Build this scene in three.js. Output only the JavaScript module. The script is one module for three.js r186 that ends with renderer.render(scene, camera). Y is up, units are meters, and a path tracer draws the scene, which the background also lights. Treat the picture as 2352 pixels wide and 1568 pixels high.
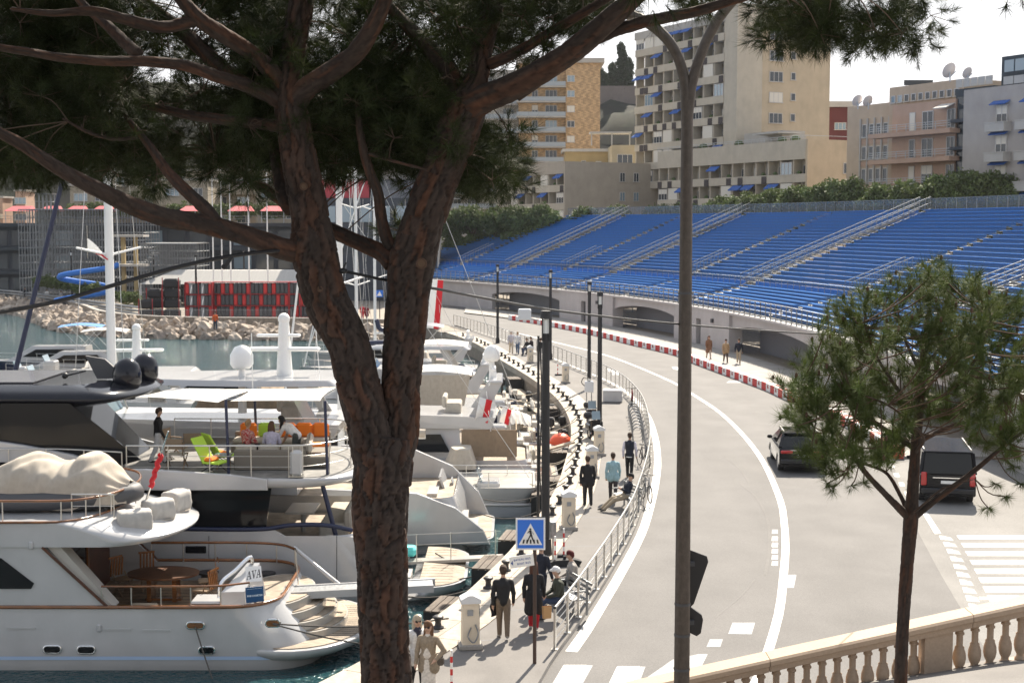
import * as THREE from 'three';
import { mergeGeometries, mergeVertices } from 'three/addons/utils/BufferGeometryUtils.js';
import { createNoise3D, createNoise2D } from 'simplex-noise';

// ---------------------------------------------------------------- camera, sky, sun, exposure
const F = 3267, CX = 1176, CY = 784, HC = 10.2, HORIZON = 520;
const PITCH = Math.atan((CY - HORIZON) / F), cP = Math.cos(PITCH), sP = Math.sin(PITCH);
const camera = new THREE.PerspectiveCamera(2 * Math.atan(784 / F) * 180 / Math.PI, 1024 / 682, 0.3, 3000);
camera.position.set(0, HC, 0);
camera.rotation.set(-PITCH, 0, 0);
camera.focus = 13; camera.userData.fStop = 7;
const scene = new THREE.Scene();
const SUN_AZ = 16 * Math.PI / 180, SUN_EL = 44 * Math.PI / 180;
const sunDir = new THREE.Vector3(Math.sin(SUN_AZ) * Math.cos(SUN_EL), Math.sin(SUN_EL), -Math.cos(SUN_AZ) * Math.cos(SUN_EL));
const skyTex = (() => {                       // clear, slightly hazy southern sky; the air brightens towards the sun
  const w = 512, h = 256, a = new Float32Array(w * h * 4), v = new THREE.Vector3();
  for (let j = 0; j < h; j++) for (let i = 0; i < w; i++) {
    const th = (i + 0.5) / w * 2 * Math.PI - Math.PI, ph = ((j + 0.5) / h - 0.5) * Math.PI;
    v.set(Math.cos(ph) * Math.cos(th), Math.sin(ph), Math.cos(ph) * Math.sin(th));
    const e = Math.max(0, v.y), c = Math.max(-1, Math.min(1, v.dot(sunDir))), g = Math.acos(c);
    const t = Math.pow(1 - e, 4.2), glow = 0.55 * Math.exp(-g * 2.2) + 1.1 * Math.exp(-g * 7), k = (j * w + i) * 4;
    const air = [0.50 + 0.85 * t, 0.56 + 0.76 * t, 0.68 + 0.62 * t];
    for (let q = 0; q < 3; q++) a[k + q] = 0.42 * air[q] + glow * [1.0, 0.97, 0.90][q];
    if (v.y < 0) { const f = Math.exp(v.y * 6); for (let q = 0; q < 3; q++) a[k + q] *= 0.25 + 0.75 * f; }
    a[k + 3] = 1;
  }
  const t = new THREE.DataTexture(a, w, h, THREE.RGBAFormat, THREE.FloatType);
  t.mapping = THREE.EquirectangularReflectionMapping; t.magFilter = t.minFilter = THREE.LinearFilter; t.needsUpdate = true;
  return t;
})();
scene.background = skyTex; scene.environment = skyTex;
scene.backgroundIntensity = scene.environmentIntensity = 1.0;
const sun = new THREE.DirectionalLight(new THREE.Color(1.0, 0.90, 0.76), 4.5);
sun.position.copy(sunDir).multiplyScalar(220).add(new THREE.Vector3(0, 0, -70));
sun.target.position.set(0, 0, -70); scene.add(sun, sun.target);
sun.castShadow = true; sun.shadow.mapSize.set(4096, 4096); sun.shadow.radius = 1;
Object.assign(sun.shadow.camera, { left: -130, right: 130, top: 150, bottom: -150, near: 10, far: 480 });
scene.fog = new THREE.FogExp2(new THREE.Color(0.93, 0.95, 1.0), 0.00008);
const renderer = new THREE.WebGLRenderer({ antialias: true });
renderer.setSize(1024, 682); renderer.shadowMap.enabled = true;
renderer.toneMapping = THREE.LinearToneMapping; renderer.toneMappingExposure = 2.5;

// ---------------------------------------------------------------- small tools
const V = (x, y, z) => new THREE.Vector3(x, y, z);
function rng(seed) { let a = seed >>> 0; return () => { a = (a + 0x6D2B79F5) | 0; let t = Math.imul(a ^ (a >>> 15), 1 | a); t = (t + Math.imul(t ^ (t >>> 7), 61 | t)) ^ t; return ((t ^ (t >>> 14)) >>> 0) / 4294967296; }; }
const R0 = rng(7), n3 = createNoise3D(rng(11)), n2 = createNoise2D(rng(12));
const ray = (px, py) => { const u = (px - CX) / F, v = -(py - CY) / F; return [u, v * cP - sP, cP + v * sP]; };
function at(px, py, d) { const [x, y, z] = ray(px, py); return V(x / z * d, HC + y / z * d, -d); }     // the place seen there, d metres away
function gr(px, py, h = 0) { const [x, y, z] = ray(px, py), t = (h - HC) / y; return V(x * t, h, -z * t); }   // the place on the level h
const lerp = (a, b, t) => a + (b - a) * t, clamp = (x, a = 0, b = 1) => Math.min(b, Math.max(a, x)), smooth = t => t * t * (3 - 2 * t);
const names = new Map();
function numbered(n) { const k = names.get(n) || 0; names.set(n, k + 1); return k ? n + '_' + String(k).padStart(3, '0') : n; }
function tag(o, label, category, group, kind) { o.userData.label = label; if (category) o.userData.category = category; if (group) o.userData.group = group; if (kind) o.userData.kind = kind; return o; }
function boxUV(g) {                            // uv in metres on the faces of a non-indexed geometry
  const p = g.attributes.position, uv = new Float32Array(p.count * 2), a = V(), b = V(), c = V(), n = V();
  for (let i = 0; i < p.count; i += 3) {
    a.fromBufferAttribute(p, i); b.fromBufferAttribute(p, i + 1); c.fromBufferAttribute(p, i + 2);
    n.subVectors(b, a).cross(c.sub(a)); const x = Math.abs(n.x), y = Math.abs(n.y), z = Math.abs(n.z);
    for (let k = 0; k < 3; k++) { const q = i + k, X = p.getX(q), Y = p.getY(q), Z = p.getZ(q); uv[2 * q] = y >= x && y >= z ? X : x > z ? Z : X; uv[2 * q + 1] = y >= x && y >= z ? Z : Y; }
  }
  g.setAttribute('uv', new THREE.BufferAttribute(uv, 2)); return g;
}
function mg(list) {                            // join geometries (position, normal, uv, colour)
  list = list.flat(Infinity); const hasC = list.some(g => g.attributes.color);
  const l = list.map(g => { const q = g.index ? g.toNonIndexed() : g.clone(); for (const k of Object.keys(q.attributes)) if (!['position', 'normal', 'uv', 'color'].includes(k)) q.deleteAttribute(k);
    if (!q.attributes.normal) q.computeVertexNormals();
    if (!q.attributes.uv) q.setAttribute('uv', new THREE.BufferAttribute(new Float32Array(q.attributes.position.count * 2), 2));
    if (hasC && !q.attributes.color) q.setAttribute('color', new THREE.BufferAttribute(new Float32Array(q.attributes.position.count * 3).fill(1), 3)); return q; });
  return l.length === 1 ? l[0] : mergeGeometries(l);
}
function mesh(name, geo, mat, parent) {        // ONE named mesh
  let g = Array.isArray(geo) ? mg(geo) : geo;
  if ((mat.map || mat.bumpMap || mat.roughnessMap) && !mat.userData.ownUV) { g = g.index ? g.toNonIndexed() : g; boxUV(g); }
  const m = new THREE.Mesh(g, mat); m.castShadow = m.receiveShadow = true;
  m.name = parent ? name : numbered(name); (parent || scene).add(m); return m;
}
function thing(name, label, category, pos, ry = 0, group) { const o = new THREE.Group(); o.name = numbered(name); scene.add(o); if (pos) o.position.copy(pos); o.rotation.y = ry; return tag(o, label, category, group); }
function copy(o, pos, ry, label, group) { const c = o.clone(); c.userData = { ...o.userData }; c.name = numbered(o.name.replace(/_\d{3}$/, '')); scene.add(c); if (pos) c.position.copy(pos); if (ry !== undefined) c.rotation.y = ry; if (label) c.userData.label = label; if (group) c.userData.group = group; return c; }
function box(w, h, d, x = 0, y = 0, z = 0, ry = 0, rx = 0, rz = 0) { const g = new THREE.BoxGeometry(w, h, d); if (rx) g.rotateX(rx); if (rz) g.rotateZ(rz); if (ry) g.rotateY(ry); return g.translate(x, y, z); }
function rbox(w, h, d, x = 0, y = 0, z = 0, r = 0.02, ry = 0) {     // box with chamfered edges
  const s = new THREE.Shape(); const a = w / 2 - r, b = d / 2 - r; s.moveTo(-a - r, -b); s.lineTo(-a - r, b); s.lineTo(-a, b + r); s.lineTo(a, b + r); s.lineTo(a + r, b); s.lineTo(a + r, -b); s.lineTo(a, -b - r); s.lineTo(-a, -b - r); s.closePath();
  const g = new THREE.ExtrudeGeometry(s, { depth: h - 2 * r, bevelEnabled: true, bevelThickness: r, bevelSize: r * 0.999, bevelOffset: -r * 0.999, bevelSegments: 1, steps: 1 }); g.translate(0, 0, r).rotateX(-Math.PI / 2).translate(0, -h / 2, 0); if (ry) g.rotateY(ry); return g.translate(x, y, z);
}
function cyl(r0, r1, h, x = 0, y = 0, z = 0, seg = 12) { return new THREE.CylinderGeometry(r1, r0, h, seg).translate(x, y + h / 2, z); }     // y is the foot
function bar(a, b, r, seg = 6, r2) { const d = V().subVectors(b, a), L = d.length(), g = new THREE.CylinderGeometry(r2 ?? r, r, L, seg, 1); g.translate(0, L / 2, 0).applyQuaternion(new THREE.Quaternion().setFromUnitVectors(V(0, 1, 0), d.normalize())); return g.translate(a.x, a.y, a.z); }
function beam(a, b, w, h) { const d = V().subVectors(b, a), L = d.length(), g = new THREE.BoxGeometry(w, h, L); const m = new THREE.Matrix4().lookAt(b, a, V(0, 1, 0)); g.applyMatrix4(m); const c = V().addVectors(a, b).multiplyScalar(0.5); return g.translate(c.x, c.y, c.z); }
function tube(pts, r, seg = 6, closed = false, n) { return new THREE.TubeGeometry(new THREE.CatmullRomCurve3(pts, closed, 'centripetal'), n || Math.max(4, pts.length * 4), r, seg, closed); }
function sph(r, x, y, z, sx = 1, sy = 1, sz = 1, n = 12) { return new THREE.SphereGeometry(r, n, Math.max(6, n * 0.7 | 0)).scale(sx, sy, sz).translate(x, y, z); }
function lathe(pts, seg = 16) { return new THREE.LatheGeometry(pts.map(p => new THREE.Vector2(p[0], p[1])), seg); }
function prism(pts, depth, bevel = 0) { const s = new THREE.Shape(pts.map(p => new THREE.Vector2(p[0], p[1]))); return new THREE.ExtrudeGeometry(s, { depth, bevelEnabled: bevel > 0, bevelSize: bevel, bevelThickness: bevel, bevelSegments: 2, curveSegments: 8 }); }
function grid(nu, nv, f) {                     // surface of f(u, v) -> Vector3
  const p = [], ix = [], uv = []; for (let j = 0; j <= nv; j++) for (let i = 0; i <= nu; i++) { const q = f(i / nu, j / nv); p.push(q.x, q.y, q.z); uv.push(i / nu, j / nv); }
  for (let j = 0; j < nv; j++) for (let i = 0; i < nu; i++) { const a = j * (nu + 1) + i, b = a + 1, c = a + nu + 1, d = c + 1; ix.push(a, b, d, a, d, c); }
  const g = new THREE.BufferGeometry(); g.setAttribute('position', new THREE.Float32BufferAttribute(p, 3)); g.setAttribute('uv', new THREE.Float32BufferAttribute(uv, 2)); g.setIndex(ix); g.computeVertexNormals(); return g;
}
function loft(rings, capA = true, capB = true, flat = false) {   // rings of equal length, closed
  const n = rings[0].length, p = [], ix = []; rings.forEach(r => r.forEach(q => p.push(q.x, q.y, q.z)));
  for (let j = 0; j < rings.length - 1; j++) for (let i = 0; i < n; i++) { const a = j * n + i, b = j * n + (i + 1) % n, c = a + n, d = b + n; ix.push(a, b, d, a, d, c); }
  const cap = (r, o, flip) => { const tri = THREE.ShapeUtils.triangulateShape(r.map(q => new THREE.Vector2(q.x, q.z)), []); const k = p.length / 3; r.forEach(q => p.push(q.x, q.y, q.z)); tri.forEach(t => flip ? ix.push(k + t[0], k + t[2], k + t[1]) : ix.push(k + t[0], k + t[1], k + t[2])); };
  if (capA) cap(rings[0], 0, false); if (capB) cap(rings[rings.length - 1], 0, true);
  let g = new THREE.BufferGeometry(); g.setAttribute('position', new THREE.Float32BufferAttribute(p, 3)); g.setIndex(ix); if (flat) g = g.toNonIndexed(); g.computeVertexNormals(); return g;
}
function strip(curveL, curveR, n, y) { return grid(n, 1, (u, v) => { const a = curveL(u), b = curveR(u); return V(lerp(a.x, b.x, 1 - v), y, lerp(a.z, b.z, 1 - v)); }); }
function curveOf(pts) { const c = new THREE.CatmullRomCurve3(pts, false, 'centripetal'); c.arcLengthDivisions = 400; return c; }
// ---------------------------------------------------------------- textures and materials
function tex(size, f, srgb, rep) {             // f(u, v, x, y) -> [r, g, b] 0..1, tileable when f is
  const a = new Uint8Array(size * size * 4); for (let j = 0; j < size; j++) for (let i = 0; i < size; i++) { const c = f(i / size, j / size, i, j), k = (j * size + i) * 4; a[k] = 255 * clamp(c[0]); a[k + 1] = 255 * clamp(c[1]); a[k + 2] = 255 * clamp(c[2]); a[k + 3] = 255; }
  const t = new THREE.DataTexture(a, size, size); t.wrapS = t.wrapT = THREE.RepeatWrapping; t.magFilter = THREE.LinearFilter; t.minFilter = THREE.LinearMipmapLinearFilter; t.generateMipmaps = true; if (srgb) t.colorSpace = THREE.SRGBColorSpace; if (rep) t.repeat.set(1 / (rep[0] || rep), 1 / (rep[1] || rep)); t.needsUpdate = true; return t;
}
function tnoise(u, v, s, z = 0) { const A = u * 2 * Math.PI, B = v * 2 * Math.PI, r = s / 6.283; return 0.5 * (n3(Math.cos(A) * r + 9 + z, Math.sin(A) * r, Math.cos(B) * r + z) + n3(Math.sin(B) * r + 40 + z, Math.cos(A) * r * 0.9, Math.sin(A) * r + z)); }
function fbm(u, v, s, o = 4, z = 0) { let t = 0, a = 0.5; for (let i = 0; i < o; i++) { t += a * tnoise(u, v, s, z + i * 7); s *= 2.1; a *= 0.5; } return t; }
const rT = rng(99);
const plainTex = (size, s, amp, grain, rep, oct = 4, z = 0) => tex(size, (u, v) => { const k = 0.78 + amp * fbm(u, v, s, oct, z) + grain * (rT() - 0.5); return [k, k, k]; }, true, rep);
const T = {
  asphalt: plainTex(1024, 5, 0.10, 0.18, 14, 6, 3), paving: plainTex(512, 4, 0.1, 0.1, 6, 5, 8), plaster: plainTex(512, 5, 0.07, 0.05, 11, 5, 13), gel: plainTex(256, 4, 0.05, 0.012, 5, 4, 23), cloth: plainTex(256, 5, 0.07, 0.05, 1.2, 3, 31), metal: plainTex(256, 10, 0.2, 0.12, 1, 4, 37),
  stone: tex(512, (u, v) => { const k = 0.8 + 0.16 * fbm(u, v, 7, 5, 44) + 0.09 * (rT() - 0.5); return [k, k * 0.985, k * 0.96]; }, true, 2.2),
};
T.wood = tex(512, (u, v) => { const k = 0.72 + 0.25 * tnoise(u * 1, v, 3, 5) * 0.5 + 0.3 * n2(u * 3 + 5, Math.sin(v * 6.283) * 22) * 0.5; return [k, k, k]; }, true, 1.2);
function mat(r, g, b, o = {}) { const { map, m, ...x } = o; const P = x.clearcoat || x.transmission || x.sheen || x.ior || x.specularIntensity !== undefined; const k = new (P ? THREE.MeshPhysicalMaterial : THREE.MeshStandardMaterial)({ roughness: 0.7, metalness: 0, ...x }); k.color.setRGB(r, g, b); if (map) k.map = map; return k; }
const ML = {
  asphalt: mat(0.208, 0.199, 0.192, { roughness: 0.86, map: T.asphalt, bumpMap: T.asphalt, bumpScale: 0.002 }),
  asphaltPale: mat(0.33, 0.318, 0.30, { roughness: 0.9, map: T.asphalt }),
  walk: mat(0.27, 0.253, 0.237, { roughness: 0.9, map: T.paving, bumpMap: T.paving, bumpScale: 0.004 }),
  quay: mat(0.62, 0.56, 0.49, { roughness: 0.85, map: T.stone, bumpMap: T.stone, bumpScale: 0.004 }),
  concrete: mat(0.52, 0.49, 0.45, { roughness: 0.9, map: T.paving }),
  seawall: mat(0.40, 0.36, 0.31, { roughness: 0.9, map: T.stone, bumpMap: T.stone, bumpScale: 0.02 }),
  scuff: mat(0.255, 0.243, 0.232, { roughness: 0.9, map: T.asphalt }),
  line: mat(0.86, 0.85, 0.82, { roughness: 0.6, map: T.asphalt }),
  lineWorn: mat(0.50, 0.51, 0.52, { roughness: 0.75, map: T.asphalt }),
  whiteWall: mat(0.70, 0.67, 0.66, { roughness: 0.8, map: T.plaster }),
  red: mat(0.55, 0.03, 0.03, { roughness: 0.55 }), redAwn: mat(0.40, 0.055, 0.07, { roughness: 0.8 }), redDark: mat(0.30, 0.015, 0.02, { roughness: 0.5 }), white: mat(0.82, 0.82, 0.80, { roughness: 0.5 }),
  steel: mat(0.62, 0.61, 0.58, { roughness: 0.28, metalness: 1 }), galv: mat(0.46, 0.48, 0.50, { roughness: 0.45, metalness: 0.85, map: T.metal }), chrome: mat(0.8, 0.8, 0.8, { roughness: 0.08, metalness: 1 }),
  black: mat(0.018, 0.018, 0.02, { roughness: 0.5 }), rubber: mat(0.025, 0.025, 0.027, { roughness: 0.85 }), darkGrey: mat(0.07, 0.072, 0.078, { roughness: 0.6 }), grey: mat(0.28, 0.29, 0.3, { roughness: 0.6 }),
  gloss: mat(0.008, 0.009, 0.014, { roughness: 0.1, specularIntensity: 0.8 }),
  gel: mat(0.82, 0.82, 0.82, { roughness: 0.22, clearcoat: 0.6, clearcoatRoughness: 0.08, map: T.gel }), gelWarm: mat(0.78, 0.74, 0.67, { roughness: 0.3, clearcoat: 0.4, map: T.gel }), gelBlue: mat(0.42, 0.55, 0.75, { roughness: 0.3 }), gelGrey: mat(0.36, 0.39, 0.43, { roughness: 0.2, clearcoat: 0.6, clearcoatRoughness: 0.06 }),
  slate: mat(0.15, 0.16, 0.18, { roughness: 0.7 }), gelGreyDeck: mat(0.34, 0.33, 0.31, { roughness: 0.7, map: T.wood }), solar: mat(0.10, 0.10, 0.11, { roughness: 0.25, clearcoat: 0.5 }), redFlag: mat(0.62, 0.02, 0.03, { roughness: 0.8, side: THREE.DoubleSide, transmission: 0.15 }), flagWhite: mat(0.8, 0.8, 0.78, { roughness: 0.85, side: THREE.DoubleSide, transmission: 0.2 }), blueCloth: mat(0.08, 0.22, 0.5, { roughness: 0.85, side: THREE.DoubleSide }),
  pedestal: mat(0.66, 0.58, 0.46, { roughness: 0.7 }), gelGrey2: mat(0.62, 0.64, 0.66, { roughness: 0.45 }), carBlack: mat(0.006, 0.007, 0.010, { roughness: 0.14, specularIntensity: 0.6 }), carGlass: mat(0.008, 0.01, 0.011, { roughness: 0.04, specularIntensity: 0.7 }), tail: mat(0.45, 0.01, 0.012, { roughness: 0.2, clearcoat: 1 }),
  navy: mat(0.015, 0.022, 0.06, { roughness: 0.4 }), tint: mat(0.008, 0.009, 0.011, { roughness: 0.05, specularIntensity: 0.45 }),
  canvas: mat(0.74, 0.66, 0.55, { roughness: 0.95, map: T.cloth }), canvasWhite: mat(0.82, 0.80, 0.75, { roughness: 0.9, map: T.cloth, transmission: 0.18 }), canvasPale: mat(0.78, 0.75, 0.70, { roughness: 0.95, map: T.cloth }), canvasTan: mat(0.50, 0.38, 0.26, { roughness: 0.95, map: T.cloth }),
  teak: mat(0.50, 0.34, 0.21, { roughness: 0.7, map: T.wood }), teakPale: mat(0.62, 0.50, 0.37, { roughness: 0.75, map: T.wood }), varnish: mat(0.42, 0.16, 0.045, { roughness: 0.25, clearcoat: 0.8, map: T.wood }), mahogany: mat(0.16, 0.05, 0.02, { roughness: 0.3, map: T.wood }), mahogany2: mat(0.22, 0.10, 0.05, { roughness: 0.4, map: T.wood }), decking: mat(0.20, 0.15, 0.11, { roughness: 0.8, map: T.wood }),
  rope: mat(0.10, 0.09, 0.08, { roughness: 0.9 }), ropePale: mat(0.48, 0.43, 0.34, { roughness: 0.9 }), cushion: mat(0.74, 0.68, 0.58, { roughness: 0.95, map: T.cloth }), orange: mat(0.80, 0.20, 0.02, { roughness: 0.9 }), lime: mat(0.42, 0.66, 0.06, { roughness: 0.8 }), taupe: mat(0.20, 0.18, 0.15, { roughness: 0.9 }), teal: mat(0.12, 0.62, 0.62, { roughness: 0.8 }),
  glass: mat(0.05, 0.06, 0.07, { roughness: 0.05 }), glassBlue: mat(0.20, 0.28, 0.33, { roughness: 0.08, clearcoat: 1 }), pane: mat(0.92, 0.95, 0.95, { roughness: 0.03, transmission: 1 }),
  blue: mat(0.02, 0.15, 0.52, { roughness: 0.6 }), seat: mat(0.07, 0.29, 0.76, { roughness: 0.4, map: T.metal }), seatTop: mat(0.07, 0.29, 0.76, { roughness: 0.18 }), plank: mat(0.50, 0.50, 0.50, { roughness: 0.36, metalness: 0.7, map: T.metal }), buoy: mat(0.80, 0.10, 0.03, { roughness: 0.35 }), yellow: mat(0.75, 0.5, 0.03, { roughness: 0.5 }), sign: mat(0.02, 0.16, 0.66, { roughness: 0.35 }),
};
for (const k of ['canvasWhite']) ML[k].side = THREE.DoubleSide;
// ---------------------------------------------------------------- water, land, road, quay
const PROM = 0.12, WATER = -1.25;
const P2 = (x, d, y = 0) => V(x, y, -d);
const quayPts = [[-14, 14], [-9, 22], [-3.7, 31.8], [-1.85, 36.3], [-0.8, 40.2], [0.0, 43.7], [1.55, 52.7], [2.3, 60], [3.0, 70], [3.0, 77], [2.5, 85], [0.9, 97], [-0.6, 106], [-3.4, 124], [-7.5, 140]].map(p => P2(...p));
const quayC = curveOf(quayPts);
const railPts = [[-2.3, 20], [-0.6, 25.5]].map(p => P2(...p)).concat([[1262, 1521], [1315, 1448], [1361, 1377], [1398, 1318], [1451, 1223], [1470, 1170], [1486, 1110], [1493, 1060], [1488, 1000], [1468, 945], [1428, 902], [1386, 877], [1311, 845], [1268, 827], [1176, 792], [1100, 766], [1040, 748], [985, 735]].map(p => gr(...p)));
const railC = curveOf(railPts);
const centreC = curveOf([[1700, 1640], [1745, 1550], [1771, 1476], [1791, 1401], [1801, 1313], [1805, 1251], [1799, 1176], [1796, 1159], [1764, 1080], [1738, 1037], [1701, 992], [1651, 945], [1586, 902], [1556, 883], [1446, 835], [1383, 813], [1271, 785], [1180, 763], [1090, 742]].map(p => gr(...p)));
const kerbC = curveOf([P2(16.9, 62), P2(17.1, 70), P2(16.8, 78)].concat([[1801, 916], [1763, 898], [1676, 865], [1586, 831], [1558, 818], [1451, 792], [1360, 769], [1250, 747], [1150, 731], [1060, 720]].map(p => gr(...p))));
const wallPts = [[24.5, 40], [22.6, 48], [21.3, 60], [20.9, 72], [20.7, 84], [20.1, 96], [19.0, 107], [17.2, 118], [14.6, 130], [10.4, 144], [5, 158], [-2, 173], [-11, 189], [-21, 206]].map(p => P2(...p));
const wallC = curveOf(wallPts);
{
  const wt = tex(512, (u, v) => { const k = 0.5 + 0.5 * fbm(u, v, 14, 4, 61) + 0.25 * tnoise(u * 1, v, 30, 71); return [k, k, k]; }, false, [5.2, 3.0]);
  const water = mesh('water', new THREE.PlaneGeometry(900, 700, 1, 1).rotateX(-Math.PI / 2).translate(-150, WATER, -300), mat(0.012, 0.050, 0.058, { roughness: 0.05, bumpMap: wt, bumpScale: 0.16, specularIntensity: 0.55 }));
  tag(water, 'dark teal rippled harbour water between the boats', 'water', null, 'structure');
}
{ // the land under everything, from the sea bed up to 3 cm below the paving
  const far = [[-9, 143], [-20, 147], [-34, 149], [-40, 152], [-47, 160], [-54, 174], [-66, 194], [-85, 214], [-300, 330], [-300, 640], [400, 640], [400, 12], [-14, 12]].map(p => P2(...p));
  const ring = [...quayC.getSpacedPoints(60), ...far];
  const s = new THREE.Shape(ring.map(p => new THREE.Vector2(p.x, p.z)));
  const g = new THREE.ExtrudeGeometry(s, { depth: 3, bevelEnabled: false }).rotateX(Math.PI / 2);   // shape z -> world z, extruded down
  g.translate(0, -0.03, 0);
  tag(mesh('ground', g, ML.seawall), 'pale stone land and quay wall below the paving', 'ground', null, 'structure');
}
const offC = (c, o, u) => { u = clamp(u); const p = c.getPointAt(u), t = c.getTangentAt(u); return V(p.x + t.z * -o, p.y, p.z + t.x * o); };   // o metres to the right of travel
const uOn = (c, d) => { let lo = 0, hi = 1; for (let i = 0; i < 30; i++) { const m = (lo + hi) / 2; if (-c.getPointAt(m).z < d) lo = m; else hi = m; } return lo; };   // where the curve is d metres away
{
  const road = mesh('road', grid(80, 1, (u, v) => { const dd = lerp(18, 182, u); const a = railC.getPointAt(clamp(uOn(railC, dd), 0, 1)), b = wallC.getPointAt(uOn(wallC, Math.max(41, dd))); if (dd < 41) { b.z = -dd; b.x = 24.5 + (41 - dd) * 0.6; } return V(lerp(a.x - 0.3, b.x, v), 0, -dd); }), ML.asphalt);
  tag(road, 'sun bleached grey asphalt road bending left around the harbour', 'road', null, 'structure');
  // promenade
  const uA = d => uOn(quayC, d), walk = mesh('promenade', grid(90, 1, (u, v) => { const dd = lerp(16, 138, u), a = quayC.getPointAt(uOn(quayC, dd)), b = railC.getPointAt(uOn(railC, dd)); return V(lerp(a.x + 0.02, b.x + 0.08, v), PROM, b.z + (a.z - b.z) * (1 - v)); }), ML.walk);
  tag(walk, 'grey tarred promenade between quay stones and railing', 'pavement', null, 'structure');
  for (const d of [34.5, 37.2, 40.5, 44.5, 49, 54, 60, 67, 75, 84]) { const a = offC(quayC, 1.47, uOn(quayC, d)), b = railC.getPointAt(uOn(railC, d)); mesh('paving_joint', grid(1, 1, (u, v) => { const q = V().lerpVectors(a, b, u); return V(q.x, PROM + 0.003, q.z + (v - 0.5) * 0.03); }), ML.slate, walk); }
  const kerb = mesh('kerb', grid(90, 1, (u, v) => { const dd = lerp(28.5, 146, u), b = offC(railC, 0.08, uOn(railC, dd)); return V(b.x, v ? -0.02 : PROM, b.z); }), ML.concrete);
  tag(kerb, 'low stone kerb under the promenade railing', 'kerb', null, 'structure');
  // slabs of pale stone along the water edge, each its own piece
  const edge = new THREE.Group(); edge.name = 'quay_edge'; scene.add(edge); tag(edge, 'pale stone slabs edging the quay above the water', 'quay', null, 'structure');
  const R = rng(5), mats = [ML.quay, ML.quay.clone(), ML.quay.clone()]; mats[1].color.setRGB(0.66, 0.60, 0.53); mats[2].color.setRGB(0.56, 0.51, 0.45);
  const L = quayC.getLength(); let s = 8;
  while (s < L - 6) {
    const len = 1.55, u0 = s / L, u1 = (s + len) / L, w = 1.45, gap = 0.012 / L, g = [];
    for (const [o0, o1] of [[-0.06, 0.72], [0.735, w]]) { const a = offC(quayC, o0, u0 + gap), b = offC(quayC, o0, u1 - gap), c = offC(quayC, o1, u1 - gap), d = offC(quayC, o1, u0 + gap), y = PROM + 0.022 + 0.008 * R(), dz = o0 < 0 ? 0.42 : 0.09;
      const q = loft([[a, b, c, d].map(p => V(p.x, y - dz, p.z)), [a, b, c, d].map(p => V(p.x, y, p.z))], true, true, true); mesh('stone', q, mats[R() * 3 | 0], edge); }
    s += len;
  }
}
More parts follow.
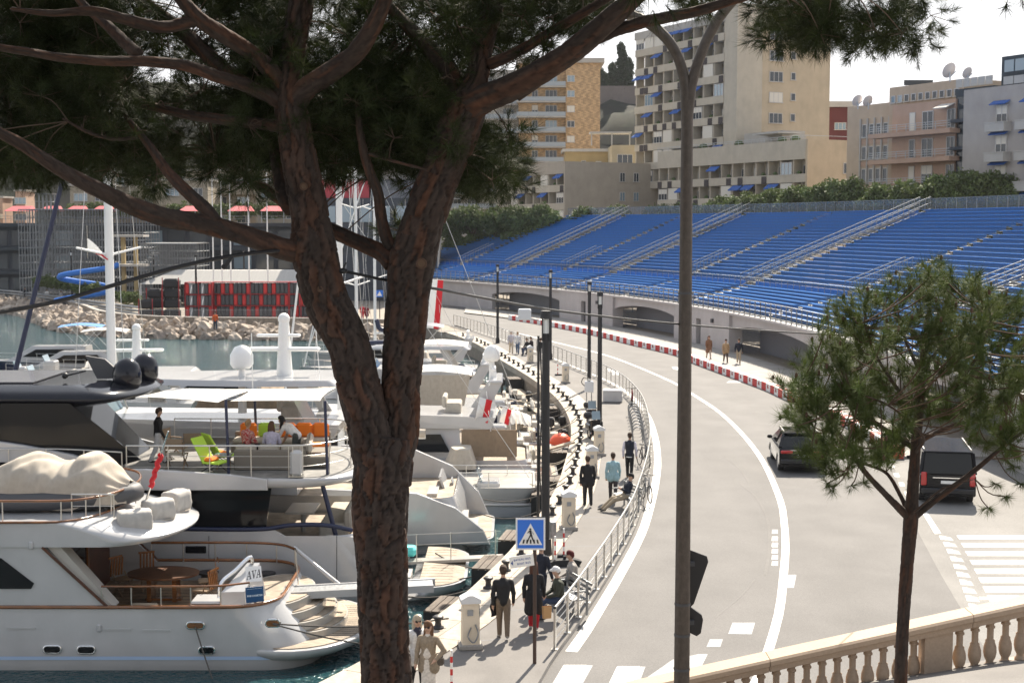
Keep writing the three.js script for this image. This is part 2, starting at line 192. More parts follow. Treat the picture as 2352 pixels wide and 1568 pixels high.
// painted markings
const sheet = (name, pts, y, m, par) => { const s = new THREE.Shape(pts.map(p => new THREE.Vector2(p.x, -p.z))); return mesh(name, new THREE.ShapeGeometry(s).rotateX(-Math.PI / 2).translate(0, y, 0), m, par); };
const quadPx = (name, px, y, m, par) => sheet(name, px.map(p => gr(p[0], p[1])), y, m, par);
function lineAlong(name, c, w, d0, d1, y, label, off = 0) { const m = mesh(name, grid(70, 1, (u, v) => { const p = offC(c, off + (v - 0.5) * w, uOn(c, lerp(d0, d1, u))); return V(p.x, y, p.z); }), ML.line); return tag(m, label, 'road marking', null, 'structure'); }
lineAlong('kerbside_line', railC, 0.30, 33.6, 146, 0.005, 'broad white line along the promenade railing', 0.34);
lineAlong('centre_line', centreC, 0.24, 30.5, 140, 0.005, 'continuous white line down the middle of the road');
{
  const mk = new THREE.Group(); mk.name = 'road_markings'; scene.add(mk); tag(mk, 'white zebra stripes, dashes and arrows painted on the road', 'road markings', null, 'structure');
  const zebra = (px, m = ML.line, y = 0.005) => quadPx('stripe', px, y, m, mk);
  zebra([[1295, 1527], [1348, 1527], [1322, 1575], [1266, 1575]]); zebra([[1418, 1530], [1470, 1530], [1452, 1575], [1396, 1575]]); zebra([[1548, 1535], [1604, 1535], [1588, 1575], [1528, 1575]]);
  zebra([[1348, 1527.5], [1362, 1528], [1336, 1575], [1323, 1575]], ML.lineWorn); zebra([[1471, 1530.5], [1483, 1531], [1466, 1575], [1453, 1575]], ML.lineWorn);
  zebra([[1480, 1560], [1545, 1515], [1605, 1502], [1626, 1502], [1610, 1534], [1548, 1534.5], [1530, 1572], [1460, 1572]], ML.lineWorn, 0.003);
  zebra([[1683, 1430], [1735, 1430], [1727, 1457], [1673, 1456]], ML.lineWorn); zebra([[1631, 1468], [1661, 1468], [1655, 1486], [1623, 1486]], ML.lineWorn); zebra([[1811, 1320], [1830, 1320], [1824, 1350], [1809, 1350]], ML.lineWorn);
  for (let i = 0; i < 6; i++) { const y = 1216 + i * 14.2 + (i ? 2 : 0); zebra([[1774, y], [1787.5, y], [1787, y + 10], [1773, y + 10]], i ? ML.line : ML.lineWorn); }
  // edge dashes and pedestrian stripes on the side street
  zebra([[2119, 1177], [2131, 1177], [2163, 1225], [2148, 1226]]);
  for (let i = 0; i < 11; i++) { const t = i / 10, x = lerp(2158, 2232, Math.pow(t, 0.92)), y = lerp(1230, 1405, Math.pow(t, 1.08)), h = lerp(10, 14, t); zebra([[x, y], [x + 14, y + 1], [x + 20, y + h], [x + 4, y + h - 1]]); zebra([[x + 15, y + 2], [x + 27, y + 4], [x + 34, y + h + 2], [x + 21, y + h + 1]], ML.lineWorn); }
  for (let i = 0; i < 8; i++) { const t = i / 7, y = lerp(1229.5, 1368, Math.pow(t, 1.06)), x = lerp(2198, 2268, t), h = lerp(9, 13.5, t); zebra([[x, y], [2420, y], [2420, y + h], [x + 7, y + h]]); }
  zebra([[2249, 1371], [2268, 1371], [2271, 1377], [2252, 1377]]);
  for (const [d, k] of [[69, 0], [150, 1]]) for (const y of [0]) if (!k) for (let i = 0; i < 6; i++) { const p = [2029 + i * 12, 1045 + i * 21]; zebra([[p[0], p[1]], [p[0] + 11, p[1]], [p[0] + 15, p[1] + 8], [p[0] + 3, p[1] + 8]]); }
  for (const [pts, w] of [[[[1700, 1110], [1735, 1140], [1762, 1190], [1768, 1260], [1758, 1320]], 0.09], [[[1668, 1052], [1698, 1075], [1722, 1110]], 0.07], [[[1640, 1420], [1700, 1370], [1735, 1330]], 0.06]]) { const c = curveOf(pts.map(a => gr(...a))); mesh('tyre_scuff', grid(30, 1, (u, v) => { const q = offC(c, (v - 0.5) * w, u); return V(q.x, 0.0035, q.z); }), ML.scuff, mk); }
  // lane arrows
  zebra([[1395, 847], [1401, 847], [1412, 853], [1418, 851], [1423, 861], [1405, 860], [1410, 857], [1398, 852]]); zebra([[1543, 843], [1552, 842], [1566, 846], [1562, 850], [1548, 848]]); zebra([[1668, 879], [1676, 874], [1704, 874], [1702, 879]], ML.lineWorn);
}
{ // side street surface, sidewalk before the wall, red and white kerb blocks
  const side = sheet('side_street', [P2(14.3, 51), P2(16.5, 61), P2(21, 62), P2(22.4, 49), P2(30, 36), P2(26, 20), P2(9, 20), P2(11.5, 34), P2(12.6, 41)], 0.0022, ML.asphaltPale); tag(side, 'pale concrete side street beside the bend', 'road', null, 'structure');
  const sw = mesh('sidewalk', grid(70, 1, (u, v) => { const dd = lerp(62, 180, u), a = offC(kerbC, 0.35, clamp(uOn(kerbC, dd), 0, 1)), b = wallC.getPointAt(uOn(wallC, dd)); return V(lerp(a.x, b.x, v), PROM, lerp(a.z, b.z, v)); }), ML.concrete); tag(sw, 'pale concrete pavement in front of the arched wall', 'pavement', null, 'structure');
  { const a = offC(kerbC, 0.35, 0), b = wallC.getPointAt(uOn(wallC, 62)); tag(mesh('kerb', box(b.x - a.x, PROM - 0.004, 0.3, (a.x + b.x) / 2, PROM / 2, -62.14), ML.concrete), 'stone kerb closing the pavement end beside the side street', 'kerb', null, 'structure'); }
  const kb = new THREE.Group(); kb.name = 'racing_kerb'; scene.add(kb); tag(kb, 'red and white striped kerb blocks along the bend', 'kerb', null, 'structure');
  const L = kerbC.getLength(), N = Math.floor(L / 1.0), red = ML.red, wh = ML.white;
  for (let i = 0; i < N - 12; i++) { const u0 = i / N, u1 = (i + 0.985) / N, pr = (o0, o1, y0, y1) => { const a = offC(kerbC, o0, u0), b = offC(kerbC, o0, u1), c = offC(kerbC, o1, u1), d = offC(kerbC, o1, u0); return loft([[a, b, c, d].map(p => V(p.x, y0, p.z)), [a, b, c, d].map(p => V(p.x, y1, p.z))], true, true, true); };
    const m = mesh('kerb_block', pr(-0.05, 0.4, 0.003, 0.5), i % 2 ? wh : red, kb); if (i % 2 && i < 60) { const a = offC(kerbC, -0.062, lerp(u0, u1, 0.35)), b = offC(kerbC, -0.062, lerp(u0, u1, 0.68)); mesh('arrow', prism([[0, 0], [0.34, 0], [0.34, 0.12], [0.16, 0.3], [0.1, 0.16]], 0.008).rotateY(-Math.atan2(-(b.z - a.z), b.x - a.x) * -1).translate(a.x, 0.2, a.z), ML.redDark, m); } }
}
// ---------------------------------------------------------------- arched wall and grandstand
const wN = (u, r, y) => { const p = offC(wallC, r, u); p.y = y; return p; };
function sweep(u0, u1, r0, r1, y0, y1, n = 4) {       // a bar with a rectangular section that follows the bend
  const rings = []; for (let i = 0; i <= n; i++) { const u = lerp(u0, u1, i / n); rings.push([wN(u, r0, y0), wN(u, r1, y0), wN(u, r1, y1), wN(u, r0, y1)]); }
  const p = [], ix = []; rings.forEach(r => r.forEach(q => p.push(q.x, q.y, q.z)));
  for (let j = 0; j < n; j++) for (let i = 0; i < 4; i++) { const a = j * 4 + i, b = j * 4 + (i + 1) % 4; ix.push(a, b + 4, b, a, a + 4, b + 4); }
  ix.push(0, 1, 2, 0, 2, 3); const k = n * 4; ix.push(k, k + 2, k + 1, k, k + 3, k + 2);
  let g = new THREE.BufferGeometry(); g.setAttribute('position', new THREE.Float32BufferAttribute(p, 3)); g.setIndex(ix); g = g.toNonIndexed(); g.computeVertexNormals(); return g;
}
const netM = mat(0.22, 0.24, 0.26, { roughness: 0.8, transparent: true, opacity: 0.25, side: THREE.DoubleSide });
const WL = wallC.getLength(), WTOP = 3.1;
const pxOf = p => CX + F * p.x / (-p.z);
const uForPx = (px, r) => { let lo = 0, hi = 1; for (let i = 0; i < 40; i++) { const m = (lo + hi) / 2; if (pxOf(wN(m, r, 0)) > px) lo = m; else hi = m; } return lo; };
{
  const w = thing('arched_wall', 'long white wall with dark arched openings below the grandstand', 'wall');
  const uP = [1004, 1130, 1290, 1413, 1555, 1683].map(px => uForPx(px, 0));
  const pieces = []; // [u0, u1, arch?]
  const edges = [1, uP[0], uP[1], uP[2], uP[3], uP[4], uP[5], uForPx(1880, 0), uForPx(2080, 0), uForPx(2330, 0), 0.005];
  for (let i = 0; i < edges.length - 1; i++) {
    const a = edges[i + 1], b = edges[i], arch = 0;
    const top = mesh('coping', sweep(a, b, -0.32, 0.5, WTOP, WTOP + 0.16, 8), ML.whiteWall, w);
    if (i < 2) mesh('wall', sweep(a, b, 0, 0.45, 0, WTOP, 8), ML.whiteWall, w);
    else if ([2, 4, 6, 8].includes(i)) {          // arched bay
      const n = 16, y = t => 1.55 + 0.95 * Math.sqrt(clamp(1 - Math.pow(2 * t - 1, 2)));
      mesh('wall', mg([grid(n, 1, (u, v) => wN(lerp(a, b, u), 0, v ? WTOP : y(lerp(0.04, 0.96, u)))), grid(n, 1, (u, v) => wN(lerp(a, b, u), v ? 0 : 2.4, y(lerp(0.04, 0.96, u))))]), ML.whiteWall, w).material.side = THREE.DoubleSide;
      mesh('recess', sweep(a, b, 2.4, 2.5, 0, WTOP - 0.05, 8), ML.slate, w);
    } else {                                          // pier with a door
      const m = lerp(a, b, 0.55), h = 0.6 / WL, dt = 2.3;
      mesh('pier', mg([sweep(a, m - h, -0.25, 0.9, 0, WTOP, 3), sweep(m + h, b, -0.25, 0.9, 0, WTOP, 3), sweep(m - h, m + h, -0.25, 0.9, dt, WTOP, 1)]), ML.whiteWall, w);
      mesh('door', sweep(m - h, m + h, 0.1, 0.2, 0, dt, 1), ML.darkGrey, w);
      const q = wN(lerp(a, b, 0.28), -0.33, 2.35); mesh('lamp', box(0.28, 0.34, 0.2, q.x, q.y, q.z, 0.6), ML.darkGrey, w);
    }
  }
}
{
  const st = thing('grandstand', 'huge curved grandstand with rows of blue bench seats', 'grandstand');
  const seatB = ML.seat, pl = ML.plank, u0 = 0.30;
  const major = [1180, 1410, 1728, 2190].map(px => uForPx(px, 7.2)), aisles = [];
  const ends = [uForPx(925, 7), ...major, uForPx(2700, 7)];
  for (let i = 0; i < ends.length - 1; i++) { aisles.push(ends[i]); aisles.push(lerp(ends[i], ends[i + 1], 0.52)); } aisles.push(ends[ends.length - 1]);
  const rowU = { r: 7.6, dr: 0.80, y: 5.1, dy: 0.312, n: 21 }, rowL = { r: 0.5, dr: 0.78, y: 3.25, dy: 0.18, n: 8 };
  const seatRow = (a, b, r, y, n, name, upper) => {
    const sr = mesh(name, sweep(a, b, r + 0.36, r + 0.40, y + 0.1, y + 0.395, n), seatB, st); mesh('seat_plank', sweep(a, b, r + 0.04, r + 0.38, y + 0.40, y + 0.435, n), ML.seatTop, sr);
    mesh('footboard', sweep(a, b, r - 0.36, r + 0.02, y - 0.02, y + 0.02, n), pl, st);
  };
  for (let i = 0; i < aisles.length - 1; i++) {
    const b = aisles[i], a = aisles[i + 1], big = i % 2 === 0, g0 = 0.75 / WL, g1 = 0.5 / WL, A = a + (big ? g1 : g0 * 1.3), B = b - (big ? g0 * 1.3 : g1);
    const nU = i === 0 ? 19 : 21;
    for (let k = 0; k < nU; k++) seatRow(A, B, rowU.r + k * rowU.dr, rowU.y + k * rowU.dy, 4, 'seat_row', true);
    for (let k = 0; k < rowL.n; k++) seatRow(A, B, rowL.r + k * rowL.dr, rowL.y + k * rowL.dy, 4, 'seat_row', false);
    mesh('front_panel', sweep(A, B, rowU.r - 0.5, rowU.r - 0.44, 4.75, 5.25, 4), ML.blue, st);
    mesh('walkway', sweep(a, b, rowU.r - 0.9, rowU.r - 0.5, 4.62, 4.66, 4), pl, st);
    // steps of the aisle
    const s = []; for (let k = 0; k < nU * 2; k++) s.push(sweep(a - g1, a + g1 * 0.9, rowU.r + k * rowU.dr / 2 - 0.4, rowU.r + k * rowU.dr / 2 - 0.06, rowU.y + k * rowU.dy / 2, rowU.y + k * rowU.dy / 2 + 0.04, 1));
    const s2 = []; for (let k = 0; k < rowL.n; k++) s2.push(sweep(a - g1, a + g1, rowL.r + k * rowL.dr - 0.3, rowL.r + k * rowL.dr + 0.3, rowL.y + k * rowL.dy - 0.02, rowL.y + k * rowL.dy + 0.03, 1));
    mesh('stair', s, pl, st); mesh('stair', s2, pl, st);
    // back fence
    const rb = rowU.r + nU * rowU.dr + 0.2, yb = rowU.y + nU * rowU.dy, f = []; const np = Math.round((b - a) * WL * 1.25 / 2);
    for (let k = 0; k <= np; k++) { const u = lerp(a, b, k / np); f.push(bar(wN(u, rb, yb - 0.4), wN(u, rb, yb + 1.15), 0.035, 5)); } f.push(sweep(a, b, rb - 0.03, rb + 0.03, yb + 1.12, yb + 1.17, 6), sweep(a, b, rb - 0.03, rb + 0.03, yb + 0.1, yb + 0.14, 6));
    mesh('back_fence', f, ML.galv, st);
    mesh('mesh_panel', sweep(a, b, rb + 0.04, rb + 0.05, yb + 0.14, yb + 1.12, 6), netM, st);
    mesh('back_plate', sweep(A, B, rb - 0.08, rb - 0.04, yb - 1.2, yb + 0.08, 6), ML.blue, st);
    // front railing, posts every 1.3 m
    const fr = [], nf = Math.max(2, Math.round((b - a) * WL / 1.3)); for (let k = 0; k <= nf; k++) { const u = lerp(a, b, k / nf); fr.push(bar(wN(u, 0.05, WTOP + 0.1), wN(u, 0.05, WTOP + 1.35), 0.045, 5)); }
    for (const y of [0.3, 0.65, 1.0, 1.33]) fr.push(sweep(a, b, 0.02, 0.08, WTOP + y, WTOP + y + 0.05, 6)); mesh('front_railing', fr, ML.galv, st);
    const mr = []; for (let k = 0; k <= nf; k++) { const u = lerp(a, b, k / nf); mr.push(bar(wN(u, rowU.r - 0.95, 4.6), wN(u, rowU.r - 0.95, 5.6), 0.025, 5)); } mr.push(sweep(a, b, rowU.r - 0.98, rowU.r - 0.92, 5.56, 5.62, 6)); mesh('walkway_railing', mr, ML.galv, st);
    // under-structure: raking beams and legs
    const fm = []; for (let k = 0; k < 3; k++) { const u = lerp(a, b, (k + 0.5) / 3); fm.push(beam(wN(u, rowU.r, rowU.y - 0.25), wN(u, rb, yb - 0.3), 0.12, 0.2), beam(wN(u, 0.5, 3.1), wN(u, rowU.r - 0.7, 4.45), 0.1, 0.16)); for (const r of [7, 13, 19, 24]) fm.push(bar(wN(u, r, 0), wN(u, r, 4.3 + Math.max(0, r - 7) * 0.38), 0.06, 5)); for (const r of [1, 4]) fm.push(bar(wN(u, r, WTOP - 0.2), wN(u, r, 3.1 + r * 0.2), 0.05, 5)); }
    mesh('support_frame', fm, ML.galv, st);
    if (big || i === aisles.length - 2) continue;
    // railed stairway at the end of every second block
    for (const e of [-1, 1]) { const u = a + e * g0 * 1.1, rl = [], y = r => rowU.y + (r - rowU.r) / rowU.dr * rowU.dy; for (let r = rowU.r - 1.2; r < rb; r += 0.55) rl.push(bar(wN(u, r, y(r) - 0.1), wN(u, r, y(r) + 1.25), 0.02, 4)); for (const h of [0.15, 0.7, 1.25]) rl.push(beam(wN(u, rowU.r - 1.2, y(rowU.r - 1.2) + h), wN(u, rb, y(rb) + h), 0.06, 0.06)); mesh('stair_railing', rl, ML.galv, st); }
  }
  for (let i = 1; i < aisles.length - 1; i += 2) for (const e of [-1, 1]) { const u = aisles[i] + e * 0.7 / WL, rl = [], y = r => rowU.y + (r - rowU.r) / rowU.dr * rowU.dy; for (let r = rowU.r - 0.6; r < rowU.r + 4.4; r += 0.4) rl.push(bar(wN(u, r, y(r) - 0.1), wN(u, r, y(r) + 1.1), 0.02, 4)); for (const h of [0.15, 1.1]) rl.push(beam(wN(u, rowU.r - 0.6, y(rowU.r - 0.6) + h), wN(u, rowU.r + 4.3, y(rowU.r + 4.3) + h), 0.05, 0.05)); mesh('stair_railing', rl, ML.galv, st); }
  // sloping side fence at the far end
  const ue = aisles[0] + 0.4 / WL, rl = []; for (let r = 6; r < 21.5; r += 1.2) rl.push(bar(wN(ue, r, 4.6 + Math.max(0, r - 7.6) * 0.39), wN(ue, r, 6.0 + Math.max(0, r - 7.6) * 0.39), 0.03, 5)); for (const h of [0.2, 1.4]) rl.push(beam(wN(ue, 7.6, 4.6 + h), wN(ue, 21.4, 4.6 + h + 13.8 * 0.39), 0.06, 0.06)); mesh('side_railing', rl, ML.galv, st);
}
// ---------------------------------------------------------------- buildings behind the grandstand
const wallM = (r, g, b) => mat(r, g, b, { roughness: 0.9, map: T.plaster });
const BM = {
  cream: wallM(0.84, 0.75, 0.60), creamSide: wallM(0.84, 0.69, 0.49), grey: wallM(0.70, 0.61, 0.49), pink: wallM(0.74, 0.50, 0.37), peach: wallM(0.80, 0.62, 0.45), stoneG: wallM(0.66, 0.61, 0.57), maroon: wallM(0.22, 0.06, 0.06), yellow: wallM(0.66, 0.50, 0.25), white: wallM(0.76, 0.74, 0.70), slab: wallM(0.70, 0.66, 0.60), terra: wallM(0.52, 0.44, 0.34), terra2: wallM(0.58, 0.50, 0.38), blueGrey: wallM(0.10, 0.115, 0.14), metalDark: wallM(0.09, 0.11, 0.13),
  awn: mat(0.03, 0.10, 0.34, { roughness: 0.8 }), grille: mat(0.055, 0.045, 0.045, { roughness: 0.8 }), frame: mat(0.50, 0.48, 0.45, { roughness: 0.6 }), shut: mat(0.66, 0.62, 0.54, { roughness: 0.8 }), railM: mat(0.45, 0.47, 0.48, { roughness: 0.5, metalness: 0.4 }), railGlass: mat(0.30, 0.34, 0.37, { roughness: 0.15 }), dish: mat(0.62, 0.58, 0.56, { roughness: 0.7 }), curtain: mat(0.55, 0.53, 0.50, { roughness: 0.95 }),
};
BM.brick = mat(0.74, 0.52, 0.31, { roughness: 0.92, map: tex(512, (u, v) => { const R = Math.floor(v * 40), q = u * 14 + (R % 2) * 0.5, i = Math.floor(q) % 14, j = (q % 1 < 0.04 || (v * 40) % 1 < 0.08) ? 0.06 : 0; const k = 0.8 + 0.16 * (Math.sin(R * 91.7 + i * 47.3) * 43758.5 % 1) * 0.6 + 0.08 * fbm(u, v, 6, 3, 77) - j; return [k, k * 0.99, k * 0.97]; }, true, 9) });
const TH = -63 * Math.PI / 180;
// window in a face: local frame x right, y up, z out; put() turns it onto the face
function win(par, put, x, y, w, h, style = 0) {
  const t = 0.09, f = [box(w + 0.16, 0.1, 0.22, 0, -h / 2 - 0.05, 0.06), box(w, t, 0.1, 0, h / 2 - t / 2, 0.02), box(t, h - t, 0.1, -w / 2 + t / 2, -t / 2, 0.02), box(t, h - t, 0.1, w / 2 - t / 2, -t / 2, 0.02)];
  if (w > 0.9) for (let i = 1, n = Math.max(2, Math.round(w / 0.75)); i < n; i++) f.push(box(t, h - t, 0.09, -w / 2 + w * i / n, -t / 2, 0.02));
  const m = mesh('window', put(mg(f), x, y), BM.frame, par);
  if (style === 1) mesh('shutter', put(box(w - 2 * t, h - t, 0.05, 0, -t / 2, 0.03), x, y), BM.shut, m);
  else { mesh('pane', put(box(w - 2 * t, h - t, 0.03, 0, -t / 2, 0.005), x, y), style === 2 ? ML.glassBlue : ML.glass, m); if (style === 3) mesh('blind', put(box(w - 2 * t, h * 0.45, 0.03, 0, h * 0.25, 0.03), x, y), BM.shut, m); }
  return m;
}
const faceL = z => (g, x, y) => g.translate(x, y, z), faceR = xx => (g, x, y) => g.rotateY(Math.PI / 2).translate(xx, y, x);      // x on the right face is local z
// loggia facade on local z = 0, x from -L to 0: back wall, slabs, fins, parapets and what stands in each cell
function loggias(par, L, nb, y0, y1, fh, base, M, seed, kinds) {
  const R = rng(seed), bw = L / nb, nf = Math.round((y1 - y0) / fh), dep = 1.5;
  for (let f = 0; f < nf; f++) {
    const y = y0 + f * fh;
    mesh('parapet', box(L, 1.12, 0.16, -L / 2, y + 0.42, -0.08), M, par);
    mesh('floor_slab', box(L - 0.02, 0.2, dep, -L / 2, y - 0.06, -dep / 2 - 0.165), BM.slab, par);
    for (let b = 0; b < nb; b++) {
      const x = -L + (b + 0.5) * bw, k = kinds ? kinds(f, b, R()) : R();
      if (k < 0.16) { mesh('shutter', box(bw - 0.32, fh - 1.2, 0.1, x, y + 0.98 + (fh - 1.2) / 2, -0.12), BM.shut, par); }
      else if (k < 0.30) win(par, faceL(-0.12), x, y + 0.98 + (fh - 1.25) / 2, bw - 0.36, fh - 1.3, R() < 0.4 ? 3 : 2);
      else {
        const dw = 1.5; win(par, faceL(-dep + 0.02), x + (R() - 0.5) * 0.5, y + 1.15, dw, 2.1, R() < 0.3 ? 1 : 0);
        if (R() < 0.6) mesh('grille', box(bw * 0.40, 1.0, 0.06, x + (R() < 0.5 ? -0.27 : 0.27) * bw, y + 0.34, 0.035), BM.grille, par);
        if (R() < 0.24) mesh('awning', prism([[0, 0], [0.9, -0.62], [0.9, -0.78], [0, -0.05]], bw - 0.4).rotateY(-Math.PI / 2).translate(x + bw / 2 - 0.2, y + fh - 0.2, -0.15), BM.awn, par);
        if (R() < 0.25) mesh('plant', sph(0.4, x + (R() - 0.5), y + 1.1, -0.4, 1, 0.9, 0.8, 7), ML.leafBall, par);
      }
    }
  }
  for (let b = 0; b <= nb; b++) mesh('fin', box(0.24, y1 - y0 + 0.4, dep - 0.03, -L + b * bw + (b === 0 ? 0.12 : b === nb ? -0.12 : 0), (y0 + y1) / 2, -dep / 2 - 0.17), M, par);
}
ML.leafBall = mat(0.06, 0.09, 0.03, { roughness: 1 });
function at2(px, d) { return V((px - CX) / F * d, 0, -d); }
function yAt(py, d) { return HC + (HORIZON - py) / F * d; }
{ // cream tower
  const t = thing('apartment_tower', 'tall cream apartment tower with rows of recessed balconies and blue awnings', 'building', at2(1657, 215), TH);
  const H = 41, L = 25, W = 17.8;
  mesh('core', box(L - 0.3, H, W - 3.2, -L / 2 - 0.1, H / 2, -W / 2 - 1.5 + 0.0), BM.cream, t);
  loggias(t, L, 9, 16.5, 41.14, 3.08, 0, BM.cream, 3);
  mesh('roof_edge', box(L + 0.5, 1.2, W, -L / 2, H + 0.3, -W / 2), BM.slab, t);
  mesh('stair_tower', box(3.2, H + 2, 4.6, 1.62, H / 2 + 1, -2.4), BM.cream, t);
  mesh('side_wall', box(3.0, H + 2, W - 4.9, 1.5, H / 2 + 1, -4.75 - (W - 4.9) / 2), BM.creamSide, t);
  for (let f = 0; f < 8; f++) { const y = 17.2 + f * 3.08; win(t, faceR(3.03), -7.4, y, 2.5, 1.5, [0, 0, 1, 0, 1, 0, 0, 0, 2, 0][f]); win(t, faceR(3.03), -10.6, y + 0.2, 0.9, 1.1); }
}
{ // lower block before the tower
  const t = thing('apartment_block', 'low cream apartment block with flat roof below the tower', 'building', at2(1846, 190), TH), L = 36, W = 13.5, top = yAt(325, 190), y0 = top - 8.2;
  mesh('core', box(L - 0.3, top - 1, W - 1.7, -L / 2 - 0.1, (top - 1) / 2, -W / 2 - 0.8), BM.cream, t);
  loggias(t, L, 13, y0 - 2.9, y0 + 5.8, 2.9, 0, BM.cream, 21);
  mesh('cornice', box(L, top - y0 - 5.6, 1.66, -L / 2, (y0 + 5.6 + top) / 2 + 0.2, -0.8), BM.cream, t);
  mesh('side_wall', box(0.4, top + 0.2, W, 0.2, top / 2 + 0.1, -W / 2), BM.creamSide, t);
  mesh('roof_railing', [beam(V(-L, top + 0.75, 0), V(0, top + 0.75, 0), 0.06, 0.06), beam(V(-L, top + 0.5, 0), V(0, top + 0.5, 0), 0.05, 0.05), ...Array.from({ length: 25 }, (_, i) => bar(V(-L + i * L / 24, top + 0.1, 0), V(-L + i * L / 24, top + 0.75, 0), 0.03, 4)), beam(V(0.1, top + 0.7, 0), V(0.1, top + 0.7, -W), 0.06, 0.06)], BM.railM, t);
  win(t, faceR(0.42), -6.6, top - 3.5, 1.1, 1.4); win(t, faceR(0.42), -9.8, top - 3.5, 1.7, 1.7);
  for (const x of [-6, -9, -19, -28]) { mesh('roof_plant', sph(0.7, x, top + 0.6, -3, 1, 0.8, 1, 8), ML.leafBall, t); }
  mesh('roof_house', box(9, 2.2, 4, -16, top + 1.1, -7), BM.slab, t); mesh('pergola', box(6, 0.16, 4, -12, top + 1.7, -4.4), BM.white, t);
}
{ // low block left of it
  const t = thing('apartment_block', 'squat cream and grey block with four small side windows above the hedge', 'building', at2(1294, 226), TH), L = 24, W = 22, top = yAt(372, 226), y0 = top - 7.5;
  mesh('core', box(L - 0.3, top - 1, W - 1.7, -L / 2 - 0.1, (top - 1) / 2, -W / 2 - 0.8), BM.cream, t);
  loggias(t, L, 9, y0 - 2.9, y0 + 5.8, 2.9, 0, BM.cream, 33);
  mesh('cornice', box(L, top - y0 - 5.6, 1.66, -L / 2, (y0 + 5.6 + top) / 2, -0.8), BM.grey, t); mesh('side_wall', box(0.4, top, W, 0.2, top / 2, -W / 2), BM.grey, t);
  for (const y of [top - 2.3, top - 5.4]) for (const x of [-10.6, -13.2]) win(t, faceR(0.42), x, y, 1.0, 1.4, y < top - 4 ? 2 : 0);
}
{ // cream and yellow houses between
  const t = thing('yellow_house', 'small yellow house with a flat white roof terrace and pergola', 'building', at2(1295, 250), 0), h = yAt(350, 250);
  mesh('wall', box(9.6, h, 8, 4.8 + 0.2, h / 2, -4), BM.yellow, t); mesh('roof_slab', box(10.4, 0.5, 8.6, 4.9, h + 0.25, -4), BM.white, t);
  win(t, faceL(0.03), 3.4, h - 2.2, 0.8, 1.3); win(t, faceL(0.03), 6, h - 2.4, 1.0, 1.5, 1);
  const u = thing('cream_house', 'cream block with two dark strip windows beside the tower', 'building', at2(1404, 240), 0), k = yAt(335, 240);
  mesh('wall', box(4.2, k, 10, 2.1, k / 2, -5), wallM(0.74, 0.64, 0.44), u); for (const y of [366, 410, 452]) win(u, faceL(0.03), 2.2, yAt(y, 240), 2.6, 1.5);
  mesh('pergola', [box(7, 0.25, 3.4, -0.2, k + 2.1, -1.7), ...[-3.4, 0, 3].map(x => box(0.2, 2.1, 0.2, x, k + 1, -0.4))], BM.white, u);
}
{ // brick tower
  const d = 280, t = thing('brick_tower', 'orange brick apartment tower with long white balconies on one side', 'building', at2(1191, d), 0), top = yAt(150, d), W = 15.9;
  mesh('wall', box(W - 9.2, top, 12, 9.2 + (W - 9.2) / 2, top / 2, -6), BM.brick, t); mesh('balcony_wall', box(9.2, top, 11, 4.6, top / 2, -6.6), BM.brick, t); mesh('wing', box(19, top - 1, 11, -9.5, (top - 1) / 2, -9), BM.slab, t);
  mesh('cornice', box(W + 1.2, 0.9, 13.4, W / 2 + 0.2, top + 0.45, -6.1), BM.slab, t);
  for (let f = 0; f < 9; f++) {
    const y = top - 4.2 - f * 2.92; win(t, faceL(0.03), 10.2, y + 1.2, 1.5, 1.2, [2, 2, 1, 0, 1, 1, 0, 1, 0][f]);
    const b = mesh('balcony', box(9.6, 0.26, 1.7, 4.4, y - 0.4, -0.2), BM.slab, t); mesh('balustrade', [box(9.5, 0.75, 0.05, 4.4, y + 0.15, 0.62), box(9.6, 0.07, 0.09, 4.4, y + 0.56, 0.62)], BM.railGlass, b);
    win(t, faceL(-1.05), 6.4, y + 0.95, 2.3, 2.1, f % 3 ? 0 : 2); win(t, faceL(-1.05), 3.2, y + 0.95, 1.2, 2.1, f % 2 ? 0 : 3);
    const c = mesh('balcony', box(18, 0.26, 1.8, -9.2, y - 0.7, -2.8), BM.slab, t); mesh('balustrade', [box(17.8, 0.8, 0.05, -9.2, y - 0.1, -1.95), box(18, 0.07, 0.09, -9.2, y + 0.33, -1.95)], BM.railGlass, c);
    for (let i = 0; i < 5; i++) { win(t, faceL(-3.45), -2 - i * 3.5, y + 0.6, 2.2, 2.0, (f + i) % 3 ? 0 : 1); if ((f * 7 + i * 3) % 5 === 0) mesh('awning', prism([[0, 0], [1.5, -0.5], [1.5, -0.6], [0, -0.06]], 3).rotateY(-Math.PI / 2).translate(-0.5 - i * 3.5, y + 1.8, -3.3), BM.white, t); }
  }
}
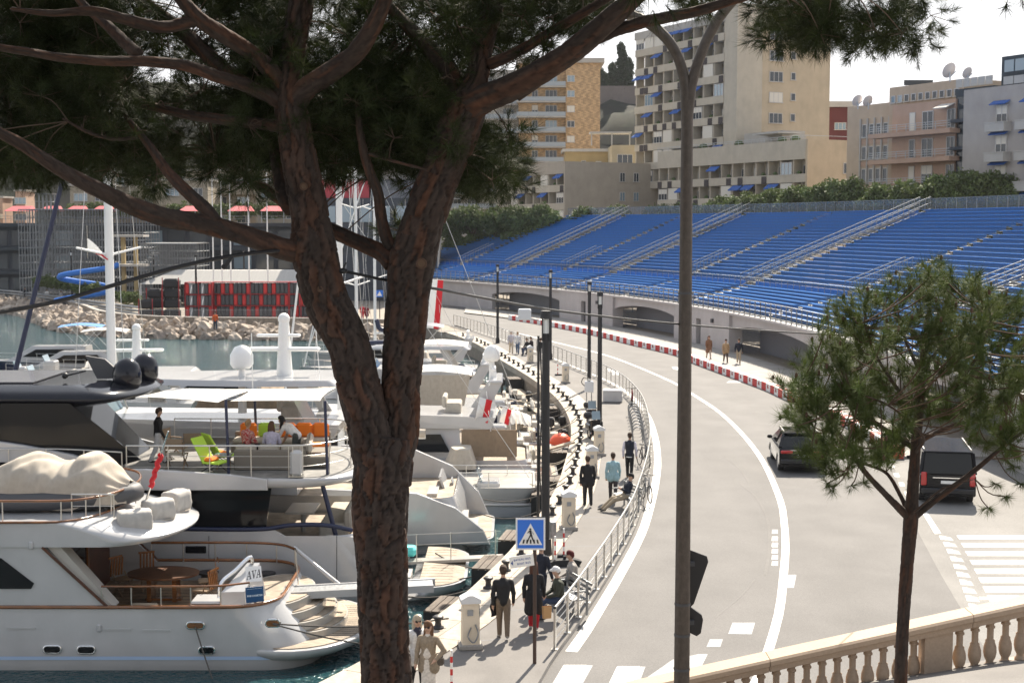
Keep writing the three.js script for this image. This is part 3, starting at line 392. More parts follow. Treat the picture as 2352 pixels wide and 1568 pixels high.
{ // pink and peach buildings on the right, the glass stair and the grey block
  const d = 154, P = at2(2204, d), t = thing('pink_building', 'pink and peach building with railed balconies and rooftop dishes', 'building', P, TH), top = yAt(185, d), L = 11.6;
  mesh('wall', box(L, top, 14, -L / 2, top / 2, -7), BM.peach, t);
  const bay = mesh('bay', box(L - 1.8, top - 2.2, 1.2, -L / 2 + 1.0, (top - 2.2) / 2, 0.6), BM.pink, t);
  for (let i = 0; i < 10; i++) win(t, faceL(0.03), -L + 0.7 + i * 1.1, top - 1.35, 0.74, 0.8, i < 2 ? 2 : 0);
  for (let f = 0; f < 4; f++) { const y = top - 5.4 - f * 2.95; for (const [x, w] of [[-7.4, 0.9], [-5.0, 1.7], [-1.5, 1.2]]) win(t, faceL(1.23), x + 1, y + 1.2, w, 2.0, f === 2 && w > 1.5 ? 3 : x < -7 && f % 2 === 0 ? 1 : 0);
    const b = mesh('balcony', box(L + 1.2, 0.5, 1.5, -L / 2 + 0.2, y - 0.2, 1.95), BM.pink, t); mesh('railing', [0.35, 0.6, 0.85].map(h => box(L + 1.2, 0.05, 0.05, -L / 2 + 0.2, y + h, 2.6)).concat(Array.from({ length: 8 }, (_, i) => box(0.05, 0.85, 0.05, -L - 0.3 + i * 1.5, y + 0.45, 2.6))), BM.railM, b); }
  mesh('awning', prism([[0, 0], [1.3, -0.5], [1.3, -0.6], [0, -0.06]], 2).rotateY(-Math.PI / 2).translate(0, top - 2.6, 1.2), BM.white, t);
  const w = thing('peach_wing', 'peach office wing with a grid of dark windows and pilasters', 'building', at2(2070, 163), TH), wt = yAt(240, 166), WL2 = 9.8;
  mesh('wall', box(WL2, wt, 12, -WL2 / 2, wt / 2, -6), BM.peach, w); for (let f = 0; f < 4; f++) for (let i = 0; i < 6; i++) win(w, faceL(0.03), -0.55 - i * 1.22, wt - 3.0 - f * 2.6, 0.8, 1.5);
  for (let i = 0; i < 7; i++) mesh('pilaster', box(0.18, wt - 1.6, 0.22, 0.06 - i * 1.22, (wt - 1.6) / 2, 0.1), BM.slab, w);
  for (let f = 0; f < 4; f++) mesh('spandrel', box(7.2, 0.6, 0.06, -3.6, wt - 4.3 - f * 2.6, 0.04), BM.pink, w);
  const gl = thing('glass_stair', 'dark glazed stair block between the pink and grey buildings', 'building', at2(2272, 149), TH), gt = yAt(200, 149);
  mesh('frame', box(5.4, gt, 8, -2.7, gt / 2, -4), BM.metalDark, gl); for (let f = 0; f < 5; f++) { for (let i = 0; i < 3; i++) mesh('pane', box(1.55, 2.3, 0.06, -0.95 - i * 1.7, gt - 2.0 - f * 2.9, 0.05), ML.glass, gl); mesh('landing', box(5.3, 0.35, 0.9, -2.7, gt - 3.4 - f * 2.9, 0.45), BM.blueGrey, gl); }
  mesh('roof_glass', Array.from({ length: 5 }, (_, i) => box(0.95, 0.9, 0.08, -0.6 - i * 1.05, gt + 0.6, 0.1)), BM.white, gl);
  const g = thing('grey_block', 'pale grey apartment block with small rounded balconies and a glass penthouse', 'building', at2(2420, 140), TH), g0 = yAt(196, 144);
  mesh('wall', box(12.6, g0, 9, -6.3, g0 / 2, -4.5), BM.stoneG, g);
  for (let f = 0; f < 5; f++) { const y = g0 - 4.1 - f * 3.05; for (const x of [-3.2, -7.2]) { win(g, faceL(0.03), x, y + 1.2, 1.5, 2.0, (f + x) % 2 ? 3 : 2); mesh('balcony', [box(2.6, 0.9, 1.1, x, y - 0.1, 0.55), box(2.7, 0.1, 1.2, x, y + 0.38, 0.56)], BM.white, g); mesh('awning', box(2.2, 0.1, 0.8, x, y + 2.4, 0.45, 0, 0.5), BM.awn, g); } }
  mesh('penthouse', box(7.5, 3.0, 6, -4.2, g0 + 1.5, -3.5), BM.metalDark, g); for (let i = 0; i < 5; i++) { mesh('pane', box(1.25, 1.2, 0.06, -1.2 - i * 1.42, g0 + 2.0, -0.46), ML.glassBlue, g); mesh('balustrade', box(1.3, 0.8, 0.05, -1.0 - i * 1.4, g0 + 0.5, -0.1), BM.white, g); }
  const r = thing('maroon_house', 'dark red house with white roof edge beside the tower', 'building', at2(1872, 232), 0), rt = yAt(250, 232);
  mesh('wall', box(5.4, rt, 8, 2.7, rt / 2, -4), BM.maroon, r); mesh('roof_edge', box(6, 0.9, 9, 2.8, rt + 0.5, -4), BM.white, r); win(r, faceL(0.03), 3.7, yAt(292, 232), 1.9, 1.1, 2);
  // dishes and panel stand on the roofs
  const dish = (px, py, dd, rad, label) => { const p = at(px, py, dd), o = thing('satellite_dish', label, 'dish', V(p.x, 0, p.z), 0.5, 'rooftop dishes'); o.position.y = p.y - rad * 1.3; mesh('reflector', lathe([[0, 0], [rad * 0.5, 0.06 * rad], [rad, 0.26 * rad], [rad, 0.3 * rad], [rad * 0.5, 0.12 * rad], [0.01, 0.06 * rad]], 20).rotateX(-1.1).translate(0, rad * 1.3, 0), BM.dish, o); mesh('mast', bar(V(0, 0, 0), V(0, rad * 1.3, -0.1), 0.08, 6), BM.railM, o); mesh('feed', bar(V(0, rad * 0.6, 0), V(0, rad * 1.2, rad * 0.9), 0.05, 5), BM.railM, o); };
  dish(2184, 163, 150, 0.85, 'largest white satellite dish, on the pink building roof'); dish(2225, 168, 149, 0.62, 'smaller tilted satellite dish just right of the largest dish'); dish(1972, 232, 165, 0.7, 'leftmost of two satellite dishes on the peach wing roof'); dish(1996, 233, 165, 0.68, 'second satellite dish on the peach wing roof, by the corner');
  const q = at2(2100, 165), sp = thing('roof_screen', 'dark flat panel standing on the peach roof', 'panel', V(q.x, yAt(185, 154), q.z), 0); mesh('panel', box(3.3, 0.6, 0.12, 0, 0.65, 0), BM.metalDark, sp); mesh('leg', [bar(V(-1.4, 0, 0), V(-1.4, 0.5, 0), 0.05), bar(V(1.4, 0, 0), V(1.4, 0.5, 0), 0.05)], BM.railM, sp);
}
// ---------------------------------------------------------------- hill
{
  const ht = tex(512, (u, v) => { const a = fbm(u, v, 9, 5, 21), b = fbm(u, v, 3, 3, 91); const k = 0.55 + 0.6 * a; const rock = clamp((b - 0.05) * 6); return [lerp(0.32, 0.62, rock) * k * 1.2, lerp(0.40, 0.58, rock) * k * 1.2, lerp(0.22, 0.5, rock) * k * 1.2]; }, true, 60);
  const hm = mat(0.10, 0.12, 0.09, { roughness: 1, map: ht });
  const prof = x => (lerp(62, 46, clamp((x + 250) / 300)) + 6 * n2(x * 0.012, 3)) * lerp(1, 0.3, smooth(clamp((x - 48) / 30)));
  const h = mesh('hill', grid(120, 24, (u, v) => { const x = lerp(-330, 260, u), t = v, y = prof(x) * smooth(clamp(t * 1.15)) + 3 * n2(x * 0.05, t * 9) * t; return V(x, y, -(330 + 110 * t)); }), hm); tag(h, 'hazy wooded rock hill rising behind the town', 'hill', null, 'structure');
  const pr = at(1415, 200, 430), w = thing('rampart', 'old stone rampart wall on top of the rock', 'wall', V(pr.x, 0, pr.z)); mesh('wall', box(26, 14, 8, -4, pr.y - 7, 0), wallM(0.30, 0.26, 0.24), w);
}
// ---------------------------------------------------------------- foliage pieces
function leafClump(n, rad, len, wid, seed, flat = 0.8) {            // n small leaf faces filling a ball
  const R = rng(seed), p = [], v = V(), a = V(), b = V(), c = V();
  for (let i = 0; i < n; i++) { do v.set(R() * 2 - 1, R() * 2 - 1, R() * 2 - 1); while (v.lengthSq() > 1); v.multiplyScalar(rad); v.y *= flat; a.set(R() - 0.5, R() - 0.5, R() - 0.5).normalize(); b.set(R() - 0.5, R() - 0.5, R() - 0.5).cross(a).normalize().multiplyScalar(wid * (0.7 + 0.6 * R())); c.copy(a).multiplyScalar(len * (0.7 + 0.6 * R()));
    const q = (s, t) => p.push(v.x + c.x * s + b.x * t, v.y + c.y * s + b.y * t, v.z + c.z * s + b.z * t); q(-0.5, -0.5); q(0.5, -0.3); q(0.5, 0.3); q(-0.5, -0.5); q(0.5, 0.3); q(-0.5, 0.5); }
  const g = new THREE.BufferGeometry(); g.setAttribute('position', new THREE.Float32BufferAttribute(p, 3)); g.computeVertexNormals(); return g;
}
const leafM = (r, g, b) => mat(r, g, b, { roughness: 0.85, transmission: 0.25, side: THREE.DoubleSide });
const pineFar = leafM(0.10, 0.135, 0.045), shrubM = leafM(0.085, 0.12, 0.03), cypressM = leafM(0.03, 0.05, 0.025);
const clumpFar = leafClump(46, 0.62, 0.30, 0.15, 4), clumpShrub = leafClump(46, 0.42, 0.2, 0.12, 6);
const leafClumpBig = leafClump(46, 0.9, 0.5, 0.26, 8);
const barkFar = mat(0.10, 0.07, 0.05, { roughness: 1 });
function crownOf(par, blobs, n, geo, m, seed, name = 'crown', shell = 0.55) {   // blobs: [x, y, z, rx, ry, rz]
  const R = rng(seed), im = new THREE.InstancedMesh(geo, m, n), M4 = new THREE.Matrix4(), q = new THREE.Quaternion(), e = new THREE.Euler(), v = V(), col = new THREE.Color();
  for (let i = 0; i < n; i++) { const b = blobs[R() * blobs.length | 0]; do v.set(R() * 2 - 1, R() * 2 - 1, R() * 2 - 1); while (v.lengthSq() > 1 || v.lengthSq() < 0.01); v.normalize().multiplyScalar(shell + (1 - shell) * R()); v.set(b[0] + v.x * b[3], b[1] + v.y * b[4], b[2] + v.z * b[5]); e.set(R() * 6, R() * 6, R() * 6); q.setFromEuler(e); const s = 0.7 + 0.7 * R(); M4.compose(v, q, V(s, s, s)); im.setMatrixAt(i, M4); const k = 0.75 + 0.5 * R(); im.setColorAt(i, col.setRGB(k, k * (0.95 + 0.1 * R()), k * 0.9)); }
  im.name = name; im.castShadow = im.receiveShadow = true; im.userData.kind = 'stuff'; par.add(im); return im;
}
let treeSeed = 100;
function farTree(px, pyTop, d, rpx, label, group) { d += 12;
  const p = at2(px, d), top = yAt(pyTop, d), r = rpx / F * d, o = thing('umbrella_pine', label, 'tree', p, 0, group), R = rng(++treeSeed), bl = [], limbs = [], cy = top - r * 0.8;
  for (let i = 0; i < 7; i++) { const a = i * 2.4 + R(), q = r * (0.35 + 0.35 * R()); bl.push([Math.cos(a) * q, cy + (R() - 0.45) * r * 0.55, Math.sin(a) * q, r * (0.42 + 0.2 * R()), r * 0.36, r * 0.5]); limbs.push(bar(V(0, cy - r * 0.9, 0), V(bl[i][0], bl[i][1], bl[i][2]), 0.1, 5, 0.05)); }
  bl.push([0, top - r * 0.45, 0, r * 0.55, r * 0.42, r * 0.55]); for (let i = 0; i < 4; i++) bl.push([(R() - 0.5) * r * 1.2, cy - r * (0.6 + 0.9 * R()), (R() - 0.5) * r, r * 0.6, r * 0.5, r * 0.55]);
  mesh('trunk', [cyl(0.26, 0.16, cy - r * 0.6, 0, 0, 0, 7), ...limbs], barkFar, o); crownOf(o, bl, 330, clumpFar, pineFar, treeSeed); return o;
}
{
  const T1 = [[1655, 452, 170, 42], [1715, 442, 166, 46], [1775, 436, 162, 44], [1838, 430, 158, 50], [1900, 418, 150, 52], [1960, 411, 145, 54], [2022, 424, 140, 48], [2082, 414, 138, 54], [2146, 407, 136, 56], [2212, 392, 135, 64], [2268, 398, 134, 56], [2318, 408, 133, 54], [2372, 414, 133, 52]];
  T1.forEach((a, i) => farTree(a[0], a[1], a[2], a[3], ['umbrella pine behind the stand, directly below the cream tower corner', 'round pine crown behind the stand, second from the lamp post', 'round pine crown behind the stand, third from the lamp post', 'pine crown below the side wall of the low cream block', 'broad pine crown before the low cream block corner', 'tallest pine crown left of the peach wing', 'low pine crown below the peach wing windows', 'pine crown below the pink building balconies', 'pine crown in front of the pink bay', 'largest pine crown, before the dark glazed stair', 'pine crown right of the dark glazed stair', 'pine crown below the grey block balconies', 'rightmost pine crown cut by the picture edge'][i], 'pines behind the grandstand'));
  [[1520, 468, 185, 34], [1580, 470, 183, 32], [1245, 472, 192, 38], [1190, 476, 192, 36], [1140, 478, 195, 40], [1085, 470, 198, 44], [1045, 482, 200, 42], [1340, 480, 190, 30], [1420, 474, 188, 30]].forEach((a, i) => farTree(a[0], a[1], a[2], a[3], ['low pine crown right of the cream tower base', 'pine crown just left of the lamp post above the stand', 'pine crown below the squat block balconies', 'pine crown under the squat block, beside the pine branch', 'pine crown above the left end of the stand', 'bushy pine crown left of the stand, beside the trunk fork', 'leftmost pine crown beyond the stand, by the big trunk', 'low pine crown below the grey side wall', 'pine crown below the cream house strip windows'][i], 'pines behind the grandstand'));
  // cypresses on the rock
  [[1405, 150, 9, 100], [1425, 108, 11, 100], [1440, 140, 10, 70], [1380, 165, 8, 60], [1392, 178, 8, 45]].forEach((a, i) => { const d = 428, p = at2(a[0], d), yb = yAt(205, d), yt = yAt(a[1], d), o = thing('cypress', ['dark cypress on the rock, second tallest', 'tallest dark cypress on the rock skyline', 'cypress on the rock touching the cream tower', 'short tree on the rock beside the brick tower', 'smallest tree on the rock skyline'][i], 'tree', V(p.x, yb - 1, p.z), 0, 'trees on the rock'); mesh('trunk', cyl(0.3, 0.1, yt - yb, 0, 0, 0, 6), barkFar, o); const bl = [], n = 6; for (let k = 0; k < n; k++) { const t = k / (n - 1); bl.push([0.3 * Math.sin(k * 2), (yt - yb) * (0.08 + 0.9 * t), 0, a[2] / F * d * (1.15 - 0.75 * t), (yt - yb) / 8, a[2] / F * d * (1.1 - 0.75 * t)]); } crownOf(o, bl, 160, leafClumpBig, cypressM, 900 + i); });
}
// ---------------------------------------------------------------- far shore on the left
const coast = [[-7.5, 141], [-9.5, 144.5], [-20, 148], [-34, 150], [-40, 153], [-46.5, 161], [-53, 175], [-65, 195], [-84, 215]].map(p => P2(...p)), coastC = curveOf(coast);
{
  const sw = thing('sea_wall', 'low stone parapet wall above the shore boulders', 'wall'); const N = 34; for (let i = 0; i < N; i++) { const a = coastC.getPointAt(i / N), b = coastC.getPointAt((i + 0.985) / N); mesh('wall_block', beam(V(a.x, 0.05, a.z), V(b.x, 0.05, b.z), 0.5, 1.1), ML.seawall, sw); mesh('coping', beam(V(a.x, 0.655, a.z), V(b.x, 0.655, b.z), 0.62, 0.1), ML.concrete, sw); }
  const rk = new THREE.Group(); rk.name = 'rock_revetment'; scene.add(rk); tag(rk, 'heap of pale boulders along the far shore', 'rocks', null, 'structure');
  const R = rng(41), geos = Array.from({ length: 6 }, (_, k) => { let g = new THREE.IcosahedronGeometry(1, 2); const p = g.attributes.position; for (let i = 0; i < p.count; i++) { const v = V().fromBufferAttribute(p, i), m = 1 + 0.36 * n3(v.x * 1.1 + k * 9, v.y * 1.1, v.z * 1.1) + 0.12 * n3(v.x * 3 + k, v.y * 3, v.z * 3); v.multiplyScalar(m); const s = 0.62; v.x = Math.round(v.x / s * 1.5) * s / 1.5 * 0.35 + v.x * 0.65; p.setXYZ(i, v.x, v.y * 0.75, v.z); } g.computeVertexNormals(); return boxUV(g); });
  const rm = [[0.58, 0.50, 0.43], [0.50, 0.43, 0.37], [0.64, 0.57, 0.50], [0.42, 0.37, 0.33]].map(c => mat(...c, { roughness: 0.95, map: T.stone, bumpMap: T.stone, bumpScale: 0.03 })); rm.forEach(m => m.userData.ownUV = true);
  const CL = coastC.getLength(); for (let i = 0; i < 290; i++) { const s = 0.05 + 0.93 * (i / 290) + R() * 0.004, row = i % 4, off = 0.9 + row * 1.35 + R() * 0.6; const p = offC(coastC, -off, s), z = 0.55 + R() * 0.55; const m = mesh('boulder', geos[R() * 6 | 0], rm[R() * 4 | 0], rk); m.position.set(p.x, -0.35 - row * 0.28 + R() * 0.3 - 0.15, p.z); m.rotation.set(R() * 6, R() * 6, R() * 6); m.scale.setScalar(z); }
}
{ // cream terraced blocks, dark terrace building, scaffolding, awnings
  const blk = (px0, px1, py, d, dep, M, label, winStyle) => { const a = at2(px0, d), w = (px1 - px0) / F * d, h = yAt(py, d), o = thing('terraced_building', label, 'building', a); mesh('wall', box(w, h, dep, w / 2, h / 2, -dep / 2), M, o); mesh('roof_edge', box(w + 0.6, 0.4, dep + 0.4, w / 2, h + 0.2, -dep / 2), BM.slab, o); const n = Math.max(1, Math.round(w / 4.2)); for (let f = 0; f < 3; f++) { if (f) mesh('balcony', box(w, 0.9, 1.4, w / 2, h - 0.4 - f * 3.4, 0.7), f % 2 ? BM.terra2 : BM.slab, o); for (let i = 0; i < n; i++) win(o, faceL(0.03), (i + 0.5) * w / n, h - 1.9 - f * 3.4, winStyle ? 1.5 : 2.4, winStyle ? 2.2 : 1.3, (i + f) % 3 === 0 ? 2 : 0); } return o; };
  blk(165, 262, 428, 250, 12, BM.terra2, 'cream terraced building left of the white mast'); blk(250, 375, 398, 258, 12, BM.terra, 'stepped sandstone building right of the white mast', 1); blk(372, 480, 416, 250, 12, BM.terra2, 'stepped cream building above the hedge, behind white poles'); blk(430, 640, 394, 262, 14, BM.terra, 'broad tan hotel terrace with ribbon windows', 0); blk(590, 760, 420, 240, 14, BM.terra2, 'cream hotel wing behind the big pine trunk', 0); blk(40, 62, 440, 300, 6, BM.pink, 'narrow pink house on the wooded slope'); blk(-30, 10, 455, 300, 6, BM.pink, 'pink house at the picture edge on the wooded slope');
  blk(880, 1010, 395, 250, 14, BM.slab, 'grey balconied block between the two pine trunks');
  const d = 212, t = thing('terrace_building', 'long dark terrace building behind the scaffolding', 'building', at2(-80, d)), w = 820 / F * d, h = yAt(512, d); mesh('wall', box(w, h, 12, w / 2, h / 2, -6), BM.blueGrey, t); for (let f = 0; f < 3; f++) { mesh('floor_band', box(w, 0.5, 1.4, w / 2, h - f * 3.5 - 0.3, 0.6), BM.metalDark, t); for (let i = 0; i < 16; i++) mesh('pane', box(2.6, 2.2, 0.1, 1.8 + i * 3.3, h - 2.2 - f * 3.5, 0.05), i % 4 ? ML.glass : ML.glassBlue, t); } mesh('roof_railing', [beam(V(0, h + 1, 0.9), V(w, h + 1, 0.9), 0.06, 0.06), beam(V(0, h + 0.6, 0.9), V(w, h + 0.6, 0.9), 0.05, 0.05), ...Array.from({ length: 30 }, (_, i) => bar(V(i * w / 29, h, 0.9), V(i * w / 29, h + 1, 0.9), 0.03, 4))], ML.galv, t);
  [[30, 87], [106, 150], [166, 208], [226, 268], [292, 330], [424, 464], [534, 586], [608, 664], [690, 745]].forEach((a, i) => { const p = at(a[0], 500, 208), wd = (a[1] - a[0]) / F * 208, o = thing('awning', ['red terrace canopy at the far end of the terrace', 'second red terrace canopy, left of the blue spar', 'red terrace canopy just left of the white mast', 'red terrace canopy behind the white mast', 'red terrace canopy under the pine limb', 'red terrace canopy between the white flagpoles', 'red terrace canopy beside the flagpoles, left of the trunk', 'red terrace canopy partly behind the big trunk', 'red terrace canopy right behind the left trunk'][i], 'canopy', V(p.x + wd / 2, yAt(512, 208), p.z + 2), 0, 'red terrace canopies'); mesh('canopy', loft([[V(-wd / 2, 0, 2), V(wd / 2, 0, 2), V(wd / 2, 0, -1.5), V(-wd / 2, 0, -1.5)], [V(-wd / 2 + 0.5, 0.75, -0.6), V(wd / 2 - 0.5, 0.75, -0.6), V(wd / 2 - 0.5, 0.75, -1.4), V(-wd / 2 + 0.5, 0.75, -1.4)]], true, true, true).translate(0, 1.7, 0), ML.redAwn, o); for (const s of [-1, 1]) mesh('post', bar(V(s * (wd / 2 - 0.2), 0, 1.8), V(s * (wd / 2 - 0.2), 1.75, 1.8), 0.05, 5), BM.railM, o); });
  const scaf = (px0, px1, py, d, dep, nb, label) => { const a = at2(px0, d), w = (px1 - px0) / F * d, h = yAt(py, d), o = thing('scaffolding', label, 'scaffolding', a), nl = Math.round(h / 1.05); for (let k = 0; k < 3; k++) { const z = -k * dep / 2, s = [], g = []; for (let i = 0; i <= nb; i++) s.push(bar(V(i * w / nb, 0, z), V(i * w / nb, h, z), 0.055, 4)); for (let j = 1; j <= nl; j++) g.push(bar(V(0, j * h / nl, z), V(w, j * h / nl, z), 0.05, 4)); mesh('standards', s, ML.galv, o); mesh('ledgers', g, ML.galv, o); } const br = []; for (let i = 0; i < nb; i += 3) for (let j = 0; j < 3; j++) br.push(bar(V(i * w / nb, j * h / 3, 0.05), V((i + 3 > nb ? nb : i + 3) * w / nb, (j + 1) * h / 3, 0.05), 0.025, 4)); for (let j = 1; j <= nl; j += 2) for (let i = 0; i <= nb; i += 2) br.push(bar(V(i * w / nb, j * h / nl, 0), V(i * w / nb, j * h / nl, -dep), 0.025, 4)); mesh('braces', br, ML.galv, o); mesh('deck', box(w, 0.12, dep, w / 2, h + 0.06, -dep / 2), ML.plank, o); return o; };
  scaf(45, 330, 482, 196, 9, 42, 'tall tube scaffolding of a half built stand behind the white mast'); scaf(325, 452, 560, 188, 8, 20, 'lower tube scaffolding right of the slide tower'); scaf(85, 122, 446, 200, 3, 4, 'small scaffold tower on top of the tall scaffolding'); 
  const sl = thing('water_slide', 'blue spiral water slide with a tan stair tower', 'slide', at2(290, 184)); const sp = []; for (let i = 0; i <= 22; i++) { const a = i / 22 * 9; sp.push(V(-4.4 + 3.6 * Math.cos(a) - i * 0.05, 5.3 - i * 0.21, 1 + 1.2 * Math.sin(a))); } mesh('chute', tube(sp, 0.36, 7, false, 60), ML.blue, sl); for (const x of [-0.6, 1.0]) mesh('column', box(0.5, 9, 0.5, x, 4.5, -1), BM.yellow, sl); mesh('platform', [box(4.2, 0.3, 3, 0.4, 5.2, -0.6), box(4.2, 0.3, 3, 0.4, 9, -0.6)], BM.slab, sl); const hx = []; for (let i = 0; i < 26; i++) { const a = i * 0.62; hx.push(box(1.1, 0.08, 0.4, 2.8 + 0.9 * Math.cos(a), 0.4 + i * 0.32, 0.9 * Math.sin(a), -a)); } mesh('spiral_stair', hx, ML.galv, sl);
  const tent = thing('marquee', 'white flat marquee roof above the barrier racks', 'tent', at2(318, 182)), tw = 380 / F * 182, th = yAt(652, 182); mesh('roof', loft([[V(0, th, 0), V(tw, th, 0), V(tw, th, -8), V(0, th, -8)], [V(4, th + 1.7, -3), V(tw - 1, th + 1.7, -3), V(tw - 1, th + 1.7, -5), V(4, th + 1.7, -5)]], true, true, true), ML.canvasWhite, tent); for (let i = 0; i < 6; i++) mesh('post', bar(V(0.2 + i * (tw - 0.4) / 5, 0, -0.2), V(0.2 + i * (tw - 0.4) / 5, th, -0.2), 0.06, 6), ML.white, tent); mesh('back_wall', box(tw, th - 0.3, 0.2, tw / 2, th / 2, -7.6), BM.metalDark, tent);
  // modern pavilion with red band
  const pv = thing('pavilion', 'modern grey blue pavilion with a red glazed band', 'building', at2(735, 196)), pw = 270 / F * 196; const p0 = yAt(455, 196), p1 = yAt(412, 196); mesh('wall', box(pw, p0, 10, pw / 2, p0 / 2, -5), BM.blueGrey, pv); mesh('red_band', box(pw * 0.42, p1 - p0, 8, pw * 0.21, (p0 + p1) / 2, -4.4), ML.redAwn, pv); mesh('roof', box(pw, 0.4, 10, pw / 2, p1 + 0.2, -5), BM.white, pv); mesh('upper_block', box(pw * 0.55, p1 - p0, 8, pw * 0.71, (p0 + p1) / 2, -4.6), wallM(0.32, 0.34, 0.38), pv); for (let i = 0; i < 6; i++) { mesh('pane', box(1.6, 2.2, 0.1, 1.4 + i * 2.5, p0 - 2.2, 0.05), ML.glassBlue, pv); mesh('pane', box(1.6, 2.4, 0.1, 1.4 + i * 2.5, p0 - 6.2, 0.05), ML.glass, pv); mesh('panel', box(0.08, p0 - 0.3, 0.08, 0.2 + i * 2.9, p0 / 2, 0.04), BM.slab, pv); } mesh('canopy', box(pw * 0.5, 0.15, 5, pw * 0.7, p1 + 1.6, -1, 0, 0, 0), BM.slab, pv);
}
function hedge(pts, w, h, n, label, seed) { const o = thing('hedge', label, 'hedge'), bl = []; for (let i = 0; i < pts.length - 1; i++) for (let k = 0; k < 8; k++) { const p = V().lerpVectors(pts[i], pts[i + 1], k / 8); bl.push([p.x, p.y + h * 0.5, p.z, w, h * 0.6, w]); } mesh('stems', bl.filter((_, i) => i % 2 === 0).map(b => cyl(0.05, 0.03, h * 0.6, b[0], b[1] - h * 0.5, b[2], 5)), barkFar, o); crownOf(o, bl, n, clumpShrub, shrubM, seed, 'foliage', 0.3); return o; }
hedge([at(395, 500, 214), at(600, 500, 214), at(690, 496, 214)], 1.0, 2.2, 420, 'green hedge on the terrace below the tan hotel', 51);
hedge([at(165, 497, 216), at(330, 498, 216)], 0.9, 1.8, 260, 'dark hedge on the terrace behind the white mast', 52);
hedge([at(88, 655, 190), at(180, 668, 186), at(230, 676, 182)], 0.8, 1.2, 220, 'low roadside hedge left of the white mast', 53);
hedge([at(262, 688, 178), at(318, 694, 172)], 0.5, 0.9, 90, 'short roadside hedge right of the white mast', 54);
{ // barrier racks, dark bundles, fence, far poles, flagpoles
  const rack = (px0, px1, d, n, label, pat) => { const a = at2(px0, d), w = (px1 - px0) / F * d, o = thing('barrier_rack', label, 'rack', a), b = w / n; for (let t = 0; t < 3; t++) { for (let i = 0; i < n; i++) { const k = pat[(i + t * 3) % pat.length], m = mesh('barrier', rbox(b * 0.92, 1.16, 1.0, (i + 0.5) * b, 0.7 + t * 1.3, -0.5, 0.08), k === 'r' ? ML.red : k === 'w' ? ML.grey : ML.darkGrey, o); if (k === 'w') mesh('stripe', prism([[-b * 0.2, -0.5], [b * 0.05, -0.5], [b * 0.3, 0.1], [b * 0.3, 0.5], [0, 0.1]], 0.03).translate((i + 0.5) * b, 0.7 + t * 1.3, 0.01), ML.white, m); } mesh('shelf', box(w, 0.1, 1.1, w / 2, 0.06 + t * 1.3, -0.5), ML.redDark, o); } for (const x of [0, w / 2, w]) mesh('post', box(0.12, 4.0, 1.12, x, 2.0, -0.5), ML.redDark, o); mesh('top_rail', box(w, 0.1, 1.1, w / 2, 4.0, -0.5), ML.redDark, o); };
  rack(424, 486, 158, 7, 'barrier rack with red and striped blocks, left of the pair', 'rwggwg'); rack(486, 662, 159, 18, 'wide barrier rack with red and grey blocks', 'rgggrgggrg'); rack(664, 716, 159, 5, 'barrier rack end showing between trunk and pole', 'grgg');
  const bun = (px, d, w, h, label) => { const o = thing('tyre_bundle', label, 'bundle', at2(px, d)); for (let k = 0; k < h; k++) { const g = rbox(w, 1.05, 1.2, 0, 0.55 + k * 1.12, 0, 0.22); mesh('bundle', g, ML.rubber, o); } mesh('frame', [-w / 2, w / 2].map(x => box(0.08, h * 1.15, 0.08, x, h * 0.57, 0.66)), ML.redDark, o); }; bun(336, 157, 1.5, 2, 'low black wrapped bundle left of the racks'); bun(356, 158, 1.7, 3, 'black wrapped bundle stack next to the low bundle'); bun(394, 158, 1.8, 4, 'tallest black wrapped bundle stack beside the racks');
  const fn = thing('barrier_fence', 'grey crowd fence in front of the barrier racks', 'fence', at2(318, 153)), fw = 350 / F * 153; const bars = []; for (let i = 0; i <= 10; i++) mesh('post', bar(V(i * fw / 10, 0, 0), V(i * fw / 10, 1.3, 0), 0.035, 5), ML.galv, fn); for (let i = 0; i < 120; i++) bars.push(bar(V(i * fw / 120, 0.15, 0), V(i * fw / 120, 1.2, 0), 0.012, 4)); mesh('bars', bars, ML.galv, fn).userData.kind = 'stuff'; mesh('top_rail', beam(V(0, 1.25, 0), V(fw, 1.25, 0), 0.04, 0.04), ML.galv, fn);
}
const poleGeo = (() => { const o = {}; o.pole = mg([cyl(0.13, 0.11, 6.4, 0, 0, 0, 10), cyl(0.2, 0.17, 0.5, 0, 0, 0, 10)]); o.cap = cyl(0.17, 0.15, 0.22, 0, 6.82, 0, 10); o.frame = mg([-1, 1].flatMap(a => [-1, 1].map(b => box(0.035, 0.62, 0.035, a * 0.1, 6.5, b * 0.1)))); o.lens = cyl(0.1, 0.1, 0.6, 0, 6.2, 0, 10); return o; })();
const lensM = mat(0.72, 0.74, 0.72, { roughness: 0.25 });
function lampPole(p, s, label, group) { const o = thing('lamp_pole', label, 'lamp post', p, 0, group); o.scale.setScalar(s); mesh('pole', poleGeo.pole, ML.black, o); mesh('lantern_frame', poleGeo.frame, ML.black, o); mesh('lens', poleGeo.lens, lensM, o); mesh('cap', poleGeo.cap, ML.black, o); return o; }
[[29, 668], [87, 662], [70, 655], [134, 652], [165, 698], [261, 709], [354, 690], [451, 731], [561, 695]].forEach((a, i) => lampPole(gr(a[0], a[1]), 1, ['black lamp pole at the picture edge on the far shore', 'black lamp pole just right of the blue spar on the far shore', 'thin far lamp pole behind the blue spar', 'far lamp pole before the blue slide', 'black lamp pole on the shore left of the white mast', 'black lamp pole just right of the white mast', 'black lamp pole before the marquee corner', 'black lamp pole standing before the barrier racks', 'far lamp pole behind the marquee roof'][i], 'lamp poles on the far shore'));
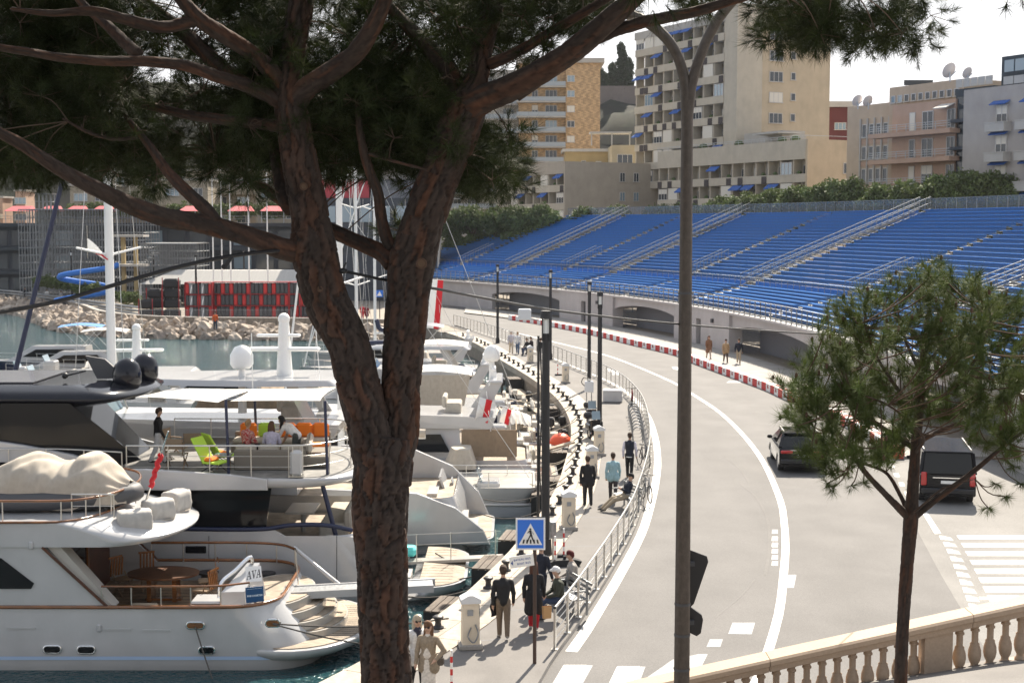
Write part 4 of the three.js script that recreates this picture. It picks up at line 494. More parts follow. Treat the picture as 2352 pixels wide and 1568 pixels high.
[[490, 378, 590], [510, 400, 480], [530, 410, 505], [572, 395, 500], [615, 400, 640]].forEach((a, i) => { const d = 178, p = at2(a[0], d), h = yAt(a[1], d), o = thing('flagpole', ['leftmost white flagpole above the marquee', 'second white flagpole above the marquee', 'middle white flagpole above the marquee', 'fourth white flagpole above the marquee', 'white flagpole beside the left pine trunk'][i], 'flagpole', p, 0, 'white flagpoles'); mesh('pole', cyl(0.11, 0.05, h, 0, 0, 0, 8), ML.white, o); mesh('finial', sph(0.12, 0, h, 0), ML.white, o); });
{ // shore road: guard rails, parked cars come later
  const gl = [at(-10, 645, 205), at(60, 652, 196), at(140, 668, 184), at(235, 690, 170), at(320, 706, 160)].map(p => V(p.x, 0, p.z)), c = curveOf(gl), o = thing('guard_rail', 'steel guard rail along the shore road', 'guard rail'); for (const y of [0.35, 0.72, 1.09]) mesh('rail', tube(c.getSpacedPoints(20).map(p => V(p.x, y, p.z)), 0.13, 5, false, 40), ML.galv, o); for (let i = 0; i <= 20; i++) { const p = c.getPointAt(i / 20); mesh('post', bar(V(p.x, 0, p.z - 0.15), V(p.x, 1.2, p.z - 0.15), 0.06, 5), ML.galv, o); }
}
// ---------------------------------------------------------------- boats
function hullRing(xs, xm, xb, b, rc, y, pw = 2.2) { const h = []; for (let i = 0; i <= 14; i++) { const t = Math.pow(i / 14, 1.3), x = lerp(xb, xm, t); h.push(V(x, y, b * (1 - Math.pow(Math.max(0, (xm - x) / (xm - xb)), pw)))); } for (let i = 0; i <= 6; i++) { const a = Math.PI / 2 * (1 - i / 6); h.push(V(xs - rc + rc * Math.cos(a), y, b - rc + rc * Math.sin(a))); } h.push(V(xs, y, (b - rc) * 0.4)); const m = h.slice(1).reverse().map(p => V(p.x, y, -p.z)); return [...h, ...m]; }
function textTex(w, h, draw) { const c = document.createElement('canvas'); c.width = w; c.height = h; const x = c.getContext('2d'); draw(x, w, h); const t = new THREE.CanvasTexture(c); t.colorSpace = THREE.SRGBColorSpace; t.magFilter = THREE.LinearFilter; return t; }
function printM(w, h, draw, o = {}) { const m = new THREE.MeshStandardMaterial({ map: textTex(w, h, draw), roughness: 0.5, ...o }); m.userData.ownUV = true; return m; }
function railing(par, name, pts, hgt, postEvery, M, capM, capR = 0.03, mids = 1) { const c = curveOf(pts), L = c.getLength(), n = Math.max(1, Math.round(L / postEvery)); mesh(name, tube(c.getSpacedPoints(n * 2 + 4).map(p => V(p.x, p.y + hgt, p.z)), capR, 7, false, n * 6 + 8), capM || M, par); for (let i = 0; i <= n; i++) { const p = c.getPointAt(i / n); mesh('stanchion', bar(p, V(p.x, p.y + hgt, p.z), 0.018, 6), M, par); } for (let k = 1; k <= mids; k++) mesh('wire', tube(c.getSpacedPoints(n * 2 + 4).map(p => V(p.x, p.y + hgt * k / (mids + 1), p.z)), 0.008, 4, false, n * 4 + 6), M, par); }
function coverGeo(nx, nz, f) { return grid(nx, nz, f); }
const rope = (pts, r, name, label, group, M = ML.rope) => tag(mesh(name, tube(pts, r, 5, false, pts.length * 8), M), label, 'rope', group);
const sag = (a, b, s, n = 5) => Array.from({ length: n + 1 }, (_, i) => { const t = i / n, p = V().lerpVectors(a, b, t); p.y -= s * 4 * t * (1 - t); return p; });
{ // ---------- the classic white yacht nearest to us
  const dc = 38.6, B = 2.6, O = V(-6.1, WATER, -dc), y = thing('motor_yacht', 'nearest classic white motor yacht with teak aft deck and varnished rails', 'yacht', O.clone());
  const q = (px, py, z = B) => at(px, py, dc - z).sub(O), hh = h => h - WATER;
  const sheer = hh(0.39);
  mesh('hull', loft([hullRing(0.6, -9, -25, B * 0.9, 1.2, -0.6), hullRing(1.05, -8, -25.5, B, 1.35, 0.05), hullRing(0.95, -8, -25.8, B + 0.02, 1.35, 0.34), hullRing(0.80, -8, -26, B + 0.03, 1.32, 0.6), hullRing(0.45, -8, -26.4, B + 0.02, 1.3, 1.05), hullRing(0.15, -8, -26.7, B, 1.28, 1.4), hullRing(0, -8, -27, B - 0.02, 1.25, sheer)], true, false), ML.gel, y);
  mesh('boot_stripe', loft([hullRing(1.0, -8, -25.6, B + 0.035, 1.36, 0.29), hullRing(0.965, -8, -25.7, B + 0.04, 1.36, 0.385)], false, false), ML.gelBlue, y);
  const deckPts = hullRing(-0.1, -8, -26.5, B - 0.1, 1.2, 0), dg = new THREE.ShapeGeometry(new THREE.Shape(deckPts.map(p => new THREE.Vector2(p.x, -p.z)))).rotateX(-Math.PI / 2).translate(0, hh(-0.16), 0); mesh('deck', dg, ML.teak, y);
  for (let k = -7; k <= 7; k++) mesh('plank_seam', box(5.2, 0.004, 0.012, -2.9, hh(-0.16) + 0.004, k * 0.33), ML.rubber, y);
  const cap = hullRing(0, -8, -27, B - 0.02, 1.25, sheer + 0.03).slice(10, 34); mesh('cap_rail', tube(cap, 0.05, 7, false, 120), ML.varnish, y);
  // wide-body sides with the slanting cut
  for (const s of [1, -1]) { const w = mesh('topside', prism([[-26, sheer], [-4.33, sheer], [-5.95, hh(1.98)], [-5.95, hh(2.05)], [-25, hh(2.62)]], 0.1).translate(0, 0, s > 0 ? B - 0.12 : -B + 0.02), ML.gel, y); mesh('trim', [beam(V(-4.3, sheer, s * (B + 0.01)), V(-5.98, hh(1.99), s * (B + 0.01)), 0.06, 0.06)], ML.mahogany, w); }
  mesh('coaming', prism([[-4.45, sheer], [-4.2, sheer], [-5.55, hh(1.98)], [-5.9, hh(1.98)]], 0.5).translate(0, 0, B - 0.6), ML.gelWarm, y);
  mesh('saloon_bulkhead', box(0.1, 2.2, B * 2 - 0.3, -5.75, hh(0.92), 0), ML.mahogany, y); mesh('saloon_door', box(0.06, 1.9, 1.3, -5.68, hh(0.8), 0.6), ML.tint, y); mesh('door_frame', [box(0.1, 1.95, 0.1, -5.66, hh(0.8), 1.3), box(0.1, 1.95, 0.1, -5.66, hh(0.8), -0.1)], ML.varnish, y);
  const wp = [[-13, 1.62], [-6.18 - 0.5, 1.62], [-6.05 - 0.35, 1.06], [-6.2 - 0.35, 0.9], [-13, 0.9]]; mesh('window', prism([[-14, hh(1.7)], [-7.05, hh(1.7)], [-6.22, hh(1.04)], [-6.3, hh(0.9)], [-14, hh(0.9)]], 0.03).translate(0, 0, B - 0.025), ML.tint, y);
  // upper deck with its rounded overhang
  const od = (dx, yy, ins = 0) => { const a = []; for (let i = 0; i <= 20; i++) { const t = -Math.PI / 2 + Math.PI * i / 20; a.push(V(-4.4 + dx + (1.78 - ins) * Math.cos(t), yy, (B + 0.02 - ins * 0.0) * Math.sin(t))); } return [V(-25, yy, -B - 0.02), ...a, V(-25, yy, B + 0.02)]; };
  mesh('upper_deck', loft([od(-0.12, hh(1.99)), od(0, hh(2.06)), od(0.02, hh(2.14)), od(-0.35, hh(2.32), 0.25), od(-0.9, hh(2.5), 0.5), od(-1.35, hh(2.62), 0.55)], true, true), ML.gel, y);
  mesh('upper_deck_trim', tube(od(-1.35, hh(2.64), 0.55), 0.035, 6, false, 90), ML.varnish, y);
  const urail = []; for (let i = 0; i <= 14; i++) { const t = Math.PI / 2 - Math.PI * i / 14; urail.push(V(-5.6 + 1.35 * Math.cos(t), hh(2.62), (B - 0.1) * Math.sin(t))); } railing(y, 'varnished_rail', [V(-16, hh(2.62), B - 0.1), V(-9, hh(2.62), B - 0.1), ...urail, V(-9, hh(2.62), -B + 0.1), V(-16, hh(2.62), -B + 0.1)], 0.55, 1.5, ML.steel, ML.varnish, 0.035, 0);
  // aft deck rails
  railing(y, 'varnished_rail', [V(-4.5, sheer, B - 0.06), V(-2.6, sheer, B - 0.05), V(-1.5, sheer, B - 0.1), V(-0.75, sheer, B - 0.45)], 0.56, 0.85, ML.steel, ML.varnish, 0.03, 0);
  railing(y, 'varnished_rail', [V(-4.5, sheer, -B + 0.06), V(-1.4, sheer, -B + 0.08), V(-0.6, sheer, -B + 0.35), V(-0.15, sheer, -B + 0.9)], 0.56, 0.95, ML.steel, ML.varnish, 0.04, 0);
  // stern steps and swim platform
  const el = (cx, rx, rz, yy, n = 30) => Array.from({ length: n }, (_, i) => { const a = i / n * 2 * Math.PI; return V(cx + rx * Math.cos(a), yy, rz * Math.sin(a)); });
  mesh('swim_platform', loft([el(0.15, 1.9, 2.62, hh(-0.98)), el(0.2, 2.08, 2.78, hh(-0.86)), el(0.2, 2.1, 2.8, hh(-0.72)), el(0.2, 2.04, 2.74, hh(-0.70))], true, true), ML.gel, y); mesh('platform_teak', loft([el(0.2, 1.92, 2.6, hh(-0.70)), el(0.2, 1.92, 2.6, hh(-0.675))], false, true), ML.teakPale, y); for (let k = -8; k <= 8; k++) mesh('plank_seam', box(1.1, 0.004, 0.012, 1.45, hh(-0.672), k * 0.2), ML.rubber, y);
  for (let k = 0; k < 4; k++) { const st = mesh('step', loft([el(-0.35 + k * 0.3, 1.0, 1.75, hh(-0.70 + 0.0), 26), el(-0.35 + k * 0.3, 1.0, 1.75, hh(0.22 - k * 0.24), 26)], false, true, true), ML.gelWarm, y); mesh('tread', loft([el(-0.33 + k * 0.3, 0.93, 1.62, hh(0.22 - k * 0.24), 26), el(-0.33 + k * 0.3, 0.93, 1.62, hh(0.245 - k * 0.24), 26)], false, true), ML.teakPale, st); }
  // stern console with name and charter board
  const cs = mesh('stern_console', loft([[V(-1.6, hh(-0.16), 1.9), V(-0.9, hh(-0.16), 1.9), V(-0.5, hh(-0.16), 0.7), V(-1.5, hh(-0.16), 0.7)], [V(-1.55, hh(0.62), 1.86), V(-0.95, hh(0.62), 1.8), V(-0.72, hh(1.15), 0.8), V(-1.05, hh(1.15), 0.8)]], true, true, true), ML.gel, y);
  mesh('console_rail', tube([V(-1.62, hh(0.45), 1.8), V(-1.6, hh(0.8), 1.7), V(-1.3, hh(1.05), 1.3), V(-0.95, hh(1.32), 0.85), V(-0.92, hh(1.15), 0.82)], 0.055, 8, false, 30), ML.chrome, cs);
  mesh('bench', rbox(0.9, 0.5, 0.8, -1.95, hh(0.1), 1.4, 0.04), ML.gel, y); mesh('bench_trim', box(0.94, 0.06, 0.84, -1.95, hh(0.26), 1.4), ML.mahogany, y);
  const nm = mesh('name_lettering', new THREE.PlaneGeometry(0.46, 0.4), printM(256, 200, (c, w, h) => { c.fillStyle = '#f2f2f0'; c.fillRect(0, 0, w, h); c.fillStyle = '#333338'; c.font = 'bold 150px serif'; c.textAlign = 'center'; c.save(); c.translate(w / 2, h * 0.8); c.transform(1, -0.12, -0.1, 1, 0, 0); c.scale(0.72, 1); c.fillText('AVA', 0, 0); c.restore(); }), cs); nm.rotation.set(-0.32, 0.62, 0.1); nm.position.set(-0.76, hh(1.02), 1.5);
  const fc = mesh('charter_board', new THREE.BoxGeometry(0.46, 0.4, 0.02), printM(256, 200, (c, w, h) => { c.fillStyle = '#0d4a78'; c.fillRect(0, 0, w, h); c.fillStyle = '#e8f0f4'; c.font = 'bold 34px sans-serif'; c.textAlign = 'center'; c.fillText('FOR CHARTER', w / 2, h * 0.62); c.fillRect(20, 22, w - 40, 3); }), y); fc.rotation.set(-0.1, 0.25, 0.06); fc.position.set(-0.6, hh(0.66), 2.25);
  // fairleads, portholes, vents
  const oval = (px, py, w, hgt, dark, nm2) => { const p = q(px, py, B + 0.06), s = new THREE.Shape(), r = hgt / 2; s.absarc(-w / 2 + r, 0, r, Math.PI / 2, Math.PI * 1.5); s.absarc(w / 2 - r, 0, r, -Math.PI / 2, Math.PI / 2); const o = mesh(nm2, new THREE.ExtrudeGeometry(s, { depth: 0.03, bevelEnabled: true, bevelSize: 0.02, bevelThickness: 0.02, bevelSegments: 2 }).translate(p.x, p.y, p.z - 0.03), ML.chrome, y); const s2 = new THREE.Shape(), r2 = r * 0.8, w2 = w - r * 0.4; s2.absarc(-w2 / 2 + r2, 0, r2, Math.PI / 2, Math.PI * 1.5); s2.absarc(w2 / 2 - r2, 0, r2, -Math.PI / 2, Math.PI / 2); mesh('opening', new THREE.ExtrudeGeometry(s2, { depth: 0.03, bevelEnabled: false }).translate(p.x, p.y, p.z + 0.0), dark ? ML.tint : ML.varnish, o); };
  oval(119, 1491, 0.46, 0.2, 1, 'porthole'); oval(197, 1492, 0.46, 0.2, 1, 'porthole'); oval(474, 1493, 0.42, 0.19, 1, 'porthole'); oval(448, 1436, 0.46, 0.18, 0, 'fairlead'); oval(626, 1431, 0.38, 0.2, 0, 'fairlead');
  for (const [px, py] of [[48, 1442], [270, 1445], [359, 1447]]) { const p = q(px, py, B + 0.02); mesh('rub_strip', box(0.72, 0.05, 0.04, p.x, p.y, p.z), ML.gel, y); } for (const [px, py] of [[70, 1252], [227, 1442]]) { const p = q(px, py, B + 0.03); mesh('side_lamp', rbox(0.13, 0.2, 0.1, p.x, p.y, p.z, 0.03), ML.gel, y); }
  for (let i = 0; i < 3; i++) { const p = q(261, 1544 + i * 9, B + 0.05); mesh('draught_mark', box(0.09, 0.03, 0.01, p.x, p.y, p.z), ML.navy, y); }
  mesh('locker', rbox(0.7, 0.5, 0.5, -3.55, hh(0.1), B - 0.45, 0.03), ML.teakPale, y); for (let k = 0; k < 6; k++) mesh('louvre', box(0.5, 0.03, 0.02, -3.55, hh(-0.06) + k * 0.065, B - 0.19), ML.decking, y);
  mesh('winch', [cyl(0.24, 0.2, 0.35, -2.7, hh(-0.16), -1.9, 14), cyl(0.3, 0.3, 0.05, -2.7, hh(0.19), -1.9, 14)], ML.black, y); mesh('winch', [cyl(0.22, 0.18, 0.35, -1.0, hh(-0.16), -1.8, 14), cyl(0.27, 0.27, 0.05, -1.0, hh(0.19), -1.8, 14)], ML.black, y);
  // passerelle
  const ps = thing('gangway', 'white grated gangway reaching from the classic yacht to the quay', 'gangway', O.clone()); mesh('grating', beam(V(-0.2, hh(0.22), 0.2), V(3.9, hh(0.36), -0.1), 0.62, 0.05), ML.galv, ps); for (const s of [-0.36, 0.36]) mesh('side_rail', beam(V(-0.2, hh(0.17), 0.2 + s), V(3.95, hh(0.31), -0.1 + s), 0.09, 0.2), ML.gel, ps); for (const x of [0.15, 2.6]) mesh('stanchion', bar(V(x, hh(0.2), -0.3), V(x - 0.06, hh(1.2), -0.3), 0.02, 6), ML.steel, ps); mesh('strut', tube([V(-0.2, hh(0.95), -1.9), V(0.6, hh(0.45), -1.4), V(1.5, hh(0.0), -0.6)], 0.06, 6), ML.gel, ps);
  // table and chairs
  const tb = thing('deck_table', 'oval wooden table on the classic yacht aft deck', 'table', V(O.x - 3.6, O.y + hh(-0.16), O.z - 0.3)); mesh('tabletop', cyl(0.98, 1.0, 0.06, 0, 0.72, 0, 28).scale(1, 1, 0.75), ML.mahogany2, tb); for (const x of [-0.35, 0.35]) mesh('leg', box(0.12, 0.72, 0.5, x, 0.36, 0), ML.varnish, tb); mesh('foot', box(1.0, 0.06, 0.16, 0, 0.03, 0), ML.varnish, tb);
  const chair = (x, z, ry, label) => { const c = thing('deck_chair', label, 'chair', V(O.x + x, O.y + hh(-0.16), O.z + z), ry, 'wooden deck chairs'); mesh('seat', box(0.46, 0.04, 0.44, 0, 0.45, 0), ML.teak, c); for (let i = 0; i < 5; i++) mesh('slat', box(0.05, 0.52, 0.025, -0.18 + i * 0.09, 0.75, -0.22 - 0.06, 0, 0.14), ML.varnish, c); mesh('top_rail', box(0.46, 0.06, 0.03, 0, 1.02, -0.33), ML.varnish, c); for (const sx of [-0.2, 0.2]) { mesh('leg', bar(V(sx, 0, 0.22), V(sx, 0.62, -0.2), 0.02, 5), ML.teak, c); mesh('leg', bar(V(sx, 0, -0.24), V(sx, 0.45, 0.2), 0.02, 5), ML.teak, c); } };
  chair(-2.35, 0.3, -1.9, 'folding wooden chair at the sunlit end of the table'); chair(-2.5, -0.7, -1.3, 'folding wooden chair behind the sunlit one'); chair(-4.3, -1.4, 0.4, 'folding wooden chair in the shaded doorway'); chair(-4.9, -0.9, 0.9, 'folding wooden chair deepest in the shade');
  // covered tender on the upper deck
  const td = thing('covered_tender', 'inflatable tender under a creased beige cover on the upper deck', 'tender', V(O.x - 7.0, O.y + hh(2.62), O.z + 0.4)); const fold = (u, v) => 0.07 * n2(u * 2 + 7, v * 1.2) + 0.06 * Math.cos(9 * n2(u * 1.5 + v * 0.9 + 3, v * 0.8 - u * 0.4)) * (0.4 + Math.abs(v - 0.5)) + 0.03 * n2(u * 5 - v * 2, v * 1.4);
  mesh('cover', grid(150, 56, (u, v) => { const x = lerp(-4.6, 2.75, u), a = lerp(-1.62, 1.62, v), prof = 0.66 + 0.40 * Math.exp(-Math.pow((x - 0.1) / 0.8, 2)) + 0.46 * Math.exp(-Math.pow((x - 1.75) / 0.55, 2)), end = smooth(clamp((2.77 - x) / 0.6)), w = 0.95 * (0.55 + 0.45 * end), hgt = prof * (0.35 + 0.65 * end), c = Math.max(0, Math.cos(a * 0.97)); const f = fold(u * 2, v); return V(x, 0.35 + hgt * Math.pow(c, 0.62) + f * (0.4 + c) - (Math.abs(a) > 1.45 ? 0.18 + 0.14 * n2(u * 7, 3) : 0), Math.sin(a) * w * (1 + 0.1 * f * 3)); }), ML.canvas, td).material.side = THREE.DoubleSide;
  mesh('tube', tube([V(-4.5, 0.3, 0.85), V(0.7, 0.3, 0.85), V(2.2, 0.34, 0.6), V(2.85, 0.4, 0), V(2.2, 0.34, -0.6), V(0.5, 0.3, -0.85), V(-4.5, 0.3, -0.85)], 0.26, 9, false, 60), ML.darkGrey, td); mesh('keel', loft([[V(-4.4, 0.05, -0.3), V(2, 0.05, -0.1), V(2, 0.05, 0.1), V(-4.4, 0.05, 0.3)], [V(-4.4, 0.35, -0.8), V(2.3, 0.4, -0.1), V(2.3, 0.4, 0.1), V(-4.4, 0.35, 0.8)]], true, true), ML.gelGrey, td); mesh('chock', [box(0.15, 0.3, 1.4, -3, 0.12, 0), box(0.15, 0.3, 1.2, 0.6, 0.12, 0)], ML.steel, td);
  railing(y, 'tender_rail', [V(-5.4, hh(2.62), 1.95), V(-4.3, hh(2.62), 1.95)], 0.62, 0.37, ML.steel, null, 0.02, 1);
  // canvas wrapped life rafts
  const wrap = (px, py, z, w, hgt, l, ry, label) => { const p = at(px, py, dc - z), o = thing('canvas_cover', label, 'cover', V(p.x, p.y - hgt * 0.45, p.z), ry, 'white canvas covers on the overhang'); const g = new THREE.CapsuleGeometry(0.5, 0.5, 10, 28).rotateZ(Math.PI / 2), P = g.attributes.position; for (let i = 0; i < P.count; i++) { const v = V().fromBufferAttribute(P, i); { const m = Math.max(Math.abs(v.x) / 0.75, Math.abs(v.y) / 0.5, Math.abs(v.z) / 0.5), l0 = Math.hypot(v.x / 0.75, v.y / 0.5, v.z / 0.5); v.multiplyScalar(lerp(1, l0 / Math.max(m, 0.3), 0.55) * 0.86); } const k = 1.03 - 0.07 * Math.abs(n3(v.x * 5 + px, v.y * 1.2, v.z * 2)) - 0.05 * Math.abs(n3(v.x * 2 + px, v.y * 3 + v.x * 3, v.z * 4)); P.setXYZ(i, v.x / 0.75 * l / 2 * k, (v.y * k + (v.y < -0.3 ? -0.02 : 0)) * hgt, v.z * w * k); } g.translate(0, hgt * 0.48, 0); g.computeVertexNormals(); mesh('cover', g, ML.canvasPale, o); mesh('hem', new THREE.TorusGeometry(0.5, 0.02, 5, 30).rotateX(Math.PI / 2).scale(l * 0.98, 1, w * 0.98).translate(0, hgt * 0.14, 0), ML.canvas, o); };
  wrap(308, 1198, 1.6, 0.75, 0.72, 1.05, 0.45, 'nearest of three white canvas wrapped rafts on the overhang'); wrap(362, 1172, 0.55, 0.72, 0.7, 0.95, 0.8, 'middle of three white canvas wrapped rafts'); wrap(404, 1152, -0.7, 0.7, 0.72, 0.9, 1.2, 'farthest white canvas wrapped raft at the overhang tip');
  const fs = thing('flagstaff', 'leaning chrome flagstaff with a furled red ensign', 'flagstaff', at(333, 1155, 38.4)); const e = at(386, 990, 38.0).sub(fs.position); mesh('staff', bar(V(0, 0, 0), e, 0.03, 8, 0.022), ML.chrome, fs); mesh('ensign', tube(Array.from({ length: 12 }, (_, i) => V().lerpVectors(V(), e, 0.22 + i * 0.042).add(V(0.03 * Math.sin(i * 2.1), 0, 0.04 * Math.cos(i * 1.7)))), 0.07, 7, false, 50), ML.redFlag, fs);
  rope([q(626, 1432, B + 0.1).add(O), ...sag(q(700, 1437, B).add(O), V(-1.6, 0.35, -35.2), 0.1)], 0.022, 'mooring_line', 'dark mooring line from the chrome fairlead to the quay', 'mooring lines'); rope([q(626, 1433, B + 0.1).add(O), q(740, 1462, B + 0.3).add(O), at(900, 1490, 34.3)], 0.022, 'mooring_line', 'second dark line dropping from the chrome fairlead', 'mooring lines'); rope(sag(q(448, 1440, B + 0.1).add(O), at(497, 1585, 35.2), 0.05, 3), 0.02, 'mooring_line', 'dark line hanging down the white hull', 'mooring lines');
}
{ // ---------- the modern yacht with black superstructure
  const dc = 45, B = 3.15, O = V(-3.9, WATER, -dc), y = thing('motor_yacht', 'modern white yacht with black superstructure, white sun awnings and people on its upper deck', 'yacht', O.clone());
  const q = (px, py, z = B) => at(px, py, dc - z).sub(O), hh = h => h - WATER, K = q;
  const ring = (x, b, rc, h) => hullRing(x, -10, -27, b, rc, hh(h));
  mesh('hull', loft([ring(0.2, B * 0.9, 0.9, -1.9), ring(0.45, B, 0.9, -0.9), ring(0.25, B, 0.9, -0.4), ring(-0.3, B + 0.02, 0.9, 0.5), ring(-0.7, B + 0.02, 0.9, 1.0)], true, false), ML.gel, y);
  mesh('main_deck', new THREE.ShapeGeometry(new THREE.Shape(ring(-0.8, B - 0.1, 0.8, 0).map(p => new THREE.Vector2(p.x, -p.z)))).rotateX(-Math.PI / 2).translate(0, hh(0.45), 0), ML.teakPale, y);
  mesh('swim_platform', loft([ring(2.1, B - 0.5, 1.4, -1.1), ring(2.45, B - 0.35, 1.4, -0.9), ring(2.5, B - 0.35, 1.4, -0.68)].map(r => r.filter(p => p.x > -3)), true, true), ML.gel, y); mesh('platform_teak', loft([ring(2.4, B - 0.45, 1.35, -0.68), ring(2.4, B - 0.45, 1.35, -0.655)].map(r => r.filter(p => p.x > -0.6)), false, true), ML.teakPale, y);
  for (let k = -6; k <= 6; k++) mesh('plank_seam', box(2.2, 0.004, 0.012, 0.95, hh(-0.652), k * 0.36), ML.rubber, y);
  mesh('transom_stair', [0, 1, 2, 3].map(k => box(0.32, 0.28, 1.1, 0.65 - k * 0.3, hh(-0.55 + k * 0.26), 2.0)), ML.gelWarm, y); mesh('transom', box(0.6, 1.5, 3.4, -0.3, hh(-0.05), -0.5), ML.gel, y);
  for (const [x, z] of [[0.2, 2.1], [0.35, -1.2]]) { mesh('lounge_cushion', rbox(0.8, 0.3, 0.6, x, hh(-0.45), z, 0.08), ML.teal, y); }
  mesh('main_saloon', loft([[V(-27, hh(0.5), -2.7), V(-4.4, hh(0.5), -2.7), V(-4.4, hh(0.5), 2.7), V(-27, hh(0.5), 2.7)], [V(-27, hh(2.45), -2.75), V(-4.8, hh(2.45), -2.75), V(-4.8, hh(2.45), 2.75), V(-27, hh(2.45), 2.75)]], true, true, true), ML.tint, y);
  mesh('window_band', prism([[-22, hh(1.1)], [-3.5, hh(1.1)], [-3.3, hh(2.42)], [-22, hh(2.42)]], 0.06).translate(0, 0, B - 0.28), ML.tint, y);
  mesh('aft_bulwark', prism([[-7.2, hh(0.42)], [-0.8, hh(0.42)], [-0.75, hh(0.95)], [-1.6, hh(1.0)], [-2.2, hh(0.8)], [-2.7, hh(0.85)], [-3.2, hh(1.16)], [-7.2, hh(1.16)]], 0.12).translate(0, 0, B - 0.14), ML.gel, y); mesh('bulwark_cap', tube([V(-6.8, hh(1.2), B - 0.06), V(-3.4, hh(1.2), B - 0.06), V(-2.8, hh(1.3), B - 0.06), V(-1.6, hh(1.3), B - 0.06), V(-0.9, hh(1.1), B - 0.3)], 0.07, 7, false, 30), ML.navy, y);
  const pr = K(449, 1262, B + 0.03); mesh('hull_vent', rbox(0.62, 0.22, 0.05, pr.x, pr.y, pr.z, 0.02), ML.tint, y); for (const px of [479, 773]) { const a = K(px, 1230, B + 0.035), b = K(px, 1345, B + 0.035); mesh('hull_joint', bar(a, b, 0.008, 4), ML.black, y); }
  for (const x of [-1.3]) mesh('post', bar(V(x, hh(0.5), B - 0.35), V(x - 0.5, hh(2.5), B - 0.35), 0.07, 8), ML.navy, y);
  mesh('aft_sofa', [rbox(0.9, 0.5, 3.6, -1.7, hh(0.7), -0.6, 0.06), rbox(0.25, 0.6, 3.6, -1.25, hh(1.05), -0.6, 0.06)], ML.cushion, y); mesh('aft_table', [box(0.9, 0.06, 1.6, -2.8, hh(1.2), 0), cyl(0.08, 0.08, 0.75, -2.8, hh(0.45), 0)], ML.gelWarm, y);
  // upper deck slab: white band sweeping to a pointed stern
  const ud = (x, b, h) => { const a = []; for (let i = 0; i <= 22; i++) { const t = -Math.PI / 2 + Math.PI * i / 22; a.push(V(x - 1.9 + 1.9 * Math.pow(Math.abs(Math.cos(t)), 0.75), hh(h), b * Math.sin(t))); } return [V(-27, hh(h), -b), ...a, V(-27, hh(h), b)]; };
  mesh('upper_deck', loft([ud(-0.9, B - 0.12, 2.42), ud(-0.55, B, 2.5), ud(-0.35, B + 0.04, 2.66), ud(-0.6, B, 2.72)], true, true), ML.gel, y);
  mesh('deck_teak', loft([ud(-0.85, B - 0.15, 2.722), ud(-0.85, B - 0.15, 2.735)], false, true), ML.gelGreyDeck, y);
  mesh('side_bulwark', prism([[-24, hh(2.7)], [-24, hh(4.1)], [-13.4, hh(4.05)], [-12.2, hh(3.92)], [-10.6, hh(3.68)], [-9.2, hh(3.4)], [-8.2, hh(3.05)], [-7.8, hh(2.74)]], 0.14, 0.03).translate(0, 0, B - 0.2), ML.gel, y); mesh('side_bulwark', prism([[-24, hh(2.7)], [-24, hh(4.0)], [-13.4, hh(3.9)], [-10.6, hh(3.5)], [-7.8, hh(2.74)]], 0.14).translate(0, 0, -B + 0.06), ML.gel, y);
  mesh('lower_band', prism([[-24, hh(2.42)], [-24, hh(3.0)], [-9.6, hh(3.0)], [-7, hh(3.0)], [-4.5, hh(2.84)], [-3.4, hh(2.7)], [-3.4, hh(2.42)]], 0.12, 0.03).translate(0, 0, B + 0.0), ML.gel, y);
  mesh('slit_window', prism([[-24, hh(3.2)], [-24, hh(3.42)], [-10.2, hh(3.2)], [-8.9, hh(3.06)], [-10.2, hh(3.04)]], 0.02).translate(0, 0, B - 0.02), ML.tint, y);
  // black wheelhouse and roof
  mesh('wheelhouse', loft([[V(-26, hh(2.75), -2.5), V(-8.3, hh(2.75), -2.5), V(-8.3, hh(2.75), 2.5), V(-26, hh(2.75), 2.5)], [V(-26, hh(4.75), -2.3), V(-10.1, hh(4.75), -2.3), V(-10.1, hh(4.75), 2.3), V(-26, hh(4.75), 2.3)]], true, true, true), ML.tint, y);
  mesh('side_glass', prism([[-13.2, hh(4.02)], [-11.3, hh(4.95)], [-9.3, hh(4.95)], [-7.2, hh(3.25)], [-8.3, hh(2.95)], [-9.4, hh(3.45)]], 0.05).translate(0, 0, B - 0.28), ML.tint, y);
  mesh('helm_counter', [rbox(4.5, 0.5, 1.2, -14.6, hh(4.0), 1.4, 0.06)], ML.gelWarm, y);
  const rf = (x, b, h) => { const a = []; for (let i = 0; i <= 12; i++) { const t = -Math.PI / 2 + Math.PI * i / 12; a.push(V(x - 1.1 + 1.1 * Math.cos(t), hh(h) + 0.0, b * Math.sin(t))); } return [V(-27, hh(h), -b), ...a, V(-27, hh(h), b)]; };
  mesh('roof', loft([rf(-8.6, 2.3, 4.72), rf(-7.6, 2.85, 4.95), rf(-7.4, 2.95, 5.1), rf(-7.9, 2.75, 5.3), rf(-8.6, 2.3, 5.42)], true, true), ML.gloss, y);
  for (let k = 0; k < 3; k++) mesh('solar_panel', box(2.3, 0.03, 3.6, -11.9 - k * 2.4, hh(5.45), 0), ML.solar, y);
  const dome = (x, z, r, h) => { const d = mesh('radome', lathe([[0.02, h + r * 1.25], [r * 0.5, h + r * 1.12], [r * 0.85, h + r * 0.75], [r, h + r * 0.2], [r, h - r * 0.45], [r * 0.85, h - r * 0.85], [r * 0.5, h - r], [0.02, h - r]].reverse(), 28).translate(x, 0, z), ML.gloss, y); mesh('radome_base', cyl(r * 0.55, r * 0.5, 0.35, x, h - r - 0.3, z, 14), ML.black, d); };
